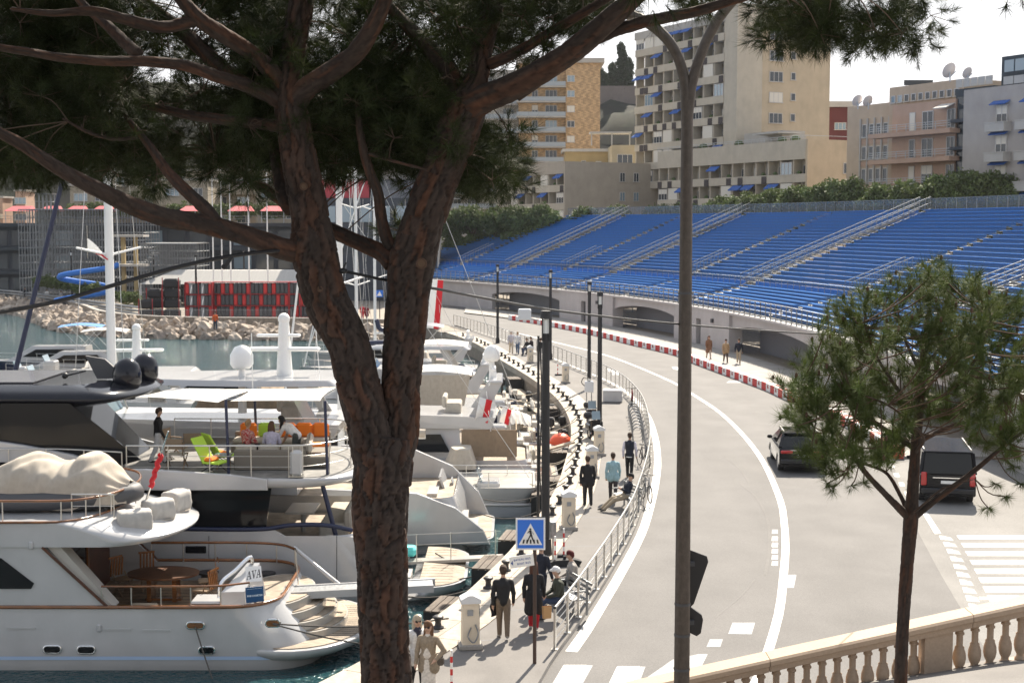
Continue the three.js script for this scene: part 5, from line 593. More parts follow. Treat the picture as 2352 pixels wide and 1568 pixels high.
  { const a = K(291, 862, 0.9), b = K(332, 848, -0.9); dome(a.x, 0.9, 0.44, a.y); dome(b.x, -0.9, 0.42, b.y); }
  mesh('fin', prism([[0, 0], [0.9, 0.02], [0.25, 0.62], [-0.35, 0.72]], 0.12).translate(-9.1, hh(5.45), 0.6), ML.darkGrey, y); mesh('horn', [bar(V(-9.9, hh(5.6), 1.2), V(-9.3, hh(5.75), 1.2), 0.03), sph(0.1, -9.95, hh(5.6), 1.2)], ML.black, y);
  // deck railing round the stern
  const rp = []; for (let i = 0; i <= 16; i++) { const t = Math.PI / 2 - Math.PI * i / 16; rp.push(V(-2.85 + 1.9 * Math.cos(t), hh(2.74), (B - 0.12) * Math.sin(t))); } railing(y, 'deck_rail', [V(-7.6, hh(2.74), B - 0.12), V(-5, hh(2.74), B - 0.12), ...rp, V(-5, hh(2.74), -B + 0.12), V(-7.6, hh(2.74), -B + 0.12)], 0.95, 1.25, ML.steel, null, 0.025, 2);
  railing(y, 'side_rail', [V(-20, hh(3.0), B + 0.06), V(-12, hh(3.0), B + 0.06), V(-9.5, hh(3.0), B + 0.06), V(-7.7, hh(2.9), B + 0.02)], 0.62, 1.15, ML.steel, null, 0.02, 0);
  // awnings
  const sail = (c, label) => { const o = thing('sun_awning', label, 'awning', O.clone(), 0, 'white sun awnings'); mesh('cloth', grid(14, 14, (u, v) => { const a = V().lerpVectors(c[0], c[1], u), b = V().lerpVectors(c[3], c[2], u), p = V().lerpVectors(a, b, v); const e = (4 * u * (1 - u)), f = 4 * v * (1 - v); p.y -= 0.16 * e * f; const m = c.reduce((s, k) => s.add(k), V()).multiplyScalar(0.25); p.lerp(m, 0.07 * (1 - Math.min(e, f)) * Math.max(e, f)); return p; }), ML.canvasWhite, o); return o; };
  sail([K(318, 910, 2.2), K(500, 924, 2.4), K(588, 893, -2.2), K(396, 891, -2.2)], 'white sun awning fixed to the black roof'); sail([K(528, 921, 2.4), K(735, 920, 2.4), K(772, 890, -2.2), K(576, 893, -2.2)], 'outer white sun awning over the sofas');
  for (const [px, py, z] of [[518, 917, 2.5], [746, 920, 2.5], [584, 905, -2.4]]) { const t = K(px, py, z); mesh('awning_pole', bar(V(t.x + 0.05, hh(2.74), z), t, 0.045, 8), ML.navy, y); }
  const aw = K(577, 765, -2.3), ab = K(580, 893, -2.3); mesh('antenna', bar(ab, aw, 0.018, 5), ML.white, y);
  // furniture standing on the upper deck
  const D = (px, z) => { const p = K(px, 1000, z); return V(p.x + O.x, O.y + hh(2.74), O.z + z); };
  const sofa = thing('deck_sofa', 'long taupe sofa with cream cushions seen from behind on the upper deck', 'sofa', D(620, 1.3)); mesh('base', [rbox(2.1, 0.62, 0.14, 0, 0.31, 0.42, 0.03), rbox(2.1, 0.3, 0.8, 0, 0.2, 0, 0.03)], ML.taupe, sofa); for (let i = 0; i < 3; i++) { mesh('back_cushion', rbox(0.64, 0.34, 0.16, -0.7 + i * 0.7, 0.6, 0.28, 0.06), ML.cushion, sofa); mesh('seat_cushion', rbox(0.66, 0.16, 0.6, -0.7 + i * 0.7, 0.42, -0.1, 0.05), ML.cushion, sofa); }
  const sofa2 = thing('deck_sofa', 'curved corner sofa with cream cushions at the yacht stern rail', 'sofa', D(728, 0.2), -1.45); mesh('base', [rbox(2.4, 0.34, 0.8, 0, 0.18, 0, 0.04), rbox(2.4, 0.6, 0.14, 0, 0.3, 0.4, 0.03)], ML.taupe, sofa2); for (let i = 0; i < 4; i++) mesh('back_cushion', rbox(0.55, 0.36, 0.2, -0.85 + i * 0.57, 0.62, 0.24, 0.08), ML.cushion, sofa2); mesh('throw', rbox(0.5, 0.1, 0.7, 0.3, 0.6, -0.05, 0.04), ML.orange, sofa2);
  const sofa3 = thing('deck_sofa', 'far sofa with orange and lime cushions on the upper deck', 'sofa', D(645, -1.7)); mesh('base', [rbox(3.2, 0.34, 0.8, 0, 0.18, 0, 0.04), rbox(3.2, 0.6, 0.14, 0, 0.35, -0.4, 0.03)], ML.taupe, sofa3); [[-1.1, ML.orange], [-0.5, ML.lime], [0.2, ML.orange], [0.75, ML.orange], [1.3, ML.orange]].forEach(([x, m]) => mesh('cushion', rbox(0.55, 0.5, 0.18, x, 0.72, -0.15, 0.08), m, sofa3)); mesh('seat_cushion', rbox(3.1, 0.16, 0.7, 0, 0.42, 0, 0.05), ML.cushion, sofa3);
  const lounger = (px, z, ry, label) => { const o = thing('sun_lounger', label, 'lounger', D(px, z), ry, 'lime green loungers'); mesh('seat', rbox(0.62, 0.06, 0.6, 0, 0.34, 0.25, 0.02), ML.lime, o); const b = rbox(0.62, 0.06, 0.85, 0, 0, 0, 0.02).rotateX(1.05).translate(0, 0.7, -0.22); mesh('backrest', b, ML.lime, o); mesh('pillow', rbox(0.5, 0.14, 0.3, 0, 0.42, 0.1, 0.06), ML.orange, o); for (const s of [-0.28, 0.28]) { mesh('leg', bar(V(s, 0, 0.5), V(s, 0.4, -0.1), 0.015, 5), ML.black, o); mesh('leg', bar(V(s, 0, -0.2), V(s, 0.35, 0.4), 0.015, 5), ML.black, o); } };
  lounger(500, 1.1, 2.2, 'lime green lounger with its back to the yacht cabin'); lounger(478, 2.2, 1.2, 'nearer lime green lounger by the yacht rail');
  const dch = (px, z, ry, label) => { const o = thing('director_chair', label, 'chair', D(px, z), ry, 'canvas deck chairs'); mesh('seat', box(0.55, 0.04, 0.45, 0, 0.45, 0), ML.cushion, o); mesh('backrest', box(0.55, 0.32, 0.03, 0, 0.78, -0.22), ML.canvasTan, o); for (const s of [-0.28, 0.28]) { mesh('leg', bar(V(s, 0, -0.22), V(s, 0.46, 0.22), 0.02, 5), ML.teak, o); mesh('leg', bar(V(s, 0, 0.22), V(s, 0.46, -0.22), 0.02, 5), ML.teak, o); mesh('arm', beam(V(s, 0.64, -0.24), V(s, 0.64, 0.22), 0.05, 0.03), ML.teak, o); mesh('post', bar(V(s, 0.45, -0.22), V(s, 0.95, -0.23), 0.018, 5), ML.teak, o); } };
  dch(442, 0.6, 0.2, 'director chair with tan canvas back near the black cabin'); dch(404, 1.4, 3.0, 'beige deck chair facing the director chair'); dch(392, -0.6, 1.2, 'beige bar chair by the dining table in the cabin shade');
  const rft = thing('life_raft', 'white upright canister strapped to the yacht rail', 'canister', D(680, B - 0.25)); mesh('canister', rbox(0.38, 0.75, 0.3, 0, 0.42, 0, 0.07), ML.gel, rft); mesh('cradle', [box(0.44, 0.03, 0.36, 0, 0.03, 0), ...[-0.21, 0.21].map(x => bar(V(x, 0, 0.17), V(x, 0.95, 0.17), 0.014, 5))], ML.steel, rft);
  const tbl = thing('side_table', 'small glass side table between the lime loungers', 'table', D(512, 1.7)); mesh('tabletop', box(0.5, 0.04, 0.4, 0, 0.48, 0), ML.glassBlue, tbl); for (const s of [-0.2, 0.2]) mesh('leg', bar(V(s, 0, 0), V(s, 0.47, 0), 0.02, 5), ML.teak, tbl);
  // flag at the stern
  const fl = thing('stern_flag', 'small red flag hanging at the modern yacht stern', 'flag', V(O.x - 0.75, O.y + hh(2.74), O.z + 0.9)); mesh('staff', bar(V(0, 0, 0), V(0.35, 1.3, 0), 0.02, 6), ML.steel, fl); mesh('flag', grid(8, 8, (u, v) => V(0.32 - 0.1 * v + 0.28 * u * (1 - 0.4 * v), 1.2 - 0.75 * v - u * 0.2, 0.06 * Math.sin(u * 7))), ML.redFlag, fl);
  const pg = thing('gangway', 'white passerelle of the modern yacht with wire rails', 'gangway', V()); const g0 = at(925, 1290, 46), g1 = at(1150, 1279, 45); mesh('walkway', beam(g0, g1, 0.55, 0.09), ML.gelWarm, pg); for (const t of [0.15, 0.5, 0.95]) { const p = V().lerpVectors(g0, g1, t); mesh('stanchion', bar(V(p.x, p.y, p.z + 0.25), V(p.x, p.y + 0.95, p.z + 0.25), 0.018, 5), ML.steel, pg); } for (const h of [0.6, 0.95]) mesh('hand_wire', bar(V(g0.x, g0.y + h, g0.z + 0.25), V(g1.x, g1.y + h * 0.95, g1.z + 0.25), 0.01, 4), ML.steel, pg);
  for (const [a, b, s, l] of [[[935, 1370, 42], [1105, 1345, 40], 0.15, 'dark stern line from the modern yacht, lower one'], [[935, 1330, 43.5], [1145, 1305, 43], 0.2, 'dark stern line from the modern yacht, upper one'], [[1000, 1270, 46], [1150, 1300, 43.4], 0.25, 'slack dark line above the swim platform']]) rope(sag(at(...a), at(...b), s), 0.025, 'mooring_line', l, 'mooring lines');
}
// ---------------------------------------------------------------- the boats behind, each stern to the quay
function motorYacht(o) {
  const { d, xs, L = 16, B = 2.3, fb = 1.25, label, hull = ML.gel, ry = 0, R = rng(o.seed || 1) } = o, y = thing('moored_boat', label, 'boat', V(xs, WATER, -d), ry, 'boats moored stern to the quay');
  mesh('hull', loft([hullRing(-0.5, -L * 0.4, -L + 1.2, B * 0.85, 0.5, -0.5), hullRing(-0.1, -L * 0.4, -L + 0.5, B * 0.97, 0.6, 0.1), hullRing(-0.3, -L * 0.4, -L + 0.1, B, 0.6, fb * 0.7), hullRing(-0.55, -L * 0.42, -L, B, 0.6, fb)], true, false), hull, y);
  if (hull !== ML.gel) mesh('rub_rail', tube(hullRing(-0.55, -L * 0.42, -L, B + 0.02, 0.6, fb - 0.05), 0.06, 6, true, 90), ML.gel, y);
  mesh('deck', new THREE.ShapeGeometry(new THREE.Shape(hullRing(-0.6, -L * 0.42, -L + 0.1, B - 0.04, 0.55, 0).map(p => new THREE.Vector2(p.x, -p.z)))).rotateX(-Math.PI / 2).translate(0, fb - 0.12, 0), o.deckM || ML.teakPale, y);
  mesh('swim_platform', loft([hullRing(0.7, -0.4, -1.4, B - 0.3, 0.7, 0.25), hullRing(0.85, -0.4, -1.4, B - 0.2, 0.7, 0.45)], true, true), ML.gel, y); mesh('platform_teak', loft([hullRing(0.75, -0.2, -1, B - 0.35, 0.6, 0.45), hullRing(0.75, -0.2, -1, B - 0.35, 0.6, 0.475)], false, true), ML.teakPale, y);
  if (o.steps !== 0) mesh('stern_stair', [0, 1, 2].map(k => box(0.3, 0.26, 0.9, 0.05 - k * 0.28, 0.6 + k * 0.25, B - 0.75)), ML.gelWarm, y);
  const c0 = -L * (o.c0 || 0.22), c1 = -L * (o.c1 || 0.7), ch = o.ch || 1.15, cw = B * 0.8;
  if (!o.open) {
    mesh('cabin', loft([[V(c1 - 1.6, fb, -cw * 0.6), V(c0, fb, -cw), V(c0, fb, cw), V(c1 - 1.6, fb, cw * 0.6)], [V(c1 + 0.4, fb + ch, -cw * 0.55), V(c0 - 0.1, fb + ch, -cw * 0.88), V(c0 - 0.1, fb + ch, cw * 0.88), V(c1 + 0.4, fb + ch, cw * 0.55)]], true, true, true), ML.gel, y);
    for (const s of [1, -1]) mesh('cabin_window', prism([[c1 - 0.2, fb + 0.35], [c0 - 0.5, fb + 0.3], [c0 - 0.9, fb + ch * 0.85], [c1 + 0.9, fb + ch * 0.82]], 0.03).rotateX(s * 0.1).translate(0, 0, s * cw * 0.93 + (s > 0 ? 0.0 : -0.03)), ML.tint, y);
  }
  if (o.fly) { mesh('flybridge', loft([[V(c1 + 1, fb + ch, -cw * 0.7), V(c0 + 1.3, fb + ch, -cw), V(c0 + 1.3, fb + ch, cw), V(c1 + 1, fb + ch, cw * 0.7)], [V(c1 + 0.6, fb + ch + 0.7, -cw * 0.75), V(c0 + 1.5, fb + ch + 0.5, -cw * 1.02), V(c0 + 1.5, fb + ch + 0.5, cw * 1.02), V(c1 + 0.6, fb + ch + 0.7, cw * 0.75)]], true, true, true), ML.gel, y); mesh('fly_seat', [rbox(0.7, 0.5, 1.6, c0 - 0.4, fb + ch + 0.75, 0, 0.06), rbox(0.2, 0.5, 1.6, c0 - 0.8, fb + ch + 1.05, 0, 0.06)], ML.cushion, y); mesh('windscreen', box(0.06, 0.5, cw * 1.3, c1 + 1.6, fb + ch + 0.9, 0, 0, 0, 0.5), ML.glassBlue, y); }
  if (o.curtain) mesh('cockpit_curtain', [box(2.4, ch - 0.1, 0.05, c0 + 1.2, fb + ch / 2, cw * 0.92), box(0.05, ch - 0.1, cw * 1.84, c0 + 2.4, fb + ch / 2, 0)], ML.canvasTan, y);
  const fy = fb + ch + (o.fly ? 0.5 : 0);
  if (o.hardtop) { mesh('hardtop', loft([0, 0.12, 0.2].map((t, i) => hullRing(c0 + 1.6 - i * 0.12, c0 - 1, c1 + 0.6 + i * 0.2, cw * (1 - i * 0.03), 0.4, fy + 1.35 + t)), true, true), ML.gel, y); for (const s of [1, -1]) { mesh('hardtop_leg', prism([[0, 0], [0.5, 0], [-0.3, 1.4], [-0.7, 1.4]], 0.1).translate(c0 + 0.3, fy - 0.02, s * cw * 0.85 - 0.05), ML.gel, y); mesh('hardtop_leg', bar(V(c1 + 2, fy, s * cw * 0.6), V(c1 + 1.4, fy + 1.38, s * cw * 0.6), 0.04, 6), ML.steel, y); } }
  if (o.bimini) { const bx0 = c0 + 1.3, bx1 = c0 - 2.2; mesh('bimini', grid(10, 10, (u, v) => V(lerp(bx1, bx0, u), fy + 1.5 + 0.18 * Math.sin(u * Math.PI) + 0.12 * Math.sin(v * Math.PI), lerp(-cw, cw, v))), o.bimini, y).material.side = THREE.DoubleSide; for (const s of [1, -1]) for (const x of [bx0 - 0.2, bx1 + 0.2]) mesh('bimini_pole', bar(V((bx0 + bx1) / 2, fy - 0.1, s * cw * 0.95), V(x, fy + 1.5, s * cw * 0.98), 0.02, 5), ML.steel, y); if (o.side) mesh('side_curtain', [prism([[bx1, 0.1], [bx0 - 0.3, 0.0], [bx0, 1.5], [bx1, 1.5]], 0.03).translate(0, fy, cw * 0.97)], o.side, y); }
  if (o.arch) { for (const s of [1, -1]) mesh('arch_leg', prism([[0, 0], [0.7, 0], [1.5, 1.5], [1.0, 1.5]], 0.1).translate(c0 + 0.3, fy, s * cw * 0.85 - 0.05), ML.gel, y); mesh('arch_bar', rbox(0.6, 0.14, cw * 1.8, c0 + 1.5, fy + 1.52, 0, 0.04), ML.gel, y); mesh('radar', [rbox(0.18, 0.12, 1.3, c0 + 1.4, fy + 2.0, 0.2, 0.04), cyl(0.14, 0.1, 0.36, c0 + 1.4, fy + 1.58, 0.2, 10)], ML.white, y); }
  if (o.dome) { const [dx, dy, r] = o.dome; mesh('radome', lathe([[0.02, r * 1.15], [r * 0.6, r * 0.95], [r, r * 0.3], [r, -r * 0.5], [r * 0.7, -r * 0.9], [0.02, -r * 0.9]].reverse(), 20).translate(dx, dy, 0.3), ML.white, y); mesh('radome_post', cyl(0.16, 0.12, Math.max(0.3, dy - r * 0.9 - fy - 0.2), dx, fy + 0.2, 0.3, 8), ML.white, y); }
  if (o.mastR) mesh('radar_mast', [cyl(0.3, 0.18, 2.1, o.mastR, fy + 1.5, 0, 12), rbox(2.6, 0.14, 0.4, o.mastR, fy + 2.5, 0, 0.05), rbox(1.6, 0.1, 0.3, o.mastR - 0.2, fy + 3.0, 0, 0.04), sph(0.22, o.mastR, fy + 3.6, 0)], ML.white, y);
  if (o.cover) mesh('cockpit_cover', grid(20, 12, (u, v) => { const x = lerp(c0 + 0.2, -0.7, u), z = lerp(-B, B, v); return V(x, fb + 0.15 + 0.75 * Math.sin(Math.PI * (0.12 + 0.76 * v)) * (1 - 0.5 * u * u) + 0.1 * n2(u * 4 + d, v * 4), z * 0.98); }), o.cover, y).material.side = THREE.DoubleSide;
  if (o.open) { mesh('console', [rbox(0.9, 0.9, 1.1, -L * 0.55, fb + 0.35, 0, 0.08)], ML.gel, y); mesh('windscreen', box(0.05, 0.45, 1.2, -L * 0.55 - 0.35, fb + 1.0, 0, 0, 0, 0.4), ML.glassBlue, y); mesh('bench', [rbox(0.7, 0.4, B * 1.4, -1.6, fb + 0.1, 0, 0.06), rbox(0.2, 0.5, B * 1.4, -1.2, fb + 0.3, 0, 0.06)], o.seatM || ML.cushion, y); }
  if (o.motor) for (let k = 0; k < o.motor; k++) mesh('outboard', [rbox(0.4, 0.5, 0.34, 0.35, fb + 0.3, (k - (o.motor - 1) / 2) * 0.6, 0.08), box(0.16, 0.9, 0.12, 0.35, fb - 0.3, (k - (o.motor - 1) / 2) * 0.6)], ML.black, y);
  if (!o.noRail) railing(y, 'bow_rail', hullRing(-0.55, -L * 0.42, -L, B - 0.08, 0.6, fb).slice(2, 15), 0.6, 1.6, ML.steel, null, 0.018, 1);
  if (o.ant) mesh('antenna', [bar(V(c0 + 0.6, fy + 0.3, -0.4), V(c0 + 0.3, fy + 4.2, -0.4), 0.015, 5)], ML.white, y);
  if (o.plank) { const p = mesh('gangway', beam(V(0.3, fb + 0.1, 0.2), V(0.3 + o.plank, fb + 0.45, 0.0), 0.42, 0.07), ML.teakPale, y); }
  return y;
}
function sailYacht(o) {
  const { d, xs, L = 16, B = 2.2, fb = 1.2, label, hull = ML.gel } = o, y = thing('sailing_yacht', label, 'sailing boat', V(xs, WATER, -d), 0, 'sailing boats');
  mesh('hull', loft([hullRing(-1.2, -L * 0.4, -L + 2.5, B * 0.6, 0.3, -0.4), hullRing(-0.3, -L * 0.42, -L + 0.9, B * 0.9, 0.4, 0.3), hullRing(0.1, -L * 0.45, -L, B, 0.4, fb)], true, false), hull, y);
  mesh('deck', new THREE.ShapeGeometry(new THREE.Shape(hullRing(0.05, -L * 0.45, -L + 0.1, B - 0.04, 0.4, 0).map(p => new THREE.Vector2(p.x, -p.z)))).rotateX(-Math.PI / 2).translate(0, fb - 0.06, 0), o.deckM || ML.gelWarm, y);
  mesh('coachroof', loft([hullRing(-L * 0.3, -L * 0.5, -L * 0.75, B * 0.6, 0.4, fb - 0.1), hullRing(-L * 0.31, -L * 0.5, -L * 0.72, B * 0.5, 0.4, fb + 0.5)], true, true), ML.gel, y); mesh('sprayhood', loft([hullRing(-L * 0.26, -L * 0.32, -L * 0.38, B * 0.6, 0.3, fb + 0.3), hullRing(-L * 0.28, -L * 0.32, -L * 0.35, B * 0.45, 0.3, fb + 1.1)], false, true), o.hood || ML.canvas, y);
  const m = o.mast - xs; mesh('mast', cyl(o.r, o.r * 0.75, o.H, m, fb, 0, 14), ML.white, y); for (const h of [0.35, 0.68]) mesh('spreader', [bar(V(m, fb + o.H * h, 0), V(m - (o.sp || 0.9), fb + o.H * h + 0.3, 0.9), 0.05, 5), bar(V(m, fb + o.H * h, 0), V(m + (o.sp || 0.9), fb + o.H * h + 0.3, -0.9), 0.05, 5)], ML.white, y);
  mesh('boom', bar(V(m, fb + 1.5, 0), V(m + L * 0.3, fb + 1.55, 0), 0.09, 8), ML.white, y); mesh('sail_cover', tube([V(m + 0.1, fb + 2.6, 0), V(m + 0.4, fb + 1.85, 0), V(m + L * 0.15, fb + 1.75, 0), V(m + L * 0.3, fb + 1.68, 0)], 0.2, 8, false, 24), o.cover || ML.navy, y);
  for (const [x, z] of [[m - 1.2, B * 0.9], [m + 1.2, B * 0.9], [m + 1.2, -B * 0.9]]) mesh('shroud', bar(V(x, fb, z), V(m, fb + o.H * 0.92, 0), 0.014, 4), ML.steel, y); mesh('backstay', bar(V(-0.2, fb, 0), V(m, fb + o.H * 0.97, 0), 0.012, 4), ML.steel, y);
  if (o.stay) mesh('furled_headsail', bar(V(...o.stay[0]), V(...o.stay[1]), 0.11, 8, 0.09), ML.navy, y); else mesh('forestay', bar(V(-L + 0.3, fb, 0), V(m, fb + o.H * 0.95, 0), 0.05, 5), ML.white, y);
  railing(y, 'guard_rail', hullRing(0.1, -L * 0.45, -L, B - 0.06, 0.4, fb).slice(1, 18), 0.6, 1.8, ML.steel, null, 0.015, 1); return y;
}
{
  motorYacht({ d: 51.6, xs: -1.5, L: 19, B: 2.55, fb: 2.0, fly: 1, hardtop: 1, c0: 0.32, c1: 0.78, ch: 2.0, dome: [-8.3, 6.7, 0.42], mastR: -6.8, plank: 0, ant: 1, label: 'white flybridge yacht with hardtop and radome behind the sun awnings', steps: 1 });
  { // stepped stern wings of that boat
    const y = thing('stern_wing', 'white sculpted stern with moulded steps beside the big trunk', 'boat stern', V(-1.5, WATER, -51.6)); for (const z of [2.5, -2.4]) mesh('wing', prism(z > 0 ? [[-5, 0.4], [0.7, 0.4], [0.45, 0.9], [-0.5, 1.65], [-1.8, 2.15], [-5, 2.3]] : [[-5, 0.4], [0.6, 0.4], [0.2, 1.3], [-0.8, 2.3], [-2.4, 3.0], [-5, 3.1]], 0.14, 0.03).translate(0, 0, z), ML.gel, y); for (let k = 0; k < 5; k++) mesh('step', box(0.36, 0.3, 1.6, 0.1 - k * 0.36, 0.65 + k * 0.3, 0.9), ML.gelWarm, y); mesh('locker_door', box(0.08, 1.5, 1.9, -0.9, 1.6, -0.9, 0, 0, 0.35), ML.gel, y); mesh('name_plate', box(0.03, 0.2, 0.7, -0.72, 2.0, -0.9, 0, 0, 0.35), ML.grey, y); }
  sailYacht({ d: 57.6, xs: 0.9, L: 21, B: 2.3, mast: -16.3, r: 0.19, H: 26, sp: 1.05, stay: [[-21.6, 3.4, 0.4], [-17.4, 19.2, 0]], label: 'large sailing yacht with thick white mast and furled dark blue headsail' });
  motorYacht({ d: 63.4, xs: 1.2, L: 15.5, B: 2.4, fb: 1.35, fly: 1, arch: 1, curtain: 1, c0: 0.22, c1: 0.66, ch: 1.3, dome: [-2.1, 5.8, 0.36], label: 'flybridge boat with tan cockpit curtains, slanted white arch and radome', plank: 1.3, seed: 3 });
  sailYacht({ d: 60.2, xs: 1.6, L: 12, B: 1.7, fb: 0.95, mast: -7.3, r: 0.15, H: 23, label: 'sailing boat with varnished rail and white mast between the trunks', deckM: ML.varnish, cover: ML.canvas });
  motorYacht({ d: 69.6, xs: 0.9, L: 14, B: 2.2, fb: 1.2, bimini: ML.canvasWhite, side: ML.canvas, c0: 0.3, c1: 0.7, label: 'white boat with cream bimini and hanging side curtains', seed: 4, arch: 0, fly: 1 });
  motorYacht({ d: 75, xs: 1.7, L: 9, B: 1.5, fb: 0.8, open: 1, cover: ML.canvasPale, motor: 1, label: 'small open boat with white cockpit cover near the floating ledge', seed: 5, hull: ML.navy });
  motorYacht({ d: 79.5, xs: 0.3, L: 13, B: 2.0, fb: 1.15, arch: 1, c0: 0.25, c1: 0.7, label: 'dark blue hulled cruiser with white slanted arch', hull: ML.navy, seed: 6 });
  motorYacht({ d: 85.5, xs: 0.0, L: 14, B: 2.1, fb: 1.2, fly: 1, bimini: ML.canvasWhite, c0: 0.28, c1: 0.7, label: 'white cruiser with bright cream canopy beyond the blue hulled one', seed: 7 });
  motorYacht({ d: 92, xs: -1.0, L: 13, B: 2.0, fb: 1.1, hardtop: 1, c0: 0.25, c1: 0.68, label: 'white hardtop cruiser, third from the far quay corner', seed: 8, motor: 2 });
  motorYacht({ d: 98, xs: -1.8, L: 12, B: 1.9, fb: 1.1, arch: 1, cover: ML.navy, label: 'white cruiser with navy cockpit cover near the far quay', seed: 9 });
  [[66.2, 2.2, 5, 0], [72.2, 2.3, 5.5, 1], [77.2, 2.4, 5, 2], [82.6, 2.0, 5.2, 1], [56.4, 1.6, 4.6, 0], [89, 0.7, 5, 2]].forEach((a, i) => motorYacht({ d: a[0], xs: a[1], L: a[2], B: 0.95, fb: 0.55, open: 1, cover: a[3] === 1 ? ML.canvasWhite : a[3] === 2 ? ML.canvasPale : null, motor: 1, noRail: 1, hull: [ML.gel, ML.gelGrey, ML.navy][i % 3], seed: 60 + i, label: ['tiny white tender left of the red fender', 'grey dinghy under a white cover by the floating ledge', 'dark blue dinghy under a pale cover by the ledge', 'white dinghy with bright cover halfway along the ledge', 'grey tender moored by the bend landing', 'dark tender with pale cover at the ledge end'][i] }));
  sailYacht({ d: 104, xs: -2.6, L: 13, B: 1.9, mast: -11.4, r: 0.13, H: 17, label: 'sailing boat with slim white mast behind the right trunk', cover: ML.navy });
  motorYacht({ d: 110, xs: -3.9, L: 12, B: 1.9, fb: 1.1, bimini: ML.navy, label: 'small white boat with navy bimini at the far quay', seed: 10 });
  sailYacht({ d: 117, xs: -5.2, L: 12, B: 1.8, mast: -11.3, r: 0.13, H: 17, label: 'farthest sailing boat with thin mast by the quay corner', hood: ML.navy });
  motorYacht({ d: 70.5, xs: -14.6, L: 12, B: 2.0, fb: 1.2, fly: 1, hardtop: 1, mastR: -4, label: 'white cruiser with radar mast beyond the hardtop yacht', seed: 12, ry: 0.1 });
  motorYacht({ d: 88, xs: -13.4, L: 10, B: 1.8, fb: 1.0, cover: ML.canvasTan, label: 'classic boat with tan cockpit cover left of the big trunk', seed: 13, hull: ML.teak });
  // small boats on the far left
  [[108, -28.4, 9, ML.gel, 1, 0], [104, -29.5, 8, ML.gel, 0, 2], [99.5, -29.8, 8.5, ML.darkGrey, 0, 2], [96, -28.2, 7.5, ML.gel, 0, 1], [92.5, -27.8, 7, ML.black, 0, 1], [113, -31.5, 10, ML.navy, 1, 0], [88.5, -29.2, 9, ML.gel, 0, 1]].forEach((a, i) => motorYacht({ d: a[0], xs: a[1], L: a[2], B: 1.4, fb: 0.85, hull: a[3], open: a[4] ? 0 : 1, bimini: i === 5 ? ML.blueCloth : i === 0 ? ML.canvasWhite : null, cover: i === 1 ? ML.canvasPale : i === 3 ? ML.canvasWhite : null, motor: a[5], seed: 30 + i, label: ['small white cabin boat with cream bimini in the far left cluster', 'little open boat under a pale cover in the far left cluster', 'grey hulled speedboat with twin black outboards, far left', 'white runabout under a white cover, far left', 'black hulled tender pointing at the radomes', 'dark boat with bright blue bimini, farthest of the left cluster', 'white runabout nearest the navy roof, far left'][i] }));
  // mooring lines and fenders
  const R = rng(77); [[51.6, -0.8], [57.6, 1], [60, 1.6], [63.4, 1.4], [69.6, 1.2], [75, 1.8], [79.5, 0.6], [85.5, 0.4]].forEach(([d, x], i) => { for (const s of [-1, 1]) { const u = uOn(quayC, d + s * 2.2), b = offC(quayC, 0.35, u); rope(sag(V(x - 0.3, WATER + 1.2, -d - s * 1.4), V(b.x, PROM + 0.35, b.z), 0.25 + 0.15 * R()), 0.02, 'mooring_line', ['line from the hardtop yacht stern', 'line from the large sailing yacht', 'line from the varnished sailing boat', 'line from the tan curtained boat', 'line from the cream bimini boat', 'line from the small covered boat', 'line from the blue hulled cruiser', 'line from the bright canopy cruiser'][i] + (s > 0 ? ' to the farther bollard' : ' to the nearer bollard'), 'mooring lines', R() < 0.5 ? ML.rope : ML.ropePale); } });
  const by = thing('mooring_buoy', 'big red fender ball hanging by the quay steps', 'fender', V(2.35, WATER + 0.1, -68)); mesh('ball', sph(0.62, 0, 0.75, 0, 1, 1.1, 1, 20), ML.buoy, by); mesh('eye', new THREE.TorusGeometry(0.1, 0.035, 6, 12).translate(0, 1.5, 0), ML.rubber, by);
  // flags
  const flagOn = (px, py, d, w, h, label, kind) => { const p = at(px, py, d), o = thing('ensign', label, 'flag', V(p.x, p.y - h - 0.3, p.z)); const n = 12; const f = (u0, u1) => grid(n, 8, (u, v) => { const U = lerp(u0, u1, v); return V(-0.05 - 0.55 * w * u * 0.5 + U * w * 0.55, h * 1.05 - u * h - 0.1 * U, 0.1 * Math.sin(u * 5 + U * 3)); }); mesh('staff', bar(V(0.25 * w, -0.4, -0.1), V(0.0, h + 0.35, -0.1), 0.025, 6), ML.white, o); mesh('white_half', f(-0.6, 0.12), ML.flagWhite, o); mesh('red_half', f(0.12, 0.75), ML.redFlag, o); };
  flagOn(1117, 902, 61.5, 0.75, 1.0, 'red and white flag above the tan curtained stern'); flagOn(1166, 925, 68.6, 0.6, 0.75, 'smaller red and white flag beside the large one'); flagOn(1004, 640, 128, 1.5, 4.4, 'tall red and white flag hanging on the far quay');
  const pf = thing('club_burgee', 'white and red striped pennant under the mast spreader', 'flag', at(200, 575, 57.4)); mesh('pennant', grid(12, 8, (u, v) => V(0.85 * u, 0.5 * (1 - v) * (1 - 0.75 * u) + 0.05 * Math.sin(u * 6) - 0.4 * u, 0.05 * Math.sin(u * 8))), ML.flagWhite, pf); mesh('stripe', grid(8, 3, (u, v) => V(0.35 + 0.5 * u, 0.04 + 0.13 * (1 - v) * (1 - 0.6 * u) + 0.03 * Math.sin(u * 5) - 0.2 - 0.2 * u, 0.06 + 0.05 * Math.sin((0.35 + 0.5 * u) * 9.4))), ML.redFlag, pf); mesh('halyard', bar(V(0, -0.3, 0), V(0, 1.0, 0), 0.01, 4), ML.ropePale, pf);
}
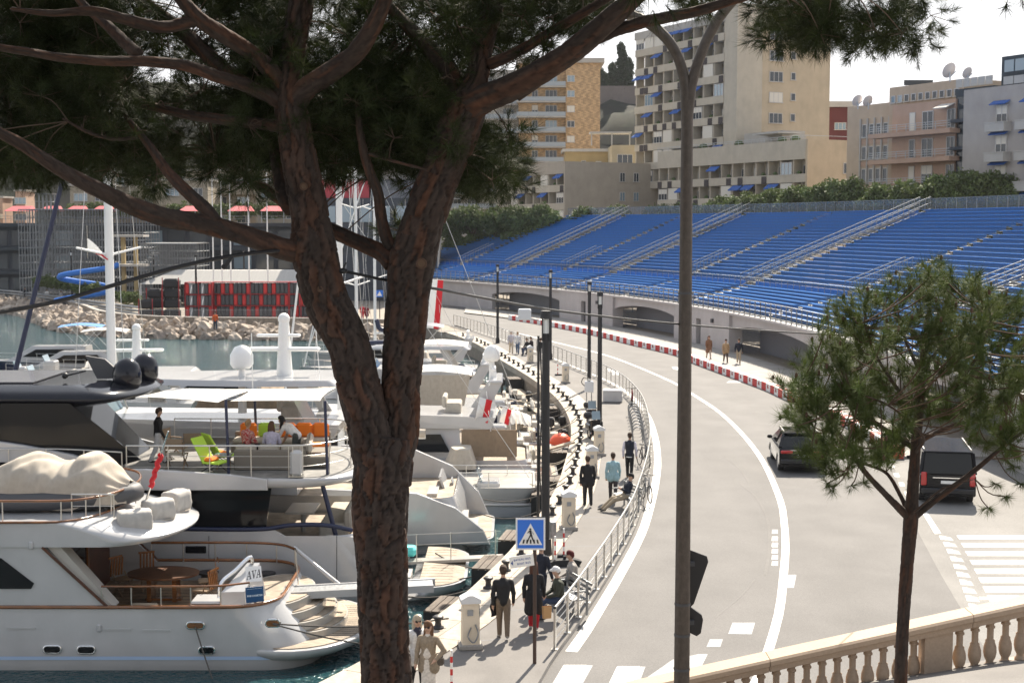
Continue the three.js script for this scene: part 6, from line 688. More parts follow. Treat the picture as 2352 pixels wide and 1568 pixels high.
// ---------------------------------------------------------------- things on the quay
const QL = quayC.getLength();
const ordinal = i => { const o = ['first', 'second', 'third', 'fourth', 'fifth', 'sixth', 'seventh', 'eighth', 'ninth', 'tenth', 'eleventh', 'twelfth', 'thirteenth', 'fourteenth', 'fifteenth', 'sixteenth', 'seventeenth', 'eighteenth', 'nineteenth'], t = ['', '', 'twenty', 'thirty', 'forty', 'fifty'], tt = ['', '', 'twentieth', 'thirtieth', 'fortieth', 'fiftieth'], n = i + 1; return n < 20 ? o[n - 1] : n % 10 ? t[n / 10 | 0] + '-' + o[n % 10 - 1] : tt[n / 10]; };
{
  const b0 = new THREE.Group(); const bg = mg([lathe([[0.0, 0], [0.2, 0], [0.2, 0.05], [0.12, 0.08], [0.1, 0.2], [0.12, 0.3], [0.19, 0.36], [0.19, 0.4], [0.12, 0.44], [0, 0.45]], 14)]), arm = bar(V(-0.2, 0.3, 0), V(0.2, 0.3, 0), 0.035, 6);
  let i = 0; for (let s = 14; s < QL - 8; s += 2.05) { const u = s / QL, p = offC(quayC, 0.42, u); if (-p.z < 33) continue; const t = quayC.getTangentAt(u), o = thing('bollard', ordinal(i) + ' black mooring bollard along the quay edge, counted from the big trunk', 'bollard', V(p.x, PROM + 0.03, p.z), Math.atan2(-t.z, t.x), 'mooring bollards along the quay'); o.scale.setScalar(0.74); mesh('post', bg, ML.black, o); mesh('cross_bar', arm, ML.black, o); i++; }
}
{ // steel railing
  const r = thing('promenade_railing', 'long curved steel railing between promenade and road', 'railing'), u0 = uOn(railC, 33.3), u1 = uOn(railC, 146), L = railC.getLength(), n = Math.round((u1 - u0) * L / 1.45), ps = []; for (let i = 0; i <= n; i++) ps.push(railC.getPointAt(lerp(u0, u1, i / n)));
  const pg = box(0.05, 1.0, 0.09, 0, 0.5, 0), fg = box(0.16, 0.02, 0.16, 0, 0.01, 0); ps.forEach((p, i) => { const t = railC.getTangentAt(lerp(u0, u1, i / n)), ry = Math.atan2(t.x, t.z); const m = mesh('post', pg, ML.steel, r); m.position.set(p.x, PROM, p.z); m.rotation.y = ry; if (i < 40) { const f = mesh('foot_plate', fg, ML.steel, m); } });
  const line = (h, rad) => tube(railC.getSpacedPoints ? Array.from({ length: 80 }, (_, i) => { const p = railC.getPointAt(lerp(u0, u1, i / 79)); return V(p.x, PROM + h, p.z); }) : [], rad, 6, false, 240); mesh('top_rail', line(1.02, 0.035), ML.steel, r); for (const h of [0.25, 0.45, 0.64, 0.82]) mesh('rail', line(h, 0.012), ML.steel, r);
}
{ // gangway landings below the edge, dark boxes with plank tops; the floating ledge
  for (const [d, l, lab] of [[38.6, 1.6, 'dark plank landing beside the nearest pedestal'], [43.6, 1.8, 'dark plank landing beyond the nearest stern lines'], [47.5, 1.6, 'dark plank landing left of the tall black pole'], [55.5, 1.5, 'dark plank landing by the bollard row bend'], [58.5, 1.4, 'dark plank landing next to the bend landing'], [66.5, 2.4, 'dark plank landing beside the red fender'], [82, 1.6, 'dark plank landing halfway along the floating ledge'], [98, 1.6, 'dark plank landing at the far end of the ledge']]) {
    const u = uOn(quayC, d), p = offC(quayC, -0.62, u), t = quayC.getTangentAt(u), o = thing('quay_landing', lab, 'landing', V(p.x, WATER - 0.1, p.z), Math.atan2(-t.z, t.x), 'plank landings under the quay edge'); mesh('body', box(l, 1.06, 0.9, 0, 0.53, 0), ML.black, o); for (let k = 0; k < 4; k++) mesh('plank', box(l + 0.06, 0.05, 0.2, 0, 1.09, -0.34 + k * 0.225), ML.decking, o); for (let k = 0; k < 3; k++) mesh('fender_board', box(l + 0.02, 0.12, 0.05, 0, 0.3 + k * 0.28, 0.48), ML.decking, o); }
  const lg = thing('floating_ledge', 'narrow pale floating walkway along the quay foot', 'walkway'); for (let i = 0; i < 26; i++) { const d0 = 68.4 + i * 1.15; if (Math.abs(d0 - 82) < 1.3) continue; const a = uOn(quayC, d0), b = uOn(quayC, d0 + 1.1), P = [offC(quayC, -0.25, a), offC(quayC, -0.25, b), offC(quayC, -1.15, b), offC(quayC, -1.15, a)]; mesh('plank', loft([P.map(p => V(p.x, WATER + 0.2, p.z)), P.map(p => V(p.x, WATER + 0.36, p.z))], true, true, true), ML.teakPale, lg); }
}
function pedestal(px, py, label, s = 1) { const p = gr(px, py, PROM), o = thing('service_pedestal', label, 'pedestal', p, 0.15, 'service pedestals on the quay'); o.scale.setScalar(s); mesh('base', rbox(0.56, 0.12, 0.5, 0, 0.06, 0, 0.02), ML.concrete, o); mesh('body', loft([[V(-0.21, 0.12, -0.19), V(0.21, 0.12, -0.19), V(0.21, 0.12, 0.19), V(-0.21, 0.12, 0.19)], [V(-0.19, 1.12, -0.17), V(0.19, 1.12, -0.17), V(0.19, 1.12, 0.17), V(-0.19, 1.12, 0.17)]], true, true, true), ML.pedestal, o); mesh('cap', prism([[-0.24, 0], [0.24, 0], [0.24, 0.1], [0.05, 0.2], [-0.05, 0.2], [-0.24, 0.1]], 0.42).translate(0, 1.12, -0.21), ML.gelGrey2, o); mesh('panel', box(0.14, 0.14, 0.02, -0.02, 0.9, 0.19), ML.grey, o); mesh('socket_panel', box(0.03, 0.7, 0.24, 0.2, 0.72, 0), ML.darkGrey, o); mesh('hose', tube([V(0.1, 0.62, 0.2), V(0.16, 0.4, 0.26), V(0.05, 0.2, 0.28), V(-0.08, 0.34, 0.24), V(0.0, 0.55, 0.2)], 0.018, 5), ML.galv, o); return o; }
pedestal(1080, 1487, 'nearest service pedestal beside the big trunk'); pedestal(1306, 1216, 'service pedestal right of the tall black pole'); pedestal(1376, 1046, 'service pedestal at the foot of the slim lamp pole'); pedestal(1359, 1098, 'service pedestal behind the man in the dark coat'); pedestal(1299, 880, 'service pedestal among the far bollards'); pedestal(1218, 834, 'service pedestal near the far seated people');
lampPole(gr(1253, 1275, PROM), 1.07, 'thickest black lamp pole, on the quay behind the crossing sign', 'lamp poles on the quay'); lampPole(gr(1377, 990, PROM), 0.98, 'slim black lamp pole left of the white box', 'lamp poles on the quay'); lampPole(gr(1353, 893, PROM), 0.95, 'black lamp pole behind the slim one, carrying a meter box', 'lamp poles on the quay'); lampPole(gr(1264, 826, PROM), 0.97, 'black lamp pole showing right of the thickest pole', 'lamp poles on the quay'); lampPole(gr(1143, 788, PROM), 0.97, 'black lamp pole behind the radome', 'lamp poles on the quay'); lampPole(gr(985, 753, PROM), 0.97, 'farthest quay lamp pole right of the big trunk', 'lamp poles on the quay');
{
  const c = thing('cable_pole', 'thin dark pole with cables left of the thickest lamp pole', 'pole', gr(1236, 1200, PROM)); mesh('pole', cyl(0.05, 0.04, 6.4, 0, 0, 0, 8), ML.black, c); mesh('cable', tube([V(0.06, 6.2, 0), V(0.12, 4, 0.02), V(0.05, 2, 0.05), V(0.12, 0.6, 0.05)], 0.025, 5), ML.black, c);
  const cp = at(1205, 722, 46), cb = thing('camera_box', 'pale equipment box on a bracket beside the lamp head', 'box', V()); mesh('bracket', bar(at(1212, 730, 46), at(1236, 735, 47.6), 0.03, 5), ML.galv, cb); mesh('box', rbox(0.42, 0.36, 0.3, cp.x, cp.y, cp.z, 0.03), ML.gelGrey2, cb);
  const wb = thing('white_box', 'white storage box standing against the railing', 'box', gr(1408, 923, PROM), -0.15); mesh('body', rbox(1.1, 0.62, 0.75, 0, 0.34, 0, 0.03), ML.gel, wb); mesh('lid', rbox(1.16, 0.08, 0.8, 0, 0.69, 0, 0.03), ML.white, wb);
  const mb = thing('meter_box', 'white meter box on two legs beside the lamp pole', 'box', gr(1353, 935, PROM)); mesh('box', rbox(0.5, 0.62, 0.26, 0, 1.15, 0, 0.03), ML.gelGrey2, mb); for (const x of [-0.14, 0.14]) mesh('leg', bar(V(x, 0, 0), V(x, 0.86, 0), 0.03, 6), ML.galv, mb); mesh('gauge', cyl(0.12, 0.12, 0.06, 0, 1.5, 0, 12), ML.grey, mb); mesh('conduit', tube([V(-0.25, 1.2, 0), V(-0.42, 1.4, 0), V(-0.3, 1.66, 0), V(0, 1.6, 0)], 0.025, 5), ML.black, mb);
  const mb2 = thing('meter_box', 'grey meter cabinet strapped to the thickest lamp pole', 'box', gr(1270, 1288, PROM)); mesh('box', rbox(0.2, 0.5, 0.16, 0, 0.95, 0, 0.02), ML.galv, mb2); mesh('leg', bar(V(0, 0, 0), V(0, 0.72, 0), 0.03, 6), ML.galv, mb2);
  for (const [px, py, lab] of [[1275, 1300, 'red and white striped marker post, left of two'], [1295, 1280, 'red and white striped marker post, right of two'], [1281, 862, 'short striped marker post by the far bollards'], [1037, 1585, 'striped marker post at the bottom picture edge']]) { const o = thing('marker_post', lab, 'marker post', gr(px, py, PROM), 0, 'striped marker posts'); for (let k = 0; k < 6; k++) mesh('band', cyl(0.03, 0.03, 0.14, 0, 0.06 + k * 0.14, 0, 8), k % 2 ? ML.white : ML.red, o); mesh('foot', rbox(0.5, 0.1, 0.24, 0.05, 0.05, 0, 0.03), ML.rubber, o); }
  const bb = thing('ballast_foot', 'black rubber ballast foot on the promenade', 'ballast', gr(1297, 1299, PROM), 0.2); mesh('block', prism([[-0.42, 0], [0.42, 0], [0.5, 0.14], [0.3, 0.2], [-0.3, 0.2], [-0.5, 0.14]], 0.3).translate(0, 0, -0.15), ML.rubber, bb); mesh('socket', cyl(0.05, 0.05, 0.1, 0, 0.2, 0, 8), ML.rubber, bb);
}
{ // pedestrian crossing sign and boat bus arrow
  const p = gr(1228, 1523, PROM), o = thing('crossing_sign', 'square blue pedestrian crossing sign on a dark post', 'sign', p); mesh('post', cyl(0.045, 0.045, 3.45, 0, 0, 0, 10), mat(0.06, 0.035, 0.025, { roughness: 0.6 }), o);
  const w = 0.68; mesh('backing', rbox(w + 0.02, w + 0.08, 0.07, -0.09, 3.06, 0.0, 0.03), ML.black, o);
  const plate = mesh('plate', rbox(w, w + 0.07, 0.02, -0.1, 3.05, 0.05, 0.008), ML.white, o); mesh('blue_field', box(w * 0.88, (w + 0.07) * 0.88, 0.008, -0.1, 3.05, 0.066), ML.sign, plate);
  const tri = mesh('triangle', prism([[-0.27, -0.24], [0.27, -0.24], [0, 0.26]], 0.006).translate(-0.1, 3.04, 0.072), ML.white, plate);
  const z = 0.081, bl = ML.black, X = -0.1, Y = 3.04, S = (pts) => mesh('figure', prism(pts, 0.004).translate(X, Y, z), bl, plate);
  for (let k = 0; k < 5; k++) { const x = -0.17 + k * 0.085, s = (k - 2) * 0.01; S([[x - 0.016, -0.205], [x + 0.024, -0.205], [x + 0.02 - s, -0.115], [x - 0.014 - s, -0.115]]); }
  mesh('figure', new THREE.CylinderGeometry(0.024, 0.024, 0.004, 14).rotateX(Math.PI / 2).translate(X - 0.005, Y + 0.125, z + 0.002), bl, plate); S([[-0.03, 0.095], [0.02, 0.1], [0.035, 0.0], [0.0, -0.005], [-0.02, 0.02]]); S([[-0.005, 0.0], [0.035, 0.005], [0.05, -0.06], [0.095, -0.165], [0.06, -0.165], [0.02, -0.07]]); S([[-0.005, 0.005], [0.025, 0.0], [-0.02, -0.08], [-0.055, -0.165], [-0.085, -0.165], [-0.045, -0.07]]); S([[-0.03, 0.095], [-0.015, 0.085], [-0.05, 0.04], [-0.075, 0.03], [-0.07, 0.045]]); S([[0.02, 0.1], [0.03, 0.085], [0.07, 0.02], [0.08, -0.01], [0.06, 0.02]]);
  const a = mesh('direction_plate', new THREE.BoxGeometry(0.56, 0.27, 0.02), printM(512, 256, (c, W, H) => { c.fillStyle = '#ecebe6'; c.fillRect(0, 0, W, H); c.fillStyle = '#24488c'; c.font = 'bold 62px sans-serif'; c.fillText('BATEAU BUS', 84, 108); c.fillText('BOAT BUS', 148, 200); c.beginPath(); c.moveTo(18, 140); c.lineTo(66, 86); c.lineTo(66, 196); c.closePath(); c.fill(); }), o); a.position.set(-0.3, 2.42, 0.07); a.rotation.set(0, 0.12, 0.12);
  const o2 = thing('crossing_sign', 'far pedestrian crossing sign above the racks between the trunks', 'sign', gr(872, 735)); mesh('post', cyl(0.05, 0.05, 2.9, 0, 0, 0, 8), ML.black, o2); mesh('plate', rbox(0.75, 0.75, 0.05, 0, 2.9, 0.05, 0.02), ML.sign, o2); mesh('triangle', prism([[-0.27, -0.24], [0.27, -0.24], [0, 0.26]], 0.01).translate(0, 2.9, 0.08), ML.white, o2);
}
function bench(p, ry, label) { const o = thing('bench', label, 'bench', p, ry, 'promenade benches'); for (let k = 0; k < 5; k++) mesh('slat', box(1.5, 0.03, 0.07, 0, 0.44, -0.18 + k * 0.09), ML.galv, o); for (let k = 0; k < 3; k++) mesh('back_slat', box(1.5, 0.07, 0.03, 0, 0.58 + k * 0.12, -0.27 - k * 0.03), ML.galv, o); for (const x of [-0.65, 0.65]) { mesh('leg', [box(0.05, 0.44, 0.05, x, 0.22, 0.15), box(0.05, 0.9, 0.05, x, 0.45, -0.24)], ML.galv, o); mesh('arm', box(0.05, 0.04, 0.5, x, 0.64, -0.02), ML.galv, o); } return o; }
bench(gr(1436, 1168, PROM), -1.25, 'slatted metal bench under the man with a phone'); bench(gr(1306, 1400, PROM), -1.2, 'metal bench under the man in the white cap');
{ // bicycle racks and bicycles, scooter
  const r = thing('bicycle_rack', 'row of steel hoops for bicycles along the railing', 'bicycle rack'); for (let i = 0; i < 9; i++) { const u = uOn(railC, 66 + i * 1.15), p = offC(railC, -0.75, u), t = railC.getTangentAt(u); const n = V(-t.z, 0, t.x); mesh('hoop', tube([V(p.x, PROM, p.z), V(p.x, PROM + 0.6, p.z), V(p.x + n.x * 0.2, PROM + 0.72, p.z + n.z * 0.2), V(p.x + n.x * 0.45, PROM + 0.6, p.z + n.z * 0.45), V(p.x + n.x * 0.45, PROM, p.z + n.z * 0.45)], 0.03, 6, false, 20), ML.galv, r); } mesh('floor_rail', tube(Array.from({ length: 10 }, (_, i) => { const p = offC(railC, -0.75, uOn(railC, 65.5 + i * 1.1)); return V(p.x, PROM + 0.03, p.z); }), 0.03, 5), ML.galv, r);
  const bike = (p, ry, label, M) => { const o = thing('bicycle', label, 'bicycle', p, ry, 'parked bicycles'); for (const z of [-0.52, 0.52]) { const w = mesh('wheel', new THREE.TorusGeometry(0.32, 0.022, 6, 24).rotateY(Math.PI / 2).translate(0, 0.34, z), ML.rubber, o); mesh('spokes', Array.from({ length: 8 }, (_, i) => bar(V(0, 0.34, z), V(0, 0.34 + 0.31 * Math.sin(i * 0.785), z + 0.31 * Math.cos(i * 0.785)), 0.004, 3)), ML.steel, w); } mesh('frame', [bar(V(0, 0.34, -0.52), V(0, 0.85, -0.2), 0.02), bar(V(0, 0.3, -0.05), V(0, 0.85, -0.2), 0.02), bar(V(0, 0.3, -0.05), V(0, 0.82, 0.38), 0.02), bar(V(0, 0.8, -0.18), V(0, 0.85, 0.36), 0.02), bar(V(0, 0.34, -0.52), V(0, 0.3, -0.05), 0.015), bar(V(0, 0.34, 0.52), V(0, 0.95, 0.34), 0.02)], M, o); mesh('saddle', rbox(0.14, 0.06, 0.26, 0, 0.93, -0.22, 0.025), ML.black, o); mesh('handlebar', bar(V(-0.28, 1.0, 0.32), V(0.28, 1.0, 0.32), 0.015), ML.black, o); };
  bike(gr(1478, 1072, PROM), 0.25, 'bicycle leaning on the railing near the man in the vest', ML.darkGrey); bike(gr(1452, 930, PROM), -0.15, 'bicycle in the rack by the far bend of the railing', ML.redDark); bike(gr(1485, 1150, PROM), 0.15, 'bicycle parked against the railing behind the bench', ML.grey);
  const sc = (p, ry, label) => { const o = thing('scooter', label, 'scooter', p, ry, 'parked scooters'); for (const z of [-0.6, 0.62]) { const w = mesh('wheel', new THREE.TorusGeometry(0.22, 0.07, 8, 20).rotateY(Math.PI / 2).translate(0, 0.28, z), ML.rubber, o); mesh('rim', cyl(0.16, 0.16, 0.08, 0, 0, 0, 12).translate(0, -0.04, 0).rotateZ(Math.PI / 2).translate(0, 0.28, z), ML.steel, w); } mesh('body', [rbox(0.36, 0.4, 0.95, 0, 0.62, -0.42, 0.1), rbox(0.34, 0.1, 0.5, 0, 0.36, 0.15, 0.04)], ML.gloss, o); mesh('front_shield', loft([[V(-0.2, 0.4, 0.4), V(0.2, 0.4, 0.4), V(0.2, 0.4, 0.5), V(-0.2, 0.4, 0.5)], [V(-0.24, 1.05, 0.48), V(0.24, 1.05, 0.48), V(0.2, 1.05, 0.6), V(-0.2, 1.05, 0.6)]], true, true, true), ML.gloss, o); mesh('seat', rbox(0.32, 0.14, 0.75, 0, 0.88, -0.38, 0.05), ML.black, o); mesh('handlebar', bar(V(-0.34, 1.1, 0.42), V(0.34, 1.1, 0.42), 0.02), ML.black, o); mesh('windscreen', box(0.4, 0.4, 0.02, 0, 1.28, 0.55, 0, -0.25), ML.glassBlue, o); mesh('top_case', rbox(0.4, 0.32, 0.36, 0, 1.08, -0.95, 0.08), ML.black, o); mesh('tail_light', box(0.2, 0.06, 0.03, 0, 0.7, -0.9), ML.red, o); };
  sc(gr(1362, 1012, PROM), 0.2, 'black scooter with top case beside the slim lamp pole'); sc(gr(1356, 985, PROM), 0.1, 'black scooter parked behind the first one');
}
// ---------------------------------------------------------------- cars
const carPrism = (pts, depth, b) => { const s = new THREE.Shape(pts.map(q => new THREE.Vector2(q[0], q[1]))); return new THREE.ExtrudeGeometry(s, { depth, bevelEnabled: true, bevelSize: b * 0.45, bevelOffset: -b * 0.45, bevelThickness: b, bevelSegments: 5 }); };
function car(p, ry, o) {
  const { W = 1.95, H = 1.68, L = 4.7, label, M = ML.carBlack, name = 'car', van } = o, t = thing(name, label, name === 'car' ? 'car' : 'van', p, ry), hw = W / 2;
  const side = van ? [[-L / 2, 0.35], [-L / 2, 1.1], [-L / 2 + 0.1, 1.1], [L / 2 - 0.9, 1.1], [L / 2 - 0.1, 0.95], [L / 2, 0.6], [L / 2, 0.32]] : [[-L / 2, 0.4], [-L / 2 + 0.02, 0.95], [-L / 2 + 0.14, 1.05], [L / 2 - 1.3, 1.02], [L / 2 - 0.25, 0.85], [L / 2, 0.62], [L / 2 - 0.02, 0.32]];
  const arch = (z) => { const s = []; for (let i = 0; i <= 8; i++) { const a = Math.PI * i / 8; s.push([z + 0.40 * Math.cos(a), 0.3 + 0.40 * Math.sin(a)]); } return s; };
  const zf = L / 2 - 0.9, zr = -L / 2 + 0.85; const prof = [...side, ...arch(zf).map(a => [a[0], Math.max(0.3, a[1])]), ...arch(zr).map(a => [a[0], Math.max(0.3, a[1])]), [-L / 2, 0.3]];
  const g = carPrism(prof, W - 0.3, 0.15); g.translate(0, 0, -(W - 0.3) / 2).rotateY(-Math.PI / 2); mesh('body', g, M, t);
  const y0 = van ? 1.12 : 1.06, r0 = van ? -L / 2 + 0.06 : -L / 2 + 0.16, r1 = van ? -L / 2 + 0.18 : -L / 2 + 0.75, f0 = L / 2 - (van ? 0.8 : 1.3), f1 = L / 2 - (van ? 1.5 : 2.2), ti = van ? 0.14 : 0.26;
  mesh('cabin', loft([[V(-hw + 0.04, y0, r0), V(hw - 0.04, y0, r0), V(hw - 0.04, y0, f0), V(-hw + 0.04, y0, f0)], [V(-hw + ti, H - 0.06, r1), V(hw - ti, H - 0.06, r1), V(hw - ti, H - 0.06, f1), V(-hw + ti, H - 0.06, f1)]], true, true, true), ML.carGlass, t);
  mesh('roof', [rbox(W - 2 * ti + 0.04, 0.07, f1 - r1 + 0.2, 0, H - 0.03, (r1 + f1) / 2, 0.03)], M, t); for (const s of [-1, 1]) { mesh('pillar', beam(V(s * (hw - 0.05), y0, r0 + 0.02), V(s * (hw - ti), H - 0.05, r1 + 0.02), 0.12, 0.1), M, t); mesh('pillar', beam(V(s * (hw - 0.05), y0, (r0 + f0) / 2), V(s * (hw - ti), H - 0.05, (r1 + f1) / 2), 0.08, 0.06), M, t); mesh('roof_rail', beam(V(s * (hw - ti - 0.02), H + 0.03, r1 + 0.2), V(s * (hw - ti - 0.02), H + 0.03, f1 - 0.1), 0.03, 0.04), ML.steel, t); mesh('tail_light', van ? rbox(0.2, 0.5, 0.08, s * (hw - 0.14), 0.95, -L / 2 - 0.04, 0.03) : rbox(0.5, 0.13, 0.08, s * (hw - 0.3), 0.9, -L / 2 - 0.03, 0.03), ML.tail, t); mesh('mirror', rbox(0.22, 0.14, 0.12, s * (hw + 0.1), 1.1, f0 - 0.35, 0.04), M, t);
    for (const z of [zf, zr]) { const w = mesh('wheel', cyl(0.35, 0.35, 0.22, 0, -0.11, 0, 22).rotateZ(Math.PI / 2).translate(s * (hw - 0.14), 0.35, z), ML.rubber, t); mesh('rim', [cyl(0.24, 0.24, 0.23, 0, -0.115, 0, 16).rotateZ(Math.PI / 2).translate(s * (hw - 0.135), 0.35, z)], ML.galv, w); } }
  mesh('bumper', rbox(W - 0.1, 0.22, 0.16, 0, 0.5, -L / 2 - 0.06, 0.05), ML.black, t); mesh('number_plate', box(0.52, 0.11, 0.02, 0, van ? 0.84 : 0.74, -L / 2 - 0.08), ML.white, t); mesh('trim_strip', box(W * 0.55, 0.03, 0.03, 0, van ? 1.0 : 0.98, -L / 2 - 0.06), ML.chrome, t); return t;
}
car(P2(12.25, 60.6), Math.PI - 0.08, { label: 'black estate car driving away along the outer lane', W: 1.96, H: 1.6 }); car(P2(16.55, 54.2), Math.PI - 0.2, { label: 'black passenger van standing at the side street', W: 2.0, H: 1.95, L: 5.1, van: 1, name: 'van', M: ML.carBlack });
car(gr(143, 672), 1.75, { label: 'silver car parked on the far shore road', M: mat(0.4, 0.4, 0.42, { roughness: 0.3, metalness: 0.6, clearcoat: 1 }) }); car(gr(110, 668), 1.75, { label: 'dark car parked behind the silver one on the shore road' });
// ---------------------------------------------------------------- people
function surfaceNets(lo, hi, cell, f) {
  const n = [0, 1, 2].map(k => Math.ceil((hi.getComponent(k) - lo.getComponent(k)) / cell) + 1), [nx, ny, nz] = n, F0 = new Float32Array(nx * ny * nz), id = (i, j, k) => (k * ny + j) * nx + i;
  for (let k = 0; k < nz; k++) for (let j = 0; j < ny; j++) for (let i = 0; i < nx; i++) F0[id(i, j, k)] = f(lo.x + i * cell, lo.y + j * cell, lo.z + k * cell)[0];
  const vi = new Int32Array(nx * ny * nz).fill(-1), p = [], ix = [];
  for (let k = 0; k < nz - 1; k++) for (let j = 0; j < ny - 1; j++) for (let i = 0; i < nx - 1; i++) {
    let c = 0, sx = 0, sy = 0, sz = 0, m = 0; const v = []; for (let q = 0; q < 8; q++) { const s = F0[id(i + (q & 1), j + (q >> 1 & 1), k + (q >> 2))]; v.push(s); if (s < 0) m++; } if (m === 0 || m === 8) continue;
    for (let a = 0; a < 8; a++) for (const b of [1, 2, 4]) if (!(a & b)) { const s = v[a], t = v[a | b]; if ((s < 0) !== (t < 0)) { const u = s / (s - t); sx += (a & 1) + (b === 1 ? u : 0); sy += (a >> 1 & 1) + (b === 2 ? u : 0); sz += (a >> 2) + (b === 4 ? u : 0); c++; } }
    vi[id(i, j, k)] = p.length / 3; p.push(lo.x + (i + sx / c) * cell, lo.y + (j + sy / c) * cell, lo.z + (k + sz / c) * cell);
  }
  const quad = (a, b, c, d, flip) => { if (a < 0 || b < 0 || c < 0 || d < 0) return; flip ? ix.push(a, c, b, a, d, c) : ix.push(a, b, c, a, c, d); };
  for (let k = 1; k < nz - 1; k++) for (let j = 1; j < ny - 1; j++) for (let i = 1; i < nx - 1; i++) { const s = F0[id(i, j, k)] < 0; if (s !== F0[id(i + 1, j, k)] < 0) quad(vi[id(i, j - 1, k - 1)], vi[id(i, j, k - 1)], vi[id(i, j, k)], vi[id(i, j - 1, k)], !s); if (s !== F0[id(i, j + 1, k)] < 0) quad(vi[id(i - 1, j, k - 1)], vi[id(i - 1, j, k)], vi[id(i, j, k)], vi[id(i, j, k - 1)], !s); if (s !== F0[id(i, j, k + 1)] < 0) quad(vi[id(i - 1, j - 1, k)], vi[id(i, j - 1, k)], vi[id(i, j, k)], vi[id(i - 1, j, k)], !s); }
  const g = new THREE.BufferGeometry(); g.setAttribute('position', new THREE.Float32BufferAttribute(p, 3)); g.setIndex(ix); return g;
}
const SK = [0.52, 0.33, 0.24];
function person(pos, ry, o) {
  const { pose = 'stand', top = [0.1, 0.1, 0.1], legs = [0.05, 0.05, 0.06], hair = [0.05, 0.03, 0.02], shoes = [0.03, 0.03, 0.03], skin = SK, sw = 0.18, H = 1, coat = 0, sleeves = 1, long = 0, cell = 0.024, dress, vest, cap, fine } = o;
  const B = [], J = (x, y, z) => V(x, y, z), add = (a, b, r0, r1, c) => B.push([a, b, r0, r1, c]);
  const sit = pose === 'sit', bend = pose === 'bend', hipY = sit ? 0.52 : 0.93, lean = bend ? 0.95 : sit ? (o.leanBack ? -0.35 : 0.12) : 0.04;
  const up = (h, z = 0) => J(0, hipY + h * Math.cos(lean), h * Math.sin(lean) + z), ch = up(0.38), nk = up(0.55), hd = up(bend ? 0.66 : 0.71).add(J(0, bend ? 0.05 : 0, bend ? 0.05 : 0.02));
  const tc = dress || top, lc = dress || legs; add(J(0, hipY, 0), up(0.16), 0.135, 0.125, coat ? top : sit ? legs : tc); for (const s of [-1, 1]) { add(up(0.14).add(J(s * 0.03, 0, 0)), ch.clone().add(J(s * 0.045, 0, 0)), 0.125, 0.138, tc); } add(ch, up(0.47), 0.15, 0.1, tc); add(nk, hd.clone().add(J(0, -0.06, 0)), 0.05, 0.05, skin);
  const side = up(0.46); for (const s of [-1, 1]) add(up(0.42), J(s * 0.155, side.y - 0.01, side.z), 0.09, 0.07, tc);
  add(hd.clone().add(J(0, -0.02, 0.01)), hd.clone().add(J(0, 0.045, -0.01)), 0.078, 0.09, skin); add(hd.clone().add(J(0, -0.03, 0.085)), hd.clone().add(J(0, 0.0, 0.092)), 0.016, 0.012, skin);
  add(hd.clone().add(J(0, 0.05, -0.02)), hd.clone().add(J(0, 0.075, 0.02)), 0.094, 0.085, cap || hair); add(hd.clone().add(J(0, 0, -0.045)), hd.clone().add(J(0, 0.03, -0.03)), 0.075, 0.08, hair); if (cap) add(hd.clone().add(J(0, 0.06, 0.06)), hd.clone().add(J(0, 0.045, 0.15)), 0.05, 0.03, cap);
  if (long) for (const s of [-1, 0, 1]) add(hd.clone().add(J(s * 0.05, 0.0, -0.06)), hd.clone().add(J(s * 0.075, -0.12 - long, -0.07 + (s ? 0.04 : 0))), 0.06, 0.045, hair); if (o.glasses) add(hd.clone().add(J(-0.05, 0.012, 0.08)), hd.clone().add(J(0.05, 0.012, 0.08)), 0.02, 0.02, [0.02, 0.02, 0.02]);
  [-1, 1].forEach(s => {
    const f = s * sw, hip = J(s * 0.085, hipY - 0.02, 0); let kn, an;
    if (sit) { const out = o.stretch || 0; kn = J(s * 0.12, 0.5 - out * 0.06, 0.44); an = J(s * 0.11, 0.09 + out * 0.03, 0.44 + (out ? 0.4 : s * 0.05)); } else if (bend) { kn = J(s * 0.1, 0.5, 0.06); an = J(s * 0.1, 0.08, -0.03); } else { kn = J(s * 0.09, 0.5, 0.45 * f * 1.1 + 0.02); an = J(s * 0.085, 0.08 + (f < 0 ? 0.05 : 0), f * 0.9 * 1.15 - (f < 0 ? 0.06 : 0)); }
    add(hip, kn, 0.1, 0.076, lc); add(kn, an, 0.074, 0.056, o.bare ? skin : lc); if (o.redCuff) B[B.length - 1][4] = o.redCuff; add(an.clone().add(J(0, -0.03, -0.02)), an.clone().add(J(s * 0.015, -0.045, 0.14)), 0.042, 0.034, shoes);
    const sh = J(s * 0.19, side.y - 0.02, side.z); let el, wr; const am = o.arms || (sit ? 'lap' : bend ? 'down' : 'side');
    if (am === 'lap') { el = sh.clone().add(J(s * 0.06, -0.26, 0.08)); wr = sh.clone().add(J(-s * 0.08, -0.34, 0.3)); } else if (am === 'phone') { el = sh.clone().add(J(s * 0.04, -0.25, 0.1)); wr = sh.clone().add(J(-s * 0.1, -0.14, 0.32)); } else if (am === 'down') { el = sh.clone().add(J(s * 0.03, -0.24, 0.12)); wr = sh.clone().add(J(s * 0.02, s < 0 ? -0.5 : -0.34, 0.26)); } else if (am === 'hip' && s > 0) { el = sh.clone().add(J(0.17, -0.24, 0)); wr = sh.clone().add(J(0.03, -0.4, 0.14)); } else { el = sh.clone().add(J(s * 0.06, -0.28, -f * 0.35)); wr = sh.clone().add(J(s * 0.06, -0.52, -f * 0.8 + 0.06)); }
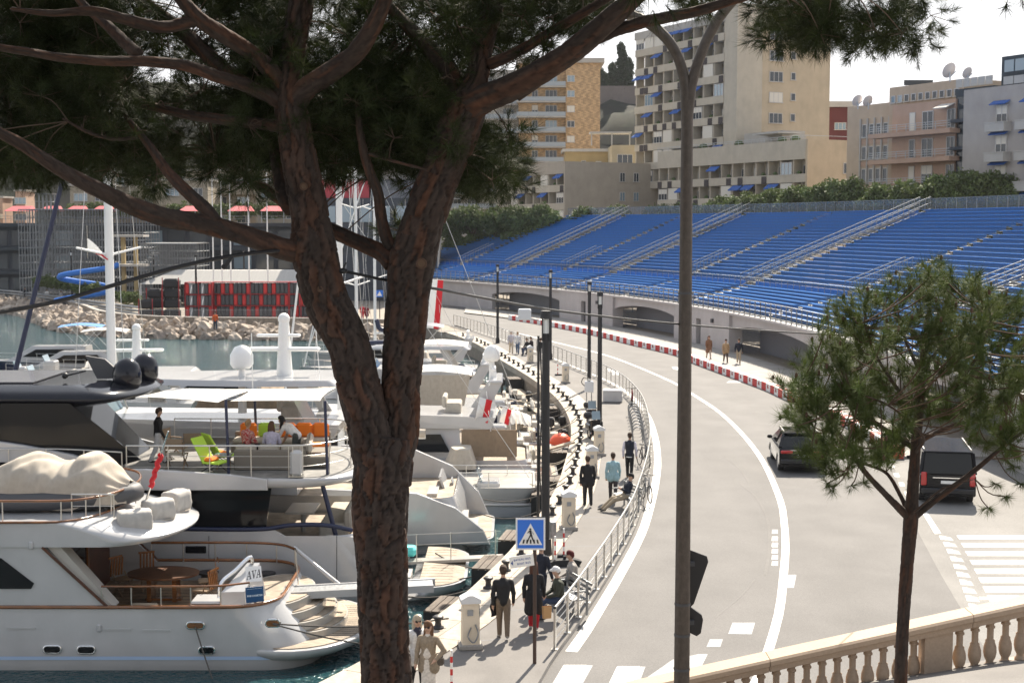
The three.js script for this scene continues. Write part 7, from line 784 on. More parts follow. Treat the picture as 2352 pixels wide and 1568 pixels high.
    const ac = vest || top; add(sh, el, 0.066, 0.055, sleeves ? ac : dress || ac); add(el, wr, 0.053, 0.042, sleeves ? ac : skin); const hdir = wr.clone().sub(el).normalize(); add(wr, wr.clone().addScaledVector(hdir, 0.09), 0.035, 0.03, skin); if (fine) o._h = [...(o._h || []), [wr.clone().addScaledVector(hdir, 0.09), hdir, s]];
    if (coat) add(J(s * 0.07, hipY + 0.02, 0), J(s * 0.1, hipY - coat, (sit ? 0.2 : 0.0)), 0.14, 0.15, top);
  });
  if (o.gown) { add(J(0, hipY - 0.05, 0), J(0, 0.22, 0.02), 0.15, 0.17, legs); add(up(0.1, 0.06), up(0.5, 0.02), 0.1, 0.07, legs); } if (o.scarf) { add(up(0.5, 0.03), up(0.55, 0.0), 0.09, 0.07, o.scarf); add(up(0.5, 0.1), up(0.28, 0.13), 0.05, 0.04, o.scarf); }
  if (dress && o.skirt) add(J(0, hipY, 0), J(0, hipY - o.skirt, 0.02), 0.14, 0.15, dress);
  const f = (x, y, z) => { let d = 1e9, c = null, m = 1e9; for (const b of B) { const [a, e] = b, dx = e.x - a.x, dy = e.y - a.y, dz = e.z - a.z, px = x - a.x, py = y - a.y, pz = z - a.z, t = clamp((px * dx + py * dy + pz * dz) / (dx * dx + dy * dy + dz * dz + 1e-9)), q = Math.hypot(px - dx * t, py - dy * t, pz - dz * t) - lerp(b[2], b[3], t); if (q < m) { m = q; c = b[4]; } const k = 0.022, h = clamp(0.5 + 0.5 * (d - q) / k); d = d > 1e8 ? q : lerp(d, q, h) - k * h * (1 - h); } return [d, c]; };
  let lo = V(9, 9, 9), hi = V(-9, -9, -9); for (const b of B) for (const e of [0, 1]) { const r = b[2 + e] + cell * 2; lo.min(V(b[e].x - r, b[e].y - r, b[e].z - r)); hi.max(V(b[e].x + r, b[e].y + r, b[e].z + r)); }
  let g = surfaceNets(lo, hi, cell, f); const P = g.attributes.position, col = []; for (let i = 0; i < P.count; i++) { const c = f(P.getX(i), P.getY(i), P.getZ(i))[1], y = P.getY(i); let k = 0.92 + 0.16 * n3(P.getX(i) * 14, y * 14, P.getZ(i) * 14); const r = o.pattern && c === top && n3(P.getX(i) * 22, y * 22, P.getZ(i) * 22) > 0.1 ? o.pattern : c; col.push(r[0] * k, r[1] * k, r[2] * k); }
  g.setAttribute('color', new THREE.Float32BufferAttribute(col, 3)); g.computeVertexNormals();
  if (o._h) { const gs = [g]; for (const [w, dir, s] of o._h) for (let k = 0; k < 5; k++) { const th = k === 4, sp = V(dir.z, 0, -dir.x).normalize(); if (sp.lengthSq() < 0.1) sp.set(1, 0, 0); const b = w.clone().addScaledVector(V(0, 0, 1), th ? 0.03 : (k - 1.5) * 0.017), e = b.clone().addScaledVector(dir, th ? 0.02 : 0.05 + 0.012 * (1.5 - Math.abs(k - 1.5))).add(V(-s * 0.012, 0, th ? 0.03 : 0)); const q = bar(b, e, 0.009, 5, 0.007); q.setAttribute('color', new THREE.Float32BufferAttribute(Array(q.attributes.position.count).fill(skin).flat(), 3)); gs.push(q); } g = mg(gs); }
  g.scale(H, H, H); const t = thing('person', o.label, 'person', pos, ry, o.group); mesh('body', g, personM, t);
  if (o.shirtHem) mesh('shirt_hem', new THREE.TorusGeometry(0.135, 0.018, 6, 20).rotateX(Math.PI / 2).scale(1.02, 1, 0.98).translate(0, hipY - 0.07, 0), ML.white, t);
  return t;
}
const personM = mat(1, 1, 1, { roughness: 0.85, vertexColors: true }), GP = (px, py) => gr(px, py, PROM);
const blk = [0.012, 0.012, 0.014], khaki = [0.16, 0.12, 0.085], wht = [0.72, 0.72, 0.72], navyC = [0.012, 0.016, 0.03], beige = [0.55, 0.47, 0.36];
{ const t0 = Math.PI; // ry = PI looks away from us
  person(gr(958, 1592, PROM), 0.35, { label: 'woman with grey blond hair, scarf and white jacket beside the trunk', top: wht, legs: blk, hair: [0.42, 0.36, 0.27], glasses: 1, scarf: [0.03, 0.03, 0.05], coat: 0.14, sw: 0.15, cell: 0.016, fine: 1, long: 0.02, H: 0.98 });
  person(gr(985, 1606, PROM), -0.25, { label: 'woman with long brown hair, cream dress and beige jacket', top: [0.30, 0.24, 0.17], gown: 1, coat: 0.2, legs: [0.74, 0.68, 0.6], hair: [0.14, 0.07, 0.035], glasses: 1, long: 0.18, arms: 'hip', sw: 0.08, cell: 0.016, fine: 1, H: 0.97, shoes: [0.6, 0.5, 0.4] });
  person(GP(1156, 1466), t0 + 0.05, { label: 'man in black sweater and khaki trousers carrying a jacket', top: blk, legs: khaki, sw: 0.13, cell: 0.018, fine: 1, H: 1.02, shoes: [0.3, 0.28, 0.26] });
  person(GP(1226, 1446), t0 - 0.1, { label: 'woman in long black coat and red trousers walking away', top: blk, legs: [0.4, 0.01, 0.02], coat: 0.42, hair: [0.09, 0.035, 0.02], sw: 0.12, long: 0.1, cell: 0.018, fine: 1, shoes: [0.4, 0.4, 0.4], H: 0.98 });
  person(GP(1242, 1398), t0 - 0.6, { label: 'person in dark jacket just beyond the black coat', top: navyC, legs: navyC, sw: 0.1, cell: 0.02 });
  person(GP(1286, 1420), -1.35, { label: 'man in white cap and green jacket sitting by the railing', pose: 'sit', top: [0.045, 0.05, 0.035], legs: [0.03, 0.05, 0.1], cap: wht, cell: 0.018, hair: [0.2, 0.15, 0.1] });
  person(GP(1318, 1378), -1.5, { label: 'seated person with curly auburn hair in grey sweater', pose: 'sit', top: [0.36, 0.33, 0.3], legs: blk, hair: [0.09, 0.012, 0.012], cell: 0.02 });
  person(GP(1350, 1163), t0 + 0.1, { label: 'man in short dark coat walking on the quay slabs', top: blk, coat: 0.1, legs: [0.02, 0.02, 0.022], sw: 0.14, H: 1.04 });
  person(GP(1408, 1149), t0, { label: 'man in pale blue shirt walking away', top: [0.30, 0.46, 0.5], coat: 0.08, legs: [0.045, 0.04, 0.042], sw: 0.13, H: 1.0 });
  person(GP(1446, 1097), t0 - 0.2, { label: 'man in navy vest over white shirt by the railing', top: navyC, vest: [0.6, 0.58, 0.66], legs: blk, sw: 0.08, shirtHem: 1, shoes: [0.3, 0.18, 0.08], H: 1.03 });
  person(GP(1436, 1172), -1.25, { label: 'man in dark jacket lounging on the bench with a phone', pose: 'sit', top: navyC, legs: [0.34, 0.28, 0.2], stretch: 1, leanBack: 1, arms: 'phone', hair: blk });
  person(GP(1174, 812), 0.1, { label: 'white haired person strolling with a companion on the far promenade', top: [0.5, 0.48, 0.52], legs: beige, hair: [0.5, 0.45, 0.4], cell: 0.03, H: 1.02 }); person(GP(1189, 813), -0.1, { label: 'companion in white top and blue jeans on the far promenade', top: wht, legs: [0.1, 0.15, 0.24], hair: [0.3, 0.2, 0.1], cell: 0.03 });
  person(GP(1212, 815), -1.0, { label: 'person in black sitting by the far pedestal', pose: 'sit', top: blk, legs: [0.05, 0.07, 0.12], cell: 0.03 }); person(GP(1222, 812), -1.2, { label: 'second dark figure sitting by the far pedestal', pose: 'sit', top: [0.03, 0.02, 0.02], legs: blk, cell: 0.03 }); person(GP(1241, 830), 2.4, { label: 'dark dressed person standing behind the thickest lamp pole', top: blk, legs: [0.4, 0.38, 0.36], cell: 0.03 });
  person(GP(1628, 824), 0.2, { label: 'woman in long brown coat behind the striped kerb', top: [0.22, 0.11, 0.06], coat: 0.35, legs: [0.5, 0.42, 0.34], hair: [0.12, 0.05, 0.03], long: 0.1, cell: 0.03 }); person(GP(1667, 833), 0.1, { label: 'person in tan outfit behind the striped kerb', top: [0.40, 0.27, 0.15], coat: 0.12, legs: [0.09, 0.06, 0.045], cell: 0.03 }); person(GP(1697, 835), -0.15, { label: 'man in navy sweater and beige trousers behind the striped kerb', top: navyC, legs: [0.4, 0.33, 0.24], cell: 0.03, H: 1.05 });
  person(gr(494, 758, 0.4), 0.3, { label: 'man in orange shirt standing at the shore wall', top: [0.75, 0.13, 0.03], legs: [0.03, 0.05, 0.08], cell: 0.035 });
  person(gr(832, 735), 0.2, { label: 'person in red dress between the trunks on the far quay', top: [0.5, 0.02, 0.04], dress: [0.5, 0.02, 0.04], skirt: 0.4, cell: 0.035 }); person(gr(842, 737), 2.8, { label: 'dark red dressed person beside the red dress', top: [0.15, 0.01, 0.02], coat: 0.3, cell: 0.035 }); person(gr(57, 690), 0.3, { label: 'dark figure on the shore path near the blue spar', top: navyC, cell: 0.04 }); person(gr(107, 694), 0.4, { label: 'person in white shirt on the shore path', top: wht, legs: beige, cell: 0.04 }); person(gr(140, 698), 0.2, { label: 'person in grey top on the shore path', top: [0.4, 0.4, 0.42], legs: [0.2, 0.2, 0.3], cell: 0.04 });
  // on the modern yacht's upper deck
  const DK = (px, z) => { const p = at(px, 1000, 45 - z); return V(p.x, 2.745, p.z); };
  person(DK(682, 0.7), -2.0, { label: 'woman with dark ponytail in white shirt bending over the deck sofa', pose: 'bend', top: wht, legs: [0.05, 0.055, 0.05], hair: blk, long: 0.14, sleeves: 0, cell: 0.022 });
  person(DK(565, 0.6).add(V(0, 0.02, 0)), 2.6, { label: 'grey haired person in red checked shirt sitting on the deck', pose: 'sit', top: [0.42, 0.04, 0.05], pattern: [0.6, 0.45, 0.42], legs: navyC, hair: [0.34, 0.22, 0.12], cell: 0.022 }); person(DK(622, 1.0).add(V(0, 0.02, 0)), Math.PI, { label: 'brown haired person in lilac top seen from behind on the sofa', pose: 'sit', top: [0.5, 0.48, 0.62], legs: beige, hair: [0.1, 0.05, 0.03], long: 0.05, cell: 0.022 });
  person(DK(362, 0.6), 1.8, { label: 'crew member in dark shirt and white trousers in the cabin shade', top: blk, legs: wht, cell: 0.022 });
  // carried things
  const jk = thing('folded_jacket', 'black jacket hanging over the forearm of the man in the sweater', 'jacket', GP(1139, 1463).add(V(0, 0.62, 0))); mesh('cloth', grid(10, 14, (u, v) => V((u - 0.5) * 0.26 + 0.02 * Math.sin(v * 9), 0.42 - 0.5 * v, 0.1 * Math.cos(u * 3.1) + 0.03 * Math.sin(v * 8 + u * 5))), mat(0.012, 0.012, 0.014, { roughness: 0.95, side: THREE.DoubleSide }), jk);
  const bg = thing('paper_bag', 'tan paper bag held by the woman in the black coat', 'bag', GP(1256, 1452).add(V(0, 0.36, 0.0)), 0.4); mesh('bag', loft([[V(-0.1, 0, -0.05), V(0.1, 0, -0.05), V(0.1, 0, 0.05), V(-0.1, 0, 0.05)], [V(-0.11, 0.3, -0.06), V(0.11, 0.3, -0.06), V(0.11, 0.3, 0.06), V(-0.11, 0.3, 0.06)]], true, false, true), mat(0.5, 0.3, 0.14, { roughness: 0.9, side: THREE.DoubleSide }), bg); mesh('handle', new THREE.TorusGeometry(0.06, 0.006, 5, 14, Math.PI).translate(0, 0.3, 0), ML.ropePale, bg);
  const hb = thing('handbag', 'dark handbag on the arm of the woman in the beige jacket', 'bag', gr(1006, 1606, PROM).add(V(0.02, 0.75, 0.05)), 0.3); mesh('bag', rbox(0.24, 0.2, 0.1, 0, 0.1, 0, 0.04), mat(0.09, 0.075, 0.06, { roughness: 0.7 }), hb); mesh('strap', new THREE.TorusGeometry(0.09, 0.01, 5, 16, Math.PI).translate(0, 0.19, 0), ML.black, hb);
}
// ---------------------------------------------------------------- foreground: slope, balustrade, street lamp
{
  const g = mesh('terrace', grid(40, 30, (u, v) => { const d = lerp(-12, 21.75, v), x = lerp(-30, 30, u); const y0 = lerp(8.4, 5.5, smooth(clamp(d / 12))) - clamp((d - 12) / 9.7) * 2.85; const ramp = clamp((x - 2.5) / 5) * 0.9 * clamp((d - 15) / 5); return V(x, y0 + ramp * 0.9 + 0.03 * n2(x, d), -d); }), ML.walk); tag(g, 'sloping planted terrace above the road', 'ground', null, 'structure');
  const rw = mesh('retaining_wall', grid(40, 1, (u, v) => { const x = lerp(-30, 30, u), y = 2.65 + clamp((x - 2.5) / 5) * 0.81; return V(x, v ? y : -0.02, -21.74); }), ML.concrete); tag(rw, 'stone retaining wall under the terrace edge', 'wall', null, 'structure');
}
{
  const D0 = 21.2, o = thing('balustrade', 'cream stone balustrade climbing along the ramp', 'balustrade'), slope = 0.224, yOf = x => yAt(1562, D0) + 0.0 + (x - 2.75) * slope, stM = mat(0.80, 0.60, 0.43, { roughness: 0.8, map: T.plaster });
  const sk = g => { const p = g.attributes.position; for (let i = 0; i < p.count; i++) p.setY(i, p.getY(i) + yOf(p.getX(i))); g.computeVertexNormals(); return g; };
  for (let k = 0; k < 4; k++) { const x0 = -2.2 + k * 3.05, w = 3.04; mesh('handrail', sk(prism([[-0.2, -0.2], [0.2, -0.2], [0.2, -0.12], [0.24, -0.1], [0.24, -0.03], [0.2, 0], [-0.2, 0], [-0.24, -0.03], [-0.24, -0.1], [-0.2, -0.12]], w).rotateY(Math.PI / 2).translate(x0, 0, -D0)), stM, o); mesh('plinth', sk(prism([[-0.2, -1.16], [0.2, -1.16], [0.2, -0.94], [-0.2, -0.94]], w).rotateY(Math.PI / 2).translate(x0, 0, -D0)), stM, o); }
  const bal = lathe([[0.0, -0.94], [0.085, -0.94], [0.085, -0.9], [0.06, -0.87], [0.055, -0.84], [0.085, -0.78], [0.1, -0.7], [0.095, -0.62], [0.07, -0.54], [0.075, -0.52], [0.05, -0.5], [0.05, -0.34], [0.07, -0.325], [0.07, -0.3], [0.055, -0.29], [0.055, -0.26], [0.085, -0.24], [0.085, -0.2], [0, -0.2]], 18);
  const piers = [6.45, -0.2]; for (const x of piers) mesh('pier', sk(box(0.42, 0.8, 0.34, 0, -0.57, 0).translate(x, 0, -D0)), stM, o);
  for (let x = -2.0; x < 9.7; x += 0.232) { if (piers.some(p => Math.abs(p - x) < 0.3)) continue; const m = mesh('baluster', bal, stM, o); m.position.set(x, yOf(x), -D0); }
}
{ // double-armed street lamp with two sign backs
  const d = 20, p = at2(1575, d), o = thing('street_lamp', 'tall grey brown street lamp splitting into two curved arms', 'street lamp', V(p.x, 2.9, -d)), M = mat(0.15, 0.122, 0.10, { roughness: 0.55, metalness: 0.3, map: T.metal }), fk = yAt(235, d) - 2.9;
  const oct = (r0, r1, y0, y1, x0, x1) => { const g = new THREE.CylinderGeometry(r1, r0, y1 - y0, 10); g.translate((x0 + x1) / 2, (y0 + y1) / 2, 0); return g; }; mesh('pole', [oct(0.118, 0.082, 0, fk, 0, 0)], M, o); for (const y of [0.95, 1.45, 1.9, 6.35]) mesh('band', cyl(0.122 - y * 0.003, 0.122 - y * 0.003, 0.035, 0, y, 0, 14), ML.darkGrey, o); mesh('base', cyl(0.26, 0.2, 0.25, 0, 0, 0, 14), M, o);
  const L = (px, py) => { const q = at(px, py, d); return V(q.x - p.x, q.y - 2.9, 0); }; const armG = pts => new THREE.TubeGeometry(curveOf(pts), 40, 0.075, 10);
  mesh('arm', armG([L(1577, 290), L(1576, 240), L(1573, 190), L(1557, 130), L(1528, 85), L(1475, 45), L(1390, 18)]), M, o); mesh('arm', armG([L(1579, 290), L(1583, 240), L(1590, 190), L(1612, 120), L(1640, 60), L(1672, 15), L(1720, -30), L(1800, -60)]), M, o);
  for (const q of [L(1360, 12), L(1840, -70)]) mesh('lamp_head', rbox(0.7, 0.14, 0.3, q.x, q.y, 0, 0.05), M, o);
  const sg = (pts, label, z) => { const s = thing('sign_back', label, 'sign', V(p.x, 0, -d)); const P = pts.map(a => { const q = at(a[0], a[1], d); return [q.x - p.x, q.y]; }); mesh('panel', prism(P, 0.04, 0.012).translate(0, 0, -0.2), ML.black, s); const q = at(1588, pts[0][1] + 30, d); mesh('bracket', box(0.16, 0.06, 0.12, 0.1, q.y, -0.12), ML.darkGrey, s); };
  sg([[1574, 1268], [1584, 1268], [1626, 1284], [1629, 1296], [1596, 1392], [1588, 1400], [1574, 1396]], 'large black sign back fixed to the street lamp'); sg([[1574, 1403], [1586, 1400], [1614, 1420], [1617, 1430], [1612, 1460], [1604, 1466], [1574, 1452]], 'small black sign back below the large one');
}
{ // dark cables
  const c = (pts, r, label) => tag(mesh('black_cable', tube(pts.map(a => at(...a)), r, 6, false, 60), ML.black), label, 'cable', 'black overhead cables');
  c([[-60, 722, 9.6], [0, 716, 9.8], [130, 692, 10.2], [235, 662, 10.6], [400, 615, 11], [530, 588, 11.4], [640, 575, 11.8], [700, 572, 12]], 0.016, 'thick black cable tied to the left trunk'); c([[770, 618, 12], [790, 624, 12], [830, 632, 12.1], [890, 644, 12.2], [985, 660, 12.6], [1100, 682, 14], [1300, 716, 17], [1560, 744, 20], [1800, 762, 23], [2100, 778, 27], [2420, 790, 31]], 0.014, 'black cable running from the trunks toward the right');
  const k = at(787, 622, 11.93), kn = thing('cable_knot', 'lump of black tape knotted on the cable between the trunks', 'knot', k); mesh('knot', [sph(0.03, 0, 0, 0, 1.4, 0.8, 1, 8), bar(V(-0.02, -0.02, 0), V(0.03, 0.07, 0.01), 0.008), bar(V(0, 0, 0), V(-0.06, 0.02, 0), 0.008)], ML.black, kn); const k2 = at(530, 592, 11.3), kn2 = thing('cable_knot', 'frayed strap end hanging from the left cable', 'knot', k2); mesh('strap', [box(0.03, 0.11, 0.01, -0.02, -0.03, 0, 0, 0, -0.6), sph(0.02, -0.06, -0.07, 0, 1, 1, 1, 6)], ML.black, kn2);
}
// ---------------------------------------------------------------- pines
const vor = (x, y) => { const X = Math.floor(x), Y = Math.floor(y); let a = 9, b = 9, id = 0; for (let j = -1; j <= 1; j++) for (let i = -1; i <= 1; i++) { const cx = X + i, cy = Y + j, h = Math.sin(cx * 127.1 + cy * 311.7) * 43758.5453, h2 = Math.sin(cx * 269.5 + cy * 183.3) * 43758.5453, fx = cx + 0.15 + 0.7 * (h - Math.floor(h)), fy = cy + 0.15 + 0.7 * (h2 - Math.floor(h2)), d = Math.hypot(x - fx, y - fy); if (d < a) { b = a; a = d; id = (h - Math.floor(h)); } else if (d < b) b = d; } return [b - a, id]; };
function barkTube(pts, seg, rad, depth = 0.012, seed = 0, len = 0.014) {       // pts: [Vector3, radius]; plates stand proud, the cracks between them are real grooves
  const c = new THREE.CatmullRomCurve3(pts.map(p => p[0]), false, 'centripetal'); c.arcLengthDivisions = 200; const L = c.getLength(), n = Math.max(8, Math.ceil(L / len)), fr = c.computeFrenetFrames(n), p = [], col = [], ix = [], rs = pts.map(a => a[1]); let up = V(0, 0, 1);
  for (let i = 0; i <= n; i++) { const u = i / n, t = c.getUtoTmapping(u) * (pts.length - 1), k = Math.min(pts.length - 2, Math.floor(t)), r = lerp(rs[k], rs[k + 1], smooth(t - k)), P = c.getPointAt(u), T = fr.tangents[i]; const A = up.clone().sub(T.clone().multiplyScalar(up.dot(T))).normalize(), Bv = V().crossVectors(T, A); up = A;
    for (let j = 0; j < seg; j++) { const a = j / seg * 2 * Math.PI, per = Math.max(5, Math.round(2 * Math.PI * Math.max(r, 0.1) / 0.072)), wob = 0.4 * n2(u * L * 3.2, Math.cos(a) * 2 + seed) + 0.1 * n2(u * L * 11, Math.sin(a) * 4 + seed); let q = a / (2 * Math.PI) * per; const vy = u * L + 0.05 * n2(Math.cos(a) * 3, u * L * 3 + seed), [e0, id] = vor(q + wob + seed * 17, vy / 0.34 + seed * 3), [e1, id1] = vor(q * 1.9 + wob * 1.6 + seed * 5, vy / 0.13 + seed), e = Math.min(e0, 0.06 + e1 * 0.9 + 0.25 * id1); const edge = clamp(e / 0.22), bump = smooth(edge) * (0.75 + 0.5 * id); const R = r * (1 + 0.06 * n3(Math.cos(a) * 1.3, u * L * 1.1, Math.sin(a) * 1.3 + seed)) + depth * (bump - 0.5) * Math.min(1, r / 0.09) + 0.002 * n3(a * 8, u * L * 40, seed); const E = i === 0 || i === n ? 0.02 : 1; p.push(P.x + (A.x * Math.cos(a) + Bv.x * Math.sin(a)) * R * E, P.y + (A.y * Math.cos(a) + Bv.y * Math.sin(a)) * R * E, P.z + (A.z * Math.cos(a) + Bv.z * Math.sin(a)) * R * E);
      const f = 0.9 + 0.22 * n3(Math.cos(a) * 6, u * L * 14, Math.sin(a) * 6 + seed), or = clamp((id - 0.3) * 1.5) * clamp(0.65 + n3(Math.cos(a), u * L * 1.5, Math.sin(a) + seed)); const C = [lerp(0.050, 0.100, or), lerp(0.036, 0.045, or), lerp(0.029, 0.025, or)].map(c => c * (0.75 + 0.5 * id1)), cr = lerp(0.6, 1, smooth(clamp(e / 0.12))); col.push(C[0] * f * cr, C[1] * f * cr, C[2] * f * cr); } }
  for (let i = 0; i < n; i++) for (let j = 0; j < seg; j++) { const a = i * seg + j, b = i * seg + (j + 1) % seg; ix.push(a, b, b + seg, a, b + seg, a + seg); }
  const g = new THREE.BufferGeometry(); g.setAttribute('position', new THREE.Float32BufferAttribute(p, 3)); g.setAttribute('color', new THREE.Float32BufferAttribute(col, 3)); g.setIndex(ix); g.computeVertexNormals(); return g;
}
const barkKnot = mat(0.10, 0.06, 0.04, { roughness: 1 }), knotM = mat(0.12, 0.075, 0.045, { roughness: 0.9 });
const barkM = mat(1, 1, 1, { roughness: 0.95, vertexColors: true });
function tuftGeo(n, len, wid, spread, seed) {           // a shoot: needles fanning out round +y
  const R = rng(seed), p = []; for (let i = 0; i < n; i++) { const a = R() * 6.283, th = 0.15 + spread * Math.pow(R(), 0.7), s0 = R() * len * 0.55, l = len * (0.7 + 0.5 * R()), dx = Math.sin(th) * Math.cos(a), dy = Math.cos(th), dz = Math.sin(th) * Math.sin(a), w = wid * (0.7 + 0.6 * R()), bx = -Math.sin(a) * w, bz = Math.cos(a) * w, dr = -0.12 * l * R(); p.push(-bx, s0, -bz, bx, s0, bz, dx * l, s0 + dy * l + dr, dz * l); }
  const g = new THREE.BufferGeometry(); g.setAttribute('position', new THREE.Float32BufferAttribute(p, 3)); g.computeVertexNormals(); return g;
}
const needleM = mat(0.032, 0.046, 0.014, { roughness: 0.75, specularIntensity: 0.5, transmission: 0.22, side: THREE.DoubleSide }), needleYoung = mat(0.08, 0.112, 0.033, { roughness: 0.8, specularIntensity: 0.35, transmission: 0.25, side: THREE.DoubleSide });
function needles(par, shoots, geo, m, seed) { const im = new THREE.InstancedMesh(geo, m, shoots.length), M4 = new THREE.Matrix4(), q = new THREE.Quaternion(), R = rng(seed), c = new THREE.Color(); shoots.forEach((s, i) => { q.setFromUnitVectors(V(0, 1, 0), s[1]); const k = s[2] * (0.8 + 0.45 * R()); M4.compose(s[0], q, V(k, k, k)); im.setMatrixAt(i, M4); const b = 0.7 + 0.65 * R(); im.setColorAt(i, c.setRGB(b * (0.95 + 0.2 * R()), b, b * 0.9)); }); im.name = 'needles'; im.castShadow = im.receiveShadow = true; im.userData.kind = 'stuff'; par.add(im); }
{
  const t = thing('pine_tree', 'large dark pine with forked scaly trunk in the foreground', 'tree'), w = px => px / 2 / F * 12, A = (px, py, d, W) => [at(px, py, d), w(W)], foot = at(888, 1568, 12), bp = [];
  const limb = (name, list, seg, seed, depth) => { const pts = list.map(a => A(...a)); pts.forEach((q, i) => { if (i) for (let k = 0; k < 4; k++) bp.push(V().lerpVectors(pts[i - 1][0], q[0], k / 4)); }); mesh(name, barkTube(pts, seg, 0, depth, seed, seg > 40 ? 0.013 : 0.02), barkM, t); };
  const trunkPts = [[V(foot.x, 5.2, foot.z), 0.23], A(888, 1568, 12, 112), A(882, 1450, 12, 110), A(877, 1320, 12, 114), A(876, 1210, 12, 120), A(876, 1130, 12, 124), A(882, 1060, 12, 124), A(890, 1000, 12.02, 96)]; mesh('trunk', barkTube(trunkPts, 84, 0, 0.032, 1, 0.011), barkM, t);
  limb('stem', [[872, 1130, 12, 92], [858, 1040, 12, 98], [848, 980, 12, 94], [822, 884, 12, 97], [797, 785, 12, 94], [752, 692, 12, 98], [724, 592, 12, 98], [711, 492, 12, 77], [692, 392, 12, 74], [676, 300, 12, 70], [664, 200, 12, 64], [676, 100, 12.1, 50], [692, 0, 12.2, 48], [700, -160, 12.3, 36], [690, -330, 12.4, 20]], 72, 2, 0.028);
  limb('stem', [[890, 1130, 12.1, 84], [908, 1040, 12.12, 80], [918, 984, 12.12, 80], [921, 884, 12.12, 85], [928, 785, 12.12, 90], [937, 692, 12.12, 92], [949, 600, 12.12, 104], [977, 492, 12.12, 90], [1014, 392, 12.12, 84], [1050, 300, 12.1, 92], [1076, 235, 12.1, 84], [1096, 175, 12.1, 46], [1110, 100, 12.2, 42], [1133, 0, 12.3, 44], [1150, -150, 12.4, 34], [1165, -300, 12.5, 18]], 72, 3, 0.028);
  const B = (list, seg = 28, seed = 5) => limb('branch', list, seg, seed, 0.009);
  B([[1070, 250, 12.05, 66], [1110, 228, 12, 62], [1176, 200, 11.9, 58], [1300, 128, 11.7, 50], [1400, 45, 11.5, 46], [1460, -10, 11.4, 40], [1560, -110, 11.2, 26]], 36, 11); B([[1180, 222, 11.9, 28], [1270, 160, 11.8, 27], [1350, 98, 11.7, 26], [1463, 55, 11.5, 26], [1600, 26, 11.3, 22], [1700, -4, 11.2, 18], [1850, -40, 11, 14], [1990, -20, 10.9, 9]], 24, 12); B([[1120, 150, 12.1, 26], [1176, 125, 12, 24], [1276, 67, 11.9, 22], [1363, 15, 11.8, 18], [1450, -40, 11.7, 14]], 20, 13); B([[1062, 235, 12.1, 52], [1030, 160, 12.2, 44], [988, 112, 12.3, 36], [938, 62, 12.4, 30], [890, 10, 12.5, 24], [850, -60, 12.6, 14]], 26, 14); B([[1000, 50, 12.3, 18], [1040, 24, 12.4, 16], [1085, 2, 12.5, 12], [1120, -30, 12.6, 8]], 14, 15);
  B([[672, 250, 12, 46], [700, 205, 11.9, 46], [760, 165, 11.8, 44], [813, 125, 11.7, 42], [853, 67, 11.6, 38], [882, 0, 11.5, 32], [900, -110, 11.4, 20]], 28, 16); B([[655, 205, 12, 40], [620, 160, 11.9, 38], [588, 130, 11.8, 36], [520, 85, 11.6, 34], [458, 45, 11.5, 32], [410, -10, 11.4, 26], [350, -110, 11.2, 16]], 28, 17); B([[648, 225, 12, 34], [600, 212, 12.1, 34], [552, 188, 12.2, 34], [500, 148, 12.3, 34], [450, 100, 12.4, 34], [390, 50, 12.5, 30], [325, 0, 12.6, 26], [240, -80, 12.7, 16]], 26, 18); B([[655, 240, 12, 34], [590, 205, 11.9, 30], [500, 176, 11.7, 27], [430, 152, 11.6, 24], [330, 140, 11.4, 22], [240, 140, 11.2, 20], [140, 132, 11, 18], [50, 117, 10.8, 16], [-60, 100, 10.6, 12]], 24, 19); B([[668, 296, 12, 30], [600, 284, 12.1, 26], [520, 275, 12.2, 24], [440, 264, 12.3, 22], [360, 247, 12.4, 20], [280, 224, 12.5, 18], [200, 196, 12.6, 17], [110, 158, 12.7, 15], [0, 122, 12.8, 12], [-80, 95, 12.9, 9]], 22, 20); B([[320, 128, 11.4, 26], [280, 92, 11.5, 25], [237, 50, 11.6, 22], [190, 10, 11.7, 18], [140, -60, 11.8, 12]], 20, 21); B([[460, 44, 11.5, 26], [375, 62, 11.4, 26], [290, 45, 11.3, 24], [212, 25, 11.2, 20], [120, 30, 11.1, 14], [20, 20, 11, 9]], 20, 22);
  B([[705, 580, 12, 56], [650, 572, 11.9, 48], [575, 545, 11.75, 44], [475, 516, 11.6, 42], [375, 498, 11.4, 40], [300, 472, 11.3, 38], [237, 441, 11.1, 34], [175, 410, 11, 30], [110, 372, 10.9, 27], [50, 332, 10.8, 24], [-40, 285, 10.6, 18]], 32, 23); B([[500, 515, 11.6, 30], [470, 478, 11.65, 29], [425, 437, 11.7, 27], [385, 395, 11.8, 23], [350, 345, 11.9, 19], [325, 312, 12, 16], [288, 265, 12.1, 11], [270, 220, 12.2, 7]], 22, 24); B([[322, 315, 12, 9], [262, 319, 11.9, 8], [205, 305, 11.8, 7], [140, 270, 11.7, 5]], 10, 25); B([[905, 606, 12.15, 44], [875, 580, 12.25, 36], [800, 546, 12.4, 34], [740, 518, 12.5, 34], [660, 470, 12.7, 28], [560, 400, 12.9, 18], [470, 330, 13.1, 10]], 26, 26); B([[905, 572, 12.2, 34], [888, 548, 12.2, 28], [875, 492, 12.15, 26], [868, 442, 12.1, 24], [845, 385, 12.05, 21], [828, 312, 12, 17], [820, 240, 12, 10]], 20, 27); B([[845, 352, 12, 9], [880, 363, 11.9, 7], [930, 377, 11.9, 7], [985, 390, 12, 6]], 8, 28); B([[670, 480, 12.1, 40], [652, 452, 12.25, 34], [640, 400, 12.4, 30], [625, 330, 12.6, 26], [600, 270, 12.8, 18]], 20, 29);
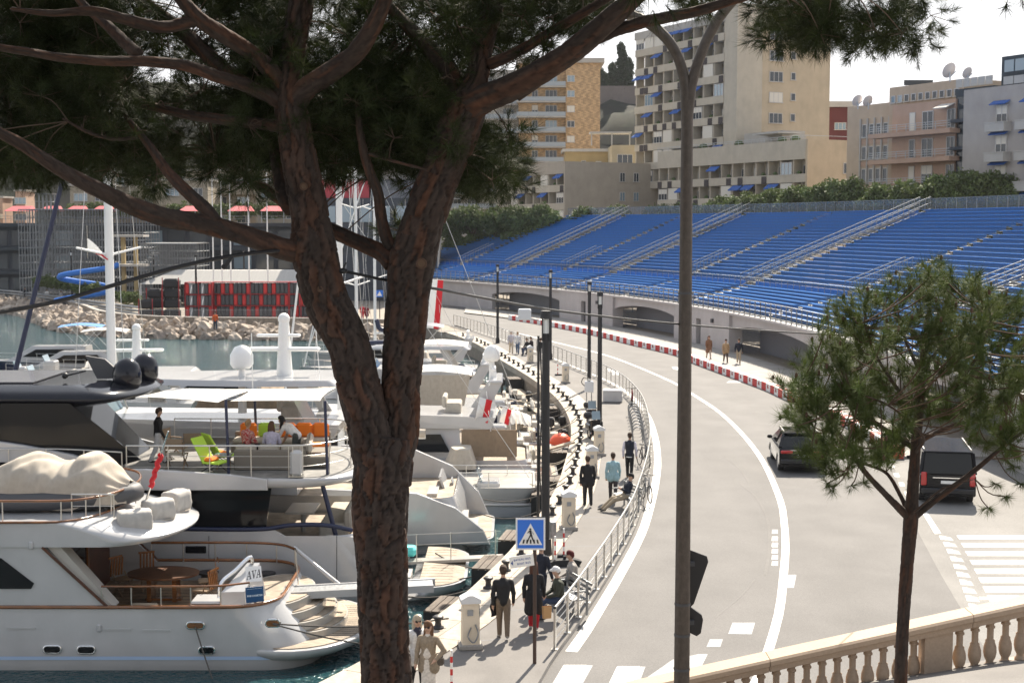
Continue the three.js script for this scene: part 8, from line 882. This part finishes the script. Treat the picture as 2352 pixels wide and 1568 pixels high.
  // cut knots
  for (const [px, py, r] of [[968, 605, 13], [735, 664, 7], [697, 428, 9]]) { const dd = 12 - w(px > 880 ? 92 : 92) + 0.02, q = at(px, py, dd - 0.03); const k = mesh('knot', new THREE.TorusGeometry(w(r * 1.6), 0.008, 7, 18).translate(q.x, q.y, q.z), barkKnot, t); mesh('knot_face', new THREE.CylinderGeometry(w(r * 1.4), w(r * 1.5), 0.03, 16).rotateX(Math.PI / 2).translate(q.x, q.y, q.z - 0.012), knotM, k); }
  // foliage: sprays of shoots carried on twigs, filling the crown in depth
  const R = rng(2024), shoots = [], tw = []; const areas = [ // [x0, y0, x1, y1, sprays]
    [-260, -60, 240, 390, 120], [200, -60, 640, 160, 52], [60, 160, 330, 385, 62], [330, 200, 660, 360, 30], [-200, 280, 150, 390, 26], [560, -60, 1060, 320, 120], [700, 220, 970, 385, 46], [0, -60, 220, 200, 30], [480, 340, 650, 425, 9], [1040, -40, 1250, 120, 18], [1100, 40, 1180, 150, 5], [1060, 265, 1175, 430, 22], [1240, -60, 1480, 60, 12], [1400, 20, 1620, 80, 11], [1560, -30, 1900, 85, 24], [1850, -40, 2140, 105, 24], [905, 470, 960, 530, 2], [560, 60, 700, 340, 14], [940, 200, 1060, 420, 12], [240, 380, 420, 420, 4]];
  const spray = (c, n, rad, sz) => { let b = bp[0], bd = 1e9; for (const q of bp) { const dd = q.distanceToSquared(c); if (dd < bd) { bd = dd; b = q; } } if (bd < 2.5) { const m = V().lerpVectors(b, c, 0.55).add(V(0, 0.05, 0)); tw.push(tube([b, m, c], 0.006, 4, false, 6)); } for (let i = 0; i < n; i++) { const o = V(R() - 0.5, R() - 0.5, R() - 0.5); if (o.lengthSq() > 0.25) { i--; continue; } o.multiplyScalar(2 * rad); o.y *= 0.8; const p = c.clone().add(o), dir = V(o.x * 1.2, o.y + 0.1 * (R() - 0.4), o.z * 1.2).normalize().add(V((R() - 0.5) * 0.7, (R() - 0.62) * 0.7, (R() - 0.5) * 0.7)).normalize(); shoots.push([p, dir, sz]); if (i % 4 === 0) tw.push(bar(c, p, 0.004, 3)); } };
  const armL = [[1581, 250], [1577, 200], [1557, 130], [1528, 85], [1475, 45], [1612, 120], [1640, 60], [1672, 15]]; for (const [x0, y0, x1, y1, n] of areas) for (let i = 0; i < n; i++) { const X = lerp(x0, x1, R()), Y = lerp(y0, y1, R()); if (armL.some(a => Math.hypot(a[0] - X, a[1] - Y) < 62)) continue; spray(at(X, Y, 11.9 + 2.6 * R()), 20 + R() * 10 | 0, 0.2, 1); }
  for (let i = 0; i < 330; i++) { const px = lerp(-1500, 2400, R()), py = lerp(-1500, -60, Math.pow(R(), 0.8)); if (px > 1700 && py < -500) continue; spray(at(px, py, 9.2 + 6.5 * R()), 22, 0.32, 1.3); }  // unseen crown above the view, added to darken the foliage below
  for (let i = 0; i < 260; i++) { const d = lerp(2.5, 12, R()); spray(V(lerp(-5.5, 4.5, R()), lerp(12.6, 15.5, R()), -d), 20, 0.42, 1.5); }  // unseen sprays over the camera, added to block sky light from the crown
  mesh('twigs', tw, barkFar, t).userData.kind = 'stuff'; needles(t, shoots, tuftGeo(44, 0.135, 0.0021, 1.25, 3), needleM, 5);
}
{
  const t = thing('young_pine', 'slender young pine on a single dark trunk before the balustrade', 'tree'), D = 15, w = px => px / 2 / F * D, foot = at(2068, 1568, D), A = (px, py, d, W) => [at(px, py, d), w(W)], bp = [], R = rng(31);
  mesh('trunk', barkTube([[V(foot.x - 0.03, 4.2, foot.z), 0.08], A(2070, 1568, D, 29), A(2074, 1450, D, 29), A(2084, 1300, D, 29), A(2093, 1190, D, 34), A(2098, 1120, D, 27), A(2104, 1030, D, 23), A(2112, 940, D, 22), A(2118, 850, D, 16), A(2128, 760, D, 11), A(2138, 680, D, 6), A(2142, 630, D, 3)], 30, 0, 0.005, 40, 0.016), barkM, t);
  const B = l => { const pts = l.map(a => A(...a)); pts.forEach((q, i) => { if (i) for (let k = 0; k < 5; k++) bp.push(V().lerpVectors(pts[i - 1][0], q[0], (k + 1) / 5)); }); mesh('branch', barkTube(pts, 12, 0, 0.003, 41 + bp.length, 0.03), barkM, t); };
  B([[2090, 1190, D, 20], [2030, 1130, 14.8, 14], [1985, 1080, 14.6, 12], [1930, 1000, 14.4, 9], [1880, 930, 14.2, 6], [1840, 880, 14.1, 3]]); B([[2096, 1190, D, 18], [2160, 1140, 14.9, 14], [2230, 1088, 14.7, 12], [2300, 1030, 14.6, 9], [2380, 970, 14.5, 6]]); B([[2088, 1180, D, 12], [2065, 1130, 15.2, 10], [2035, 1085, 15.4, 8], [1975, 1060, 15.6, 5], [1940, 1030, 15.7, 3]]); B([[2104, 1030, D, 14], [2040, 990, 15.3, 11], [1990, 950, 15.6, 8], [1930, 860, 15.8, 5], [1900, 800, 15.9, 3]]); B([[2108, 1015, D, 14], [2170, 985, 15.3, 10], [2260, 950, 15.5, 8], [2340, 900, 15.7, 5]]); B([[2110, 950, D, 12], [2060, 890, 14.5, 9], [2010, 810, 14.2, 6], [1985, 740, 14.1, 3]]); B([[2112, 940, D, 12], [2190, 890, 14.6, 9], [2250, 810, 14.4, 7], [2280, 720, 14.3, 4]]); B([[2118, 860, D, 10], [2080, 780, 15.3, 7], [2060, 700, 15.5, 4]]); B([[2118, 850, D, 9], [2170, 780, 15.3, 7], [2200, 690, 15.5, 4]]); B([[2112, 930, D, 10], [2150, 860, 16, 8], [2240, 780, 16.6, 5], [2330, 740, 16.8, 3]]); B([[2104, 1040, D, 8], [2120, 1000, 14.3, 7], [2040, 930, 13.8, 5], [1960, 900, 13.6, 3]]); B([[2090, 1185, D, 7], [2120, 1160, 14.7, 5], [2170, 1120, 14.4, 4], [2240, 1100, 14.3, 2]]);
  const poly = [[1985, 690], [2060, 648], [2140, 615], [2200, 650], [2262, 660], [2352, 700], [2460, 760], [2460, 1040], [2330, 1050], [2250, 1030], [2180, 1005], [2130, 980], [2060, 1030], [2000, 1075], [1900, 1085], [1850, 1040], [1800, 930], [1788, 880], [1860, 800], [1905, 730]]; const inside = (x, y) => { let c = false; for (let i = 0, j = poly.length - 1; i < poly.length; j = i++) { const [a, b] = poly[i], [e, f] = poly[j]; if ((b > y) !== (f > y) && x < (e - a) * (y - b) / (f - b) + a) c = !c; } return c; };
  const sh = [], tw = []; let n = 0; while (n < 310) { const x = lerp(1780, 2460, R()), y = lerp(610, 1090, R()); if (!inside(x, y)) continue; n++; const c = at(x, y, 13.4 + 3.2 * R()); let b = bp[0], bd = 1e9; for (const q of bp) { const dd = q.distanceToSquared(c) + (q.y > c.y ? 0.3 : 0); if (dd < bd) { bd = dd; b = q; } } const m = V().lerpVectors(b, c, 0.6).add(V(0, -0.05, 0)); tw.push(tube([b, m, c], 0.007, 4, false, 6)); const ax = V().subVectors(c, b).normalize().add(V(0, 0.9, 0)).normalize(); const k = 9 + R() * 7 | 0; for (let i = 0; i < k; i++) { const o = ax.clone().multiplyScalar((i / k - 0.55) * 0.3).add(V((R() - 0.5) * 0.12, (R() - 0.5) * 0.1, (R() - 0.5) * 0.12)); sh.push([c.clone().add(o), ax.clone().add(V((R() - 0.5) * 1.3, (R() - 0.5) * 0.8, (R() - 0.5) * 1.3)).normalize(), 1]); } if (R() < 0.5) { const q = c.clone().add(ax.clone().multiplyScalar(0.2)); tw.push(sph(0.022, q.x, q.y, q.z, 0.7, 1.3, 0.7, 6)); } }
  for (const [x, y] of [[1900, 1110], [1915, 1120], [1955, 1115], [1985, 1110], [2290, 1110], [2310, 1140], [2345, 1110], [2330, 1070], [2270, 1165]]) { const c = at(x, y, 14.4); for (let i = 0; i < 5; i++) sh.push([c, V((R() - 0.5) * 1.4, -0.6 + R() * 0.8, (R() - 0.5)).normalize(), 0.8]); let b = bp[0], bd = 1e9; for (const q of bp) { const dd = q.distanceToSquared(c); if (dd < bd) { bd = dd; b = q; } } tw.push(tube([b, V().lerpVectors(b, c, 0.5).add(V(0, -0.06, 0)), c], 0.006, 4, false, 6)); }
  mesh('twigs', tw, mat(0.09, 0.055, 0.035, { roughness: 1 }), t).userData.kind = 'stuff'; needles(t, sh, tuftGeo(40, 0.13, 0.0022, 1.15, 9), needleYoung, 6);
}
renderer.render(scene, camera);
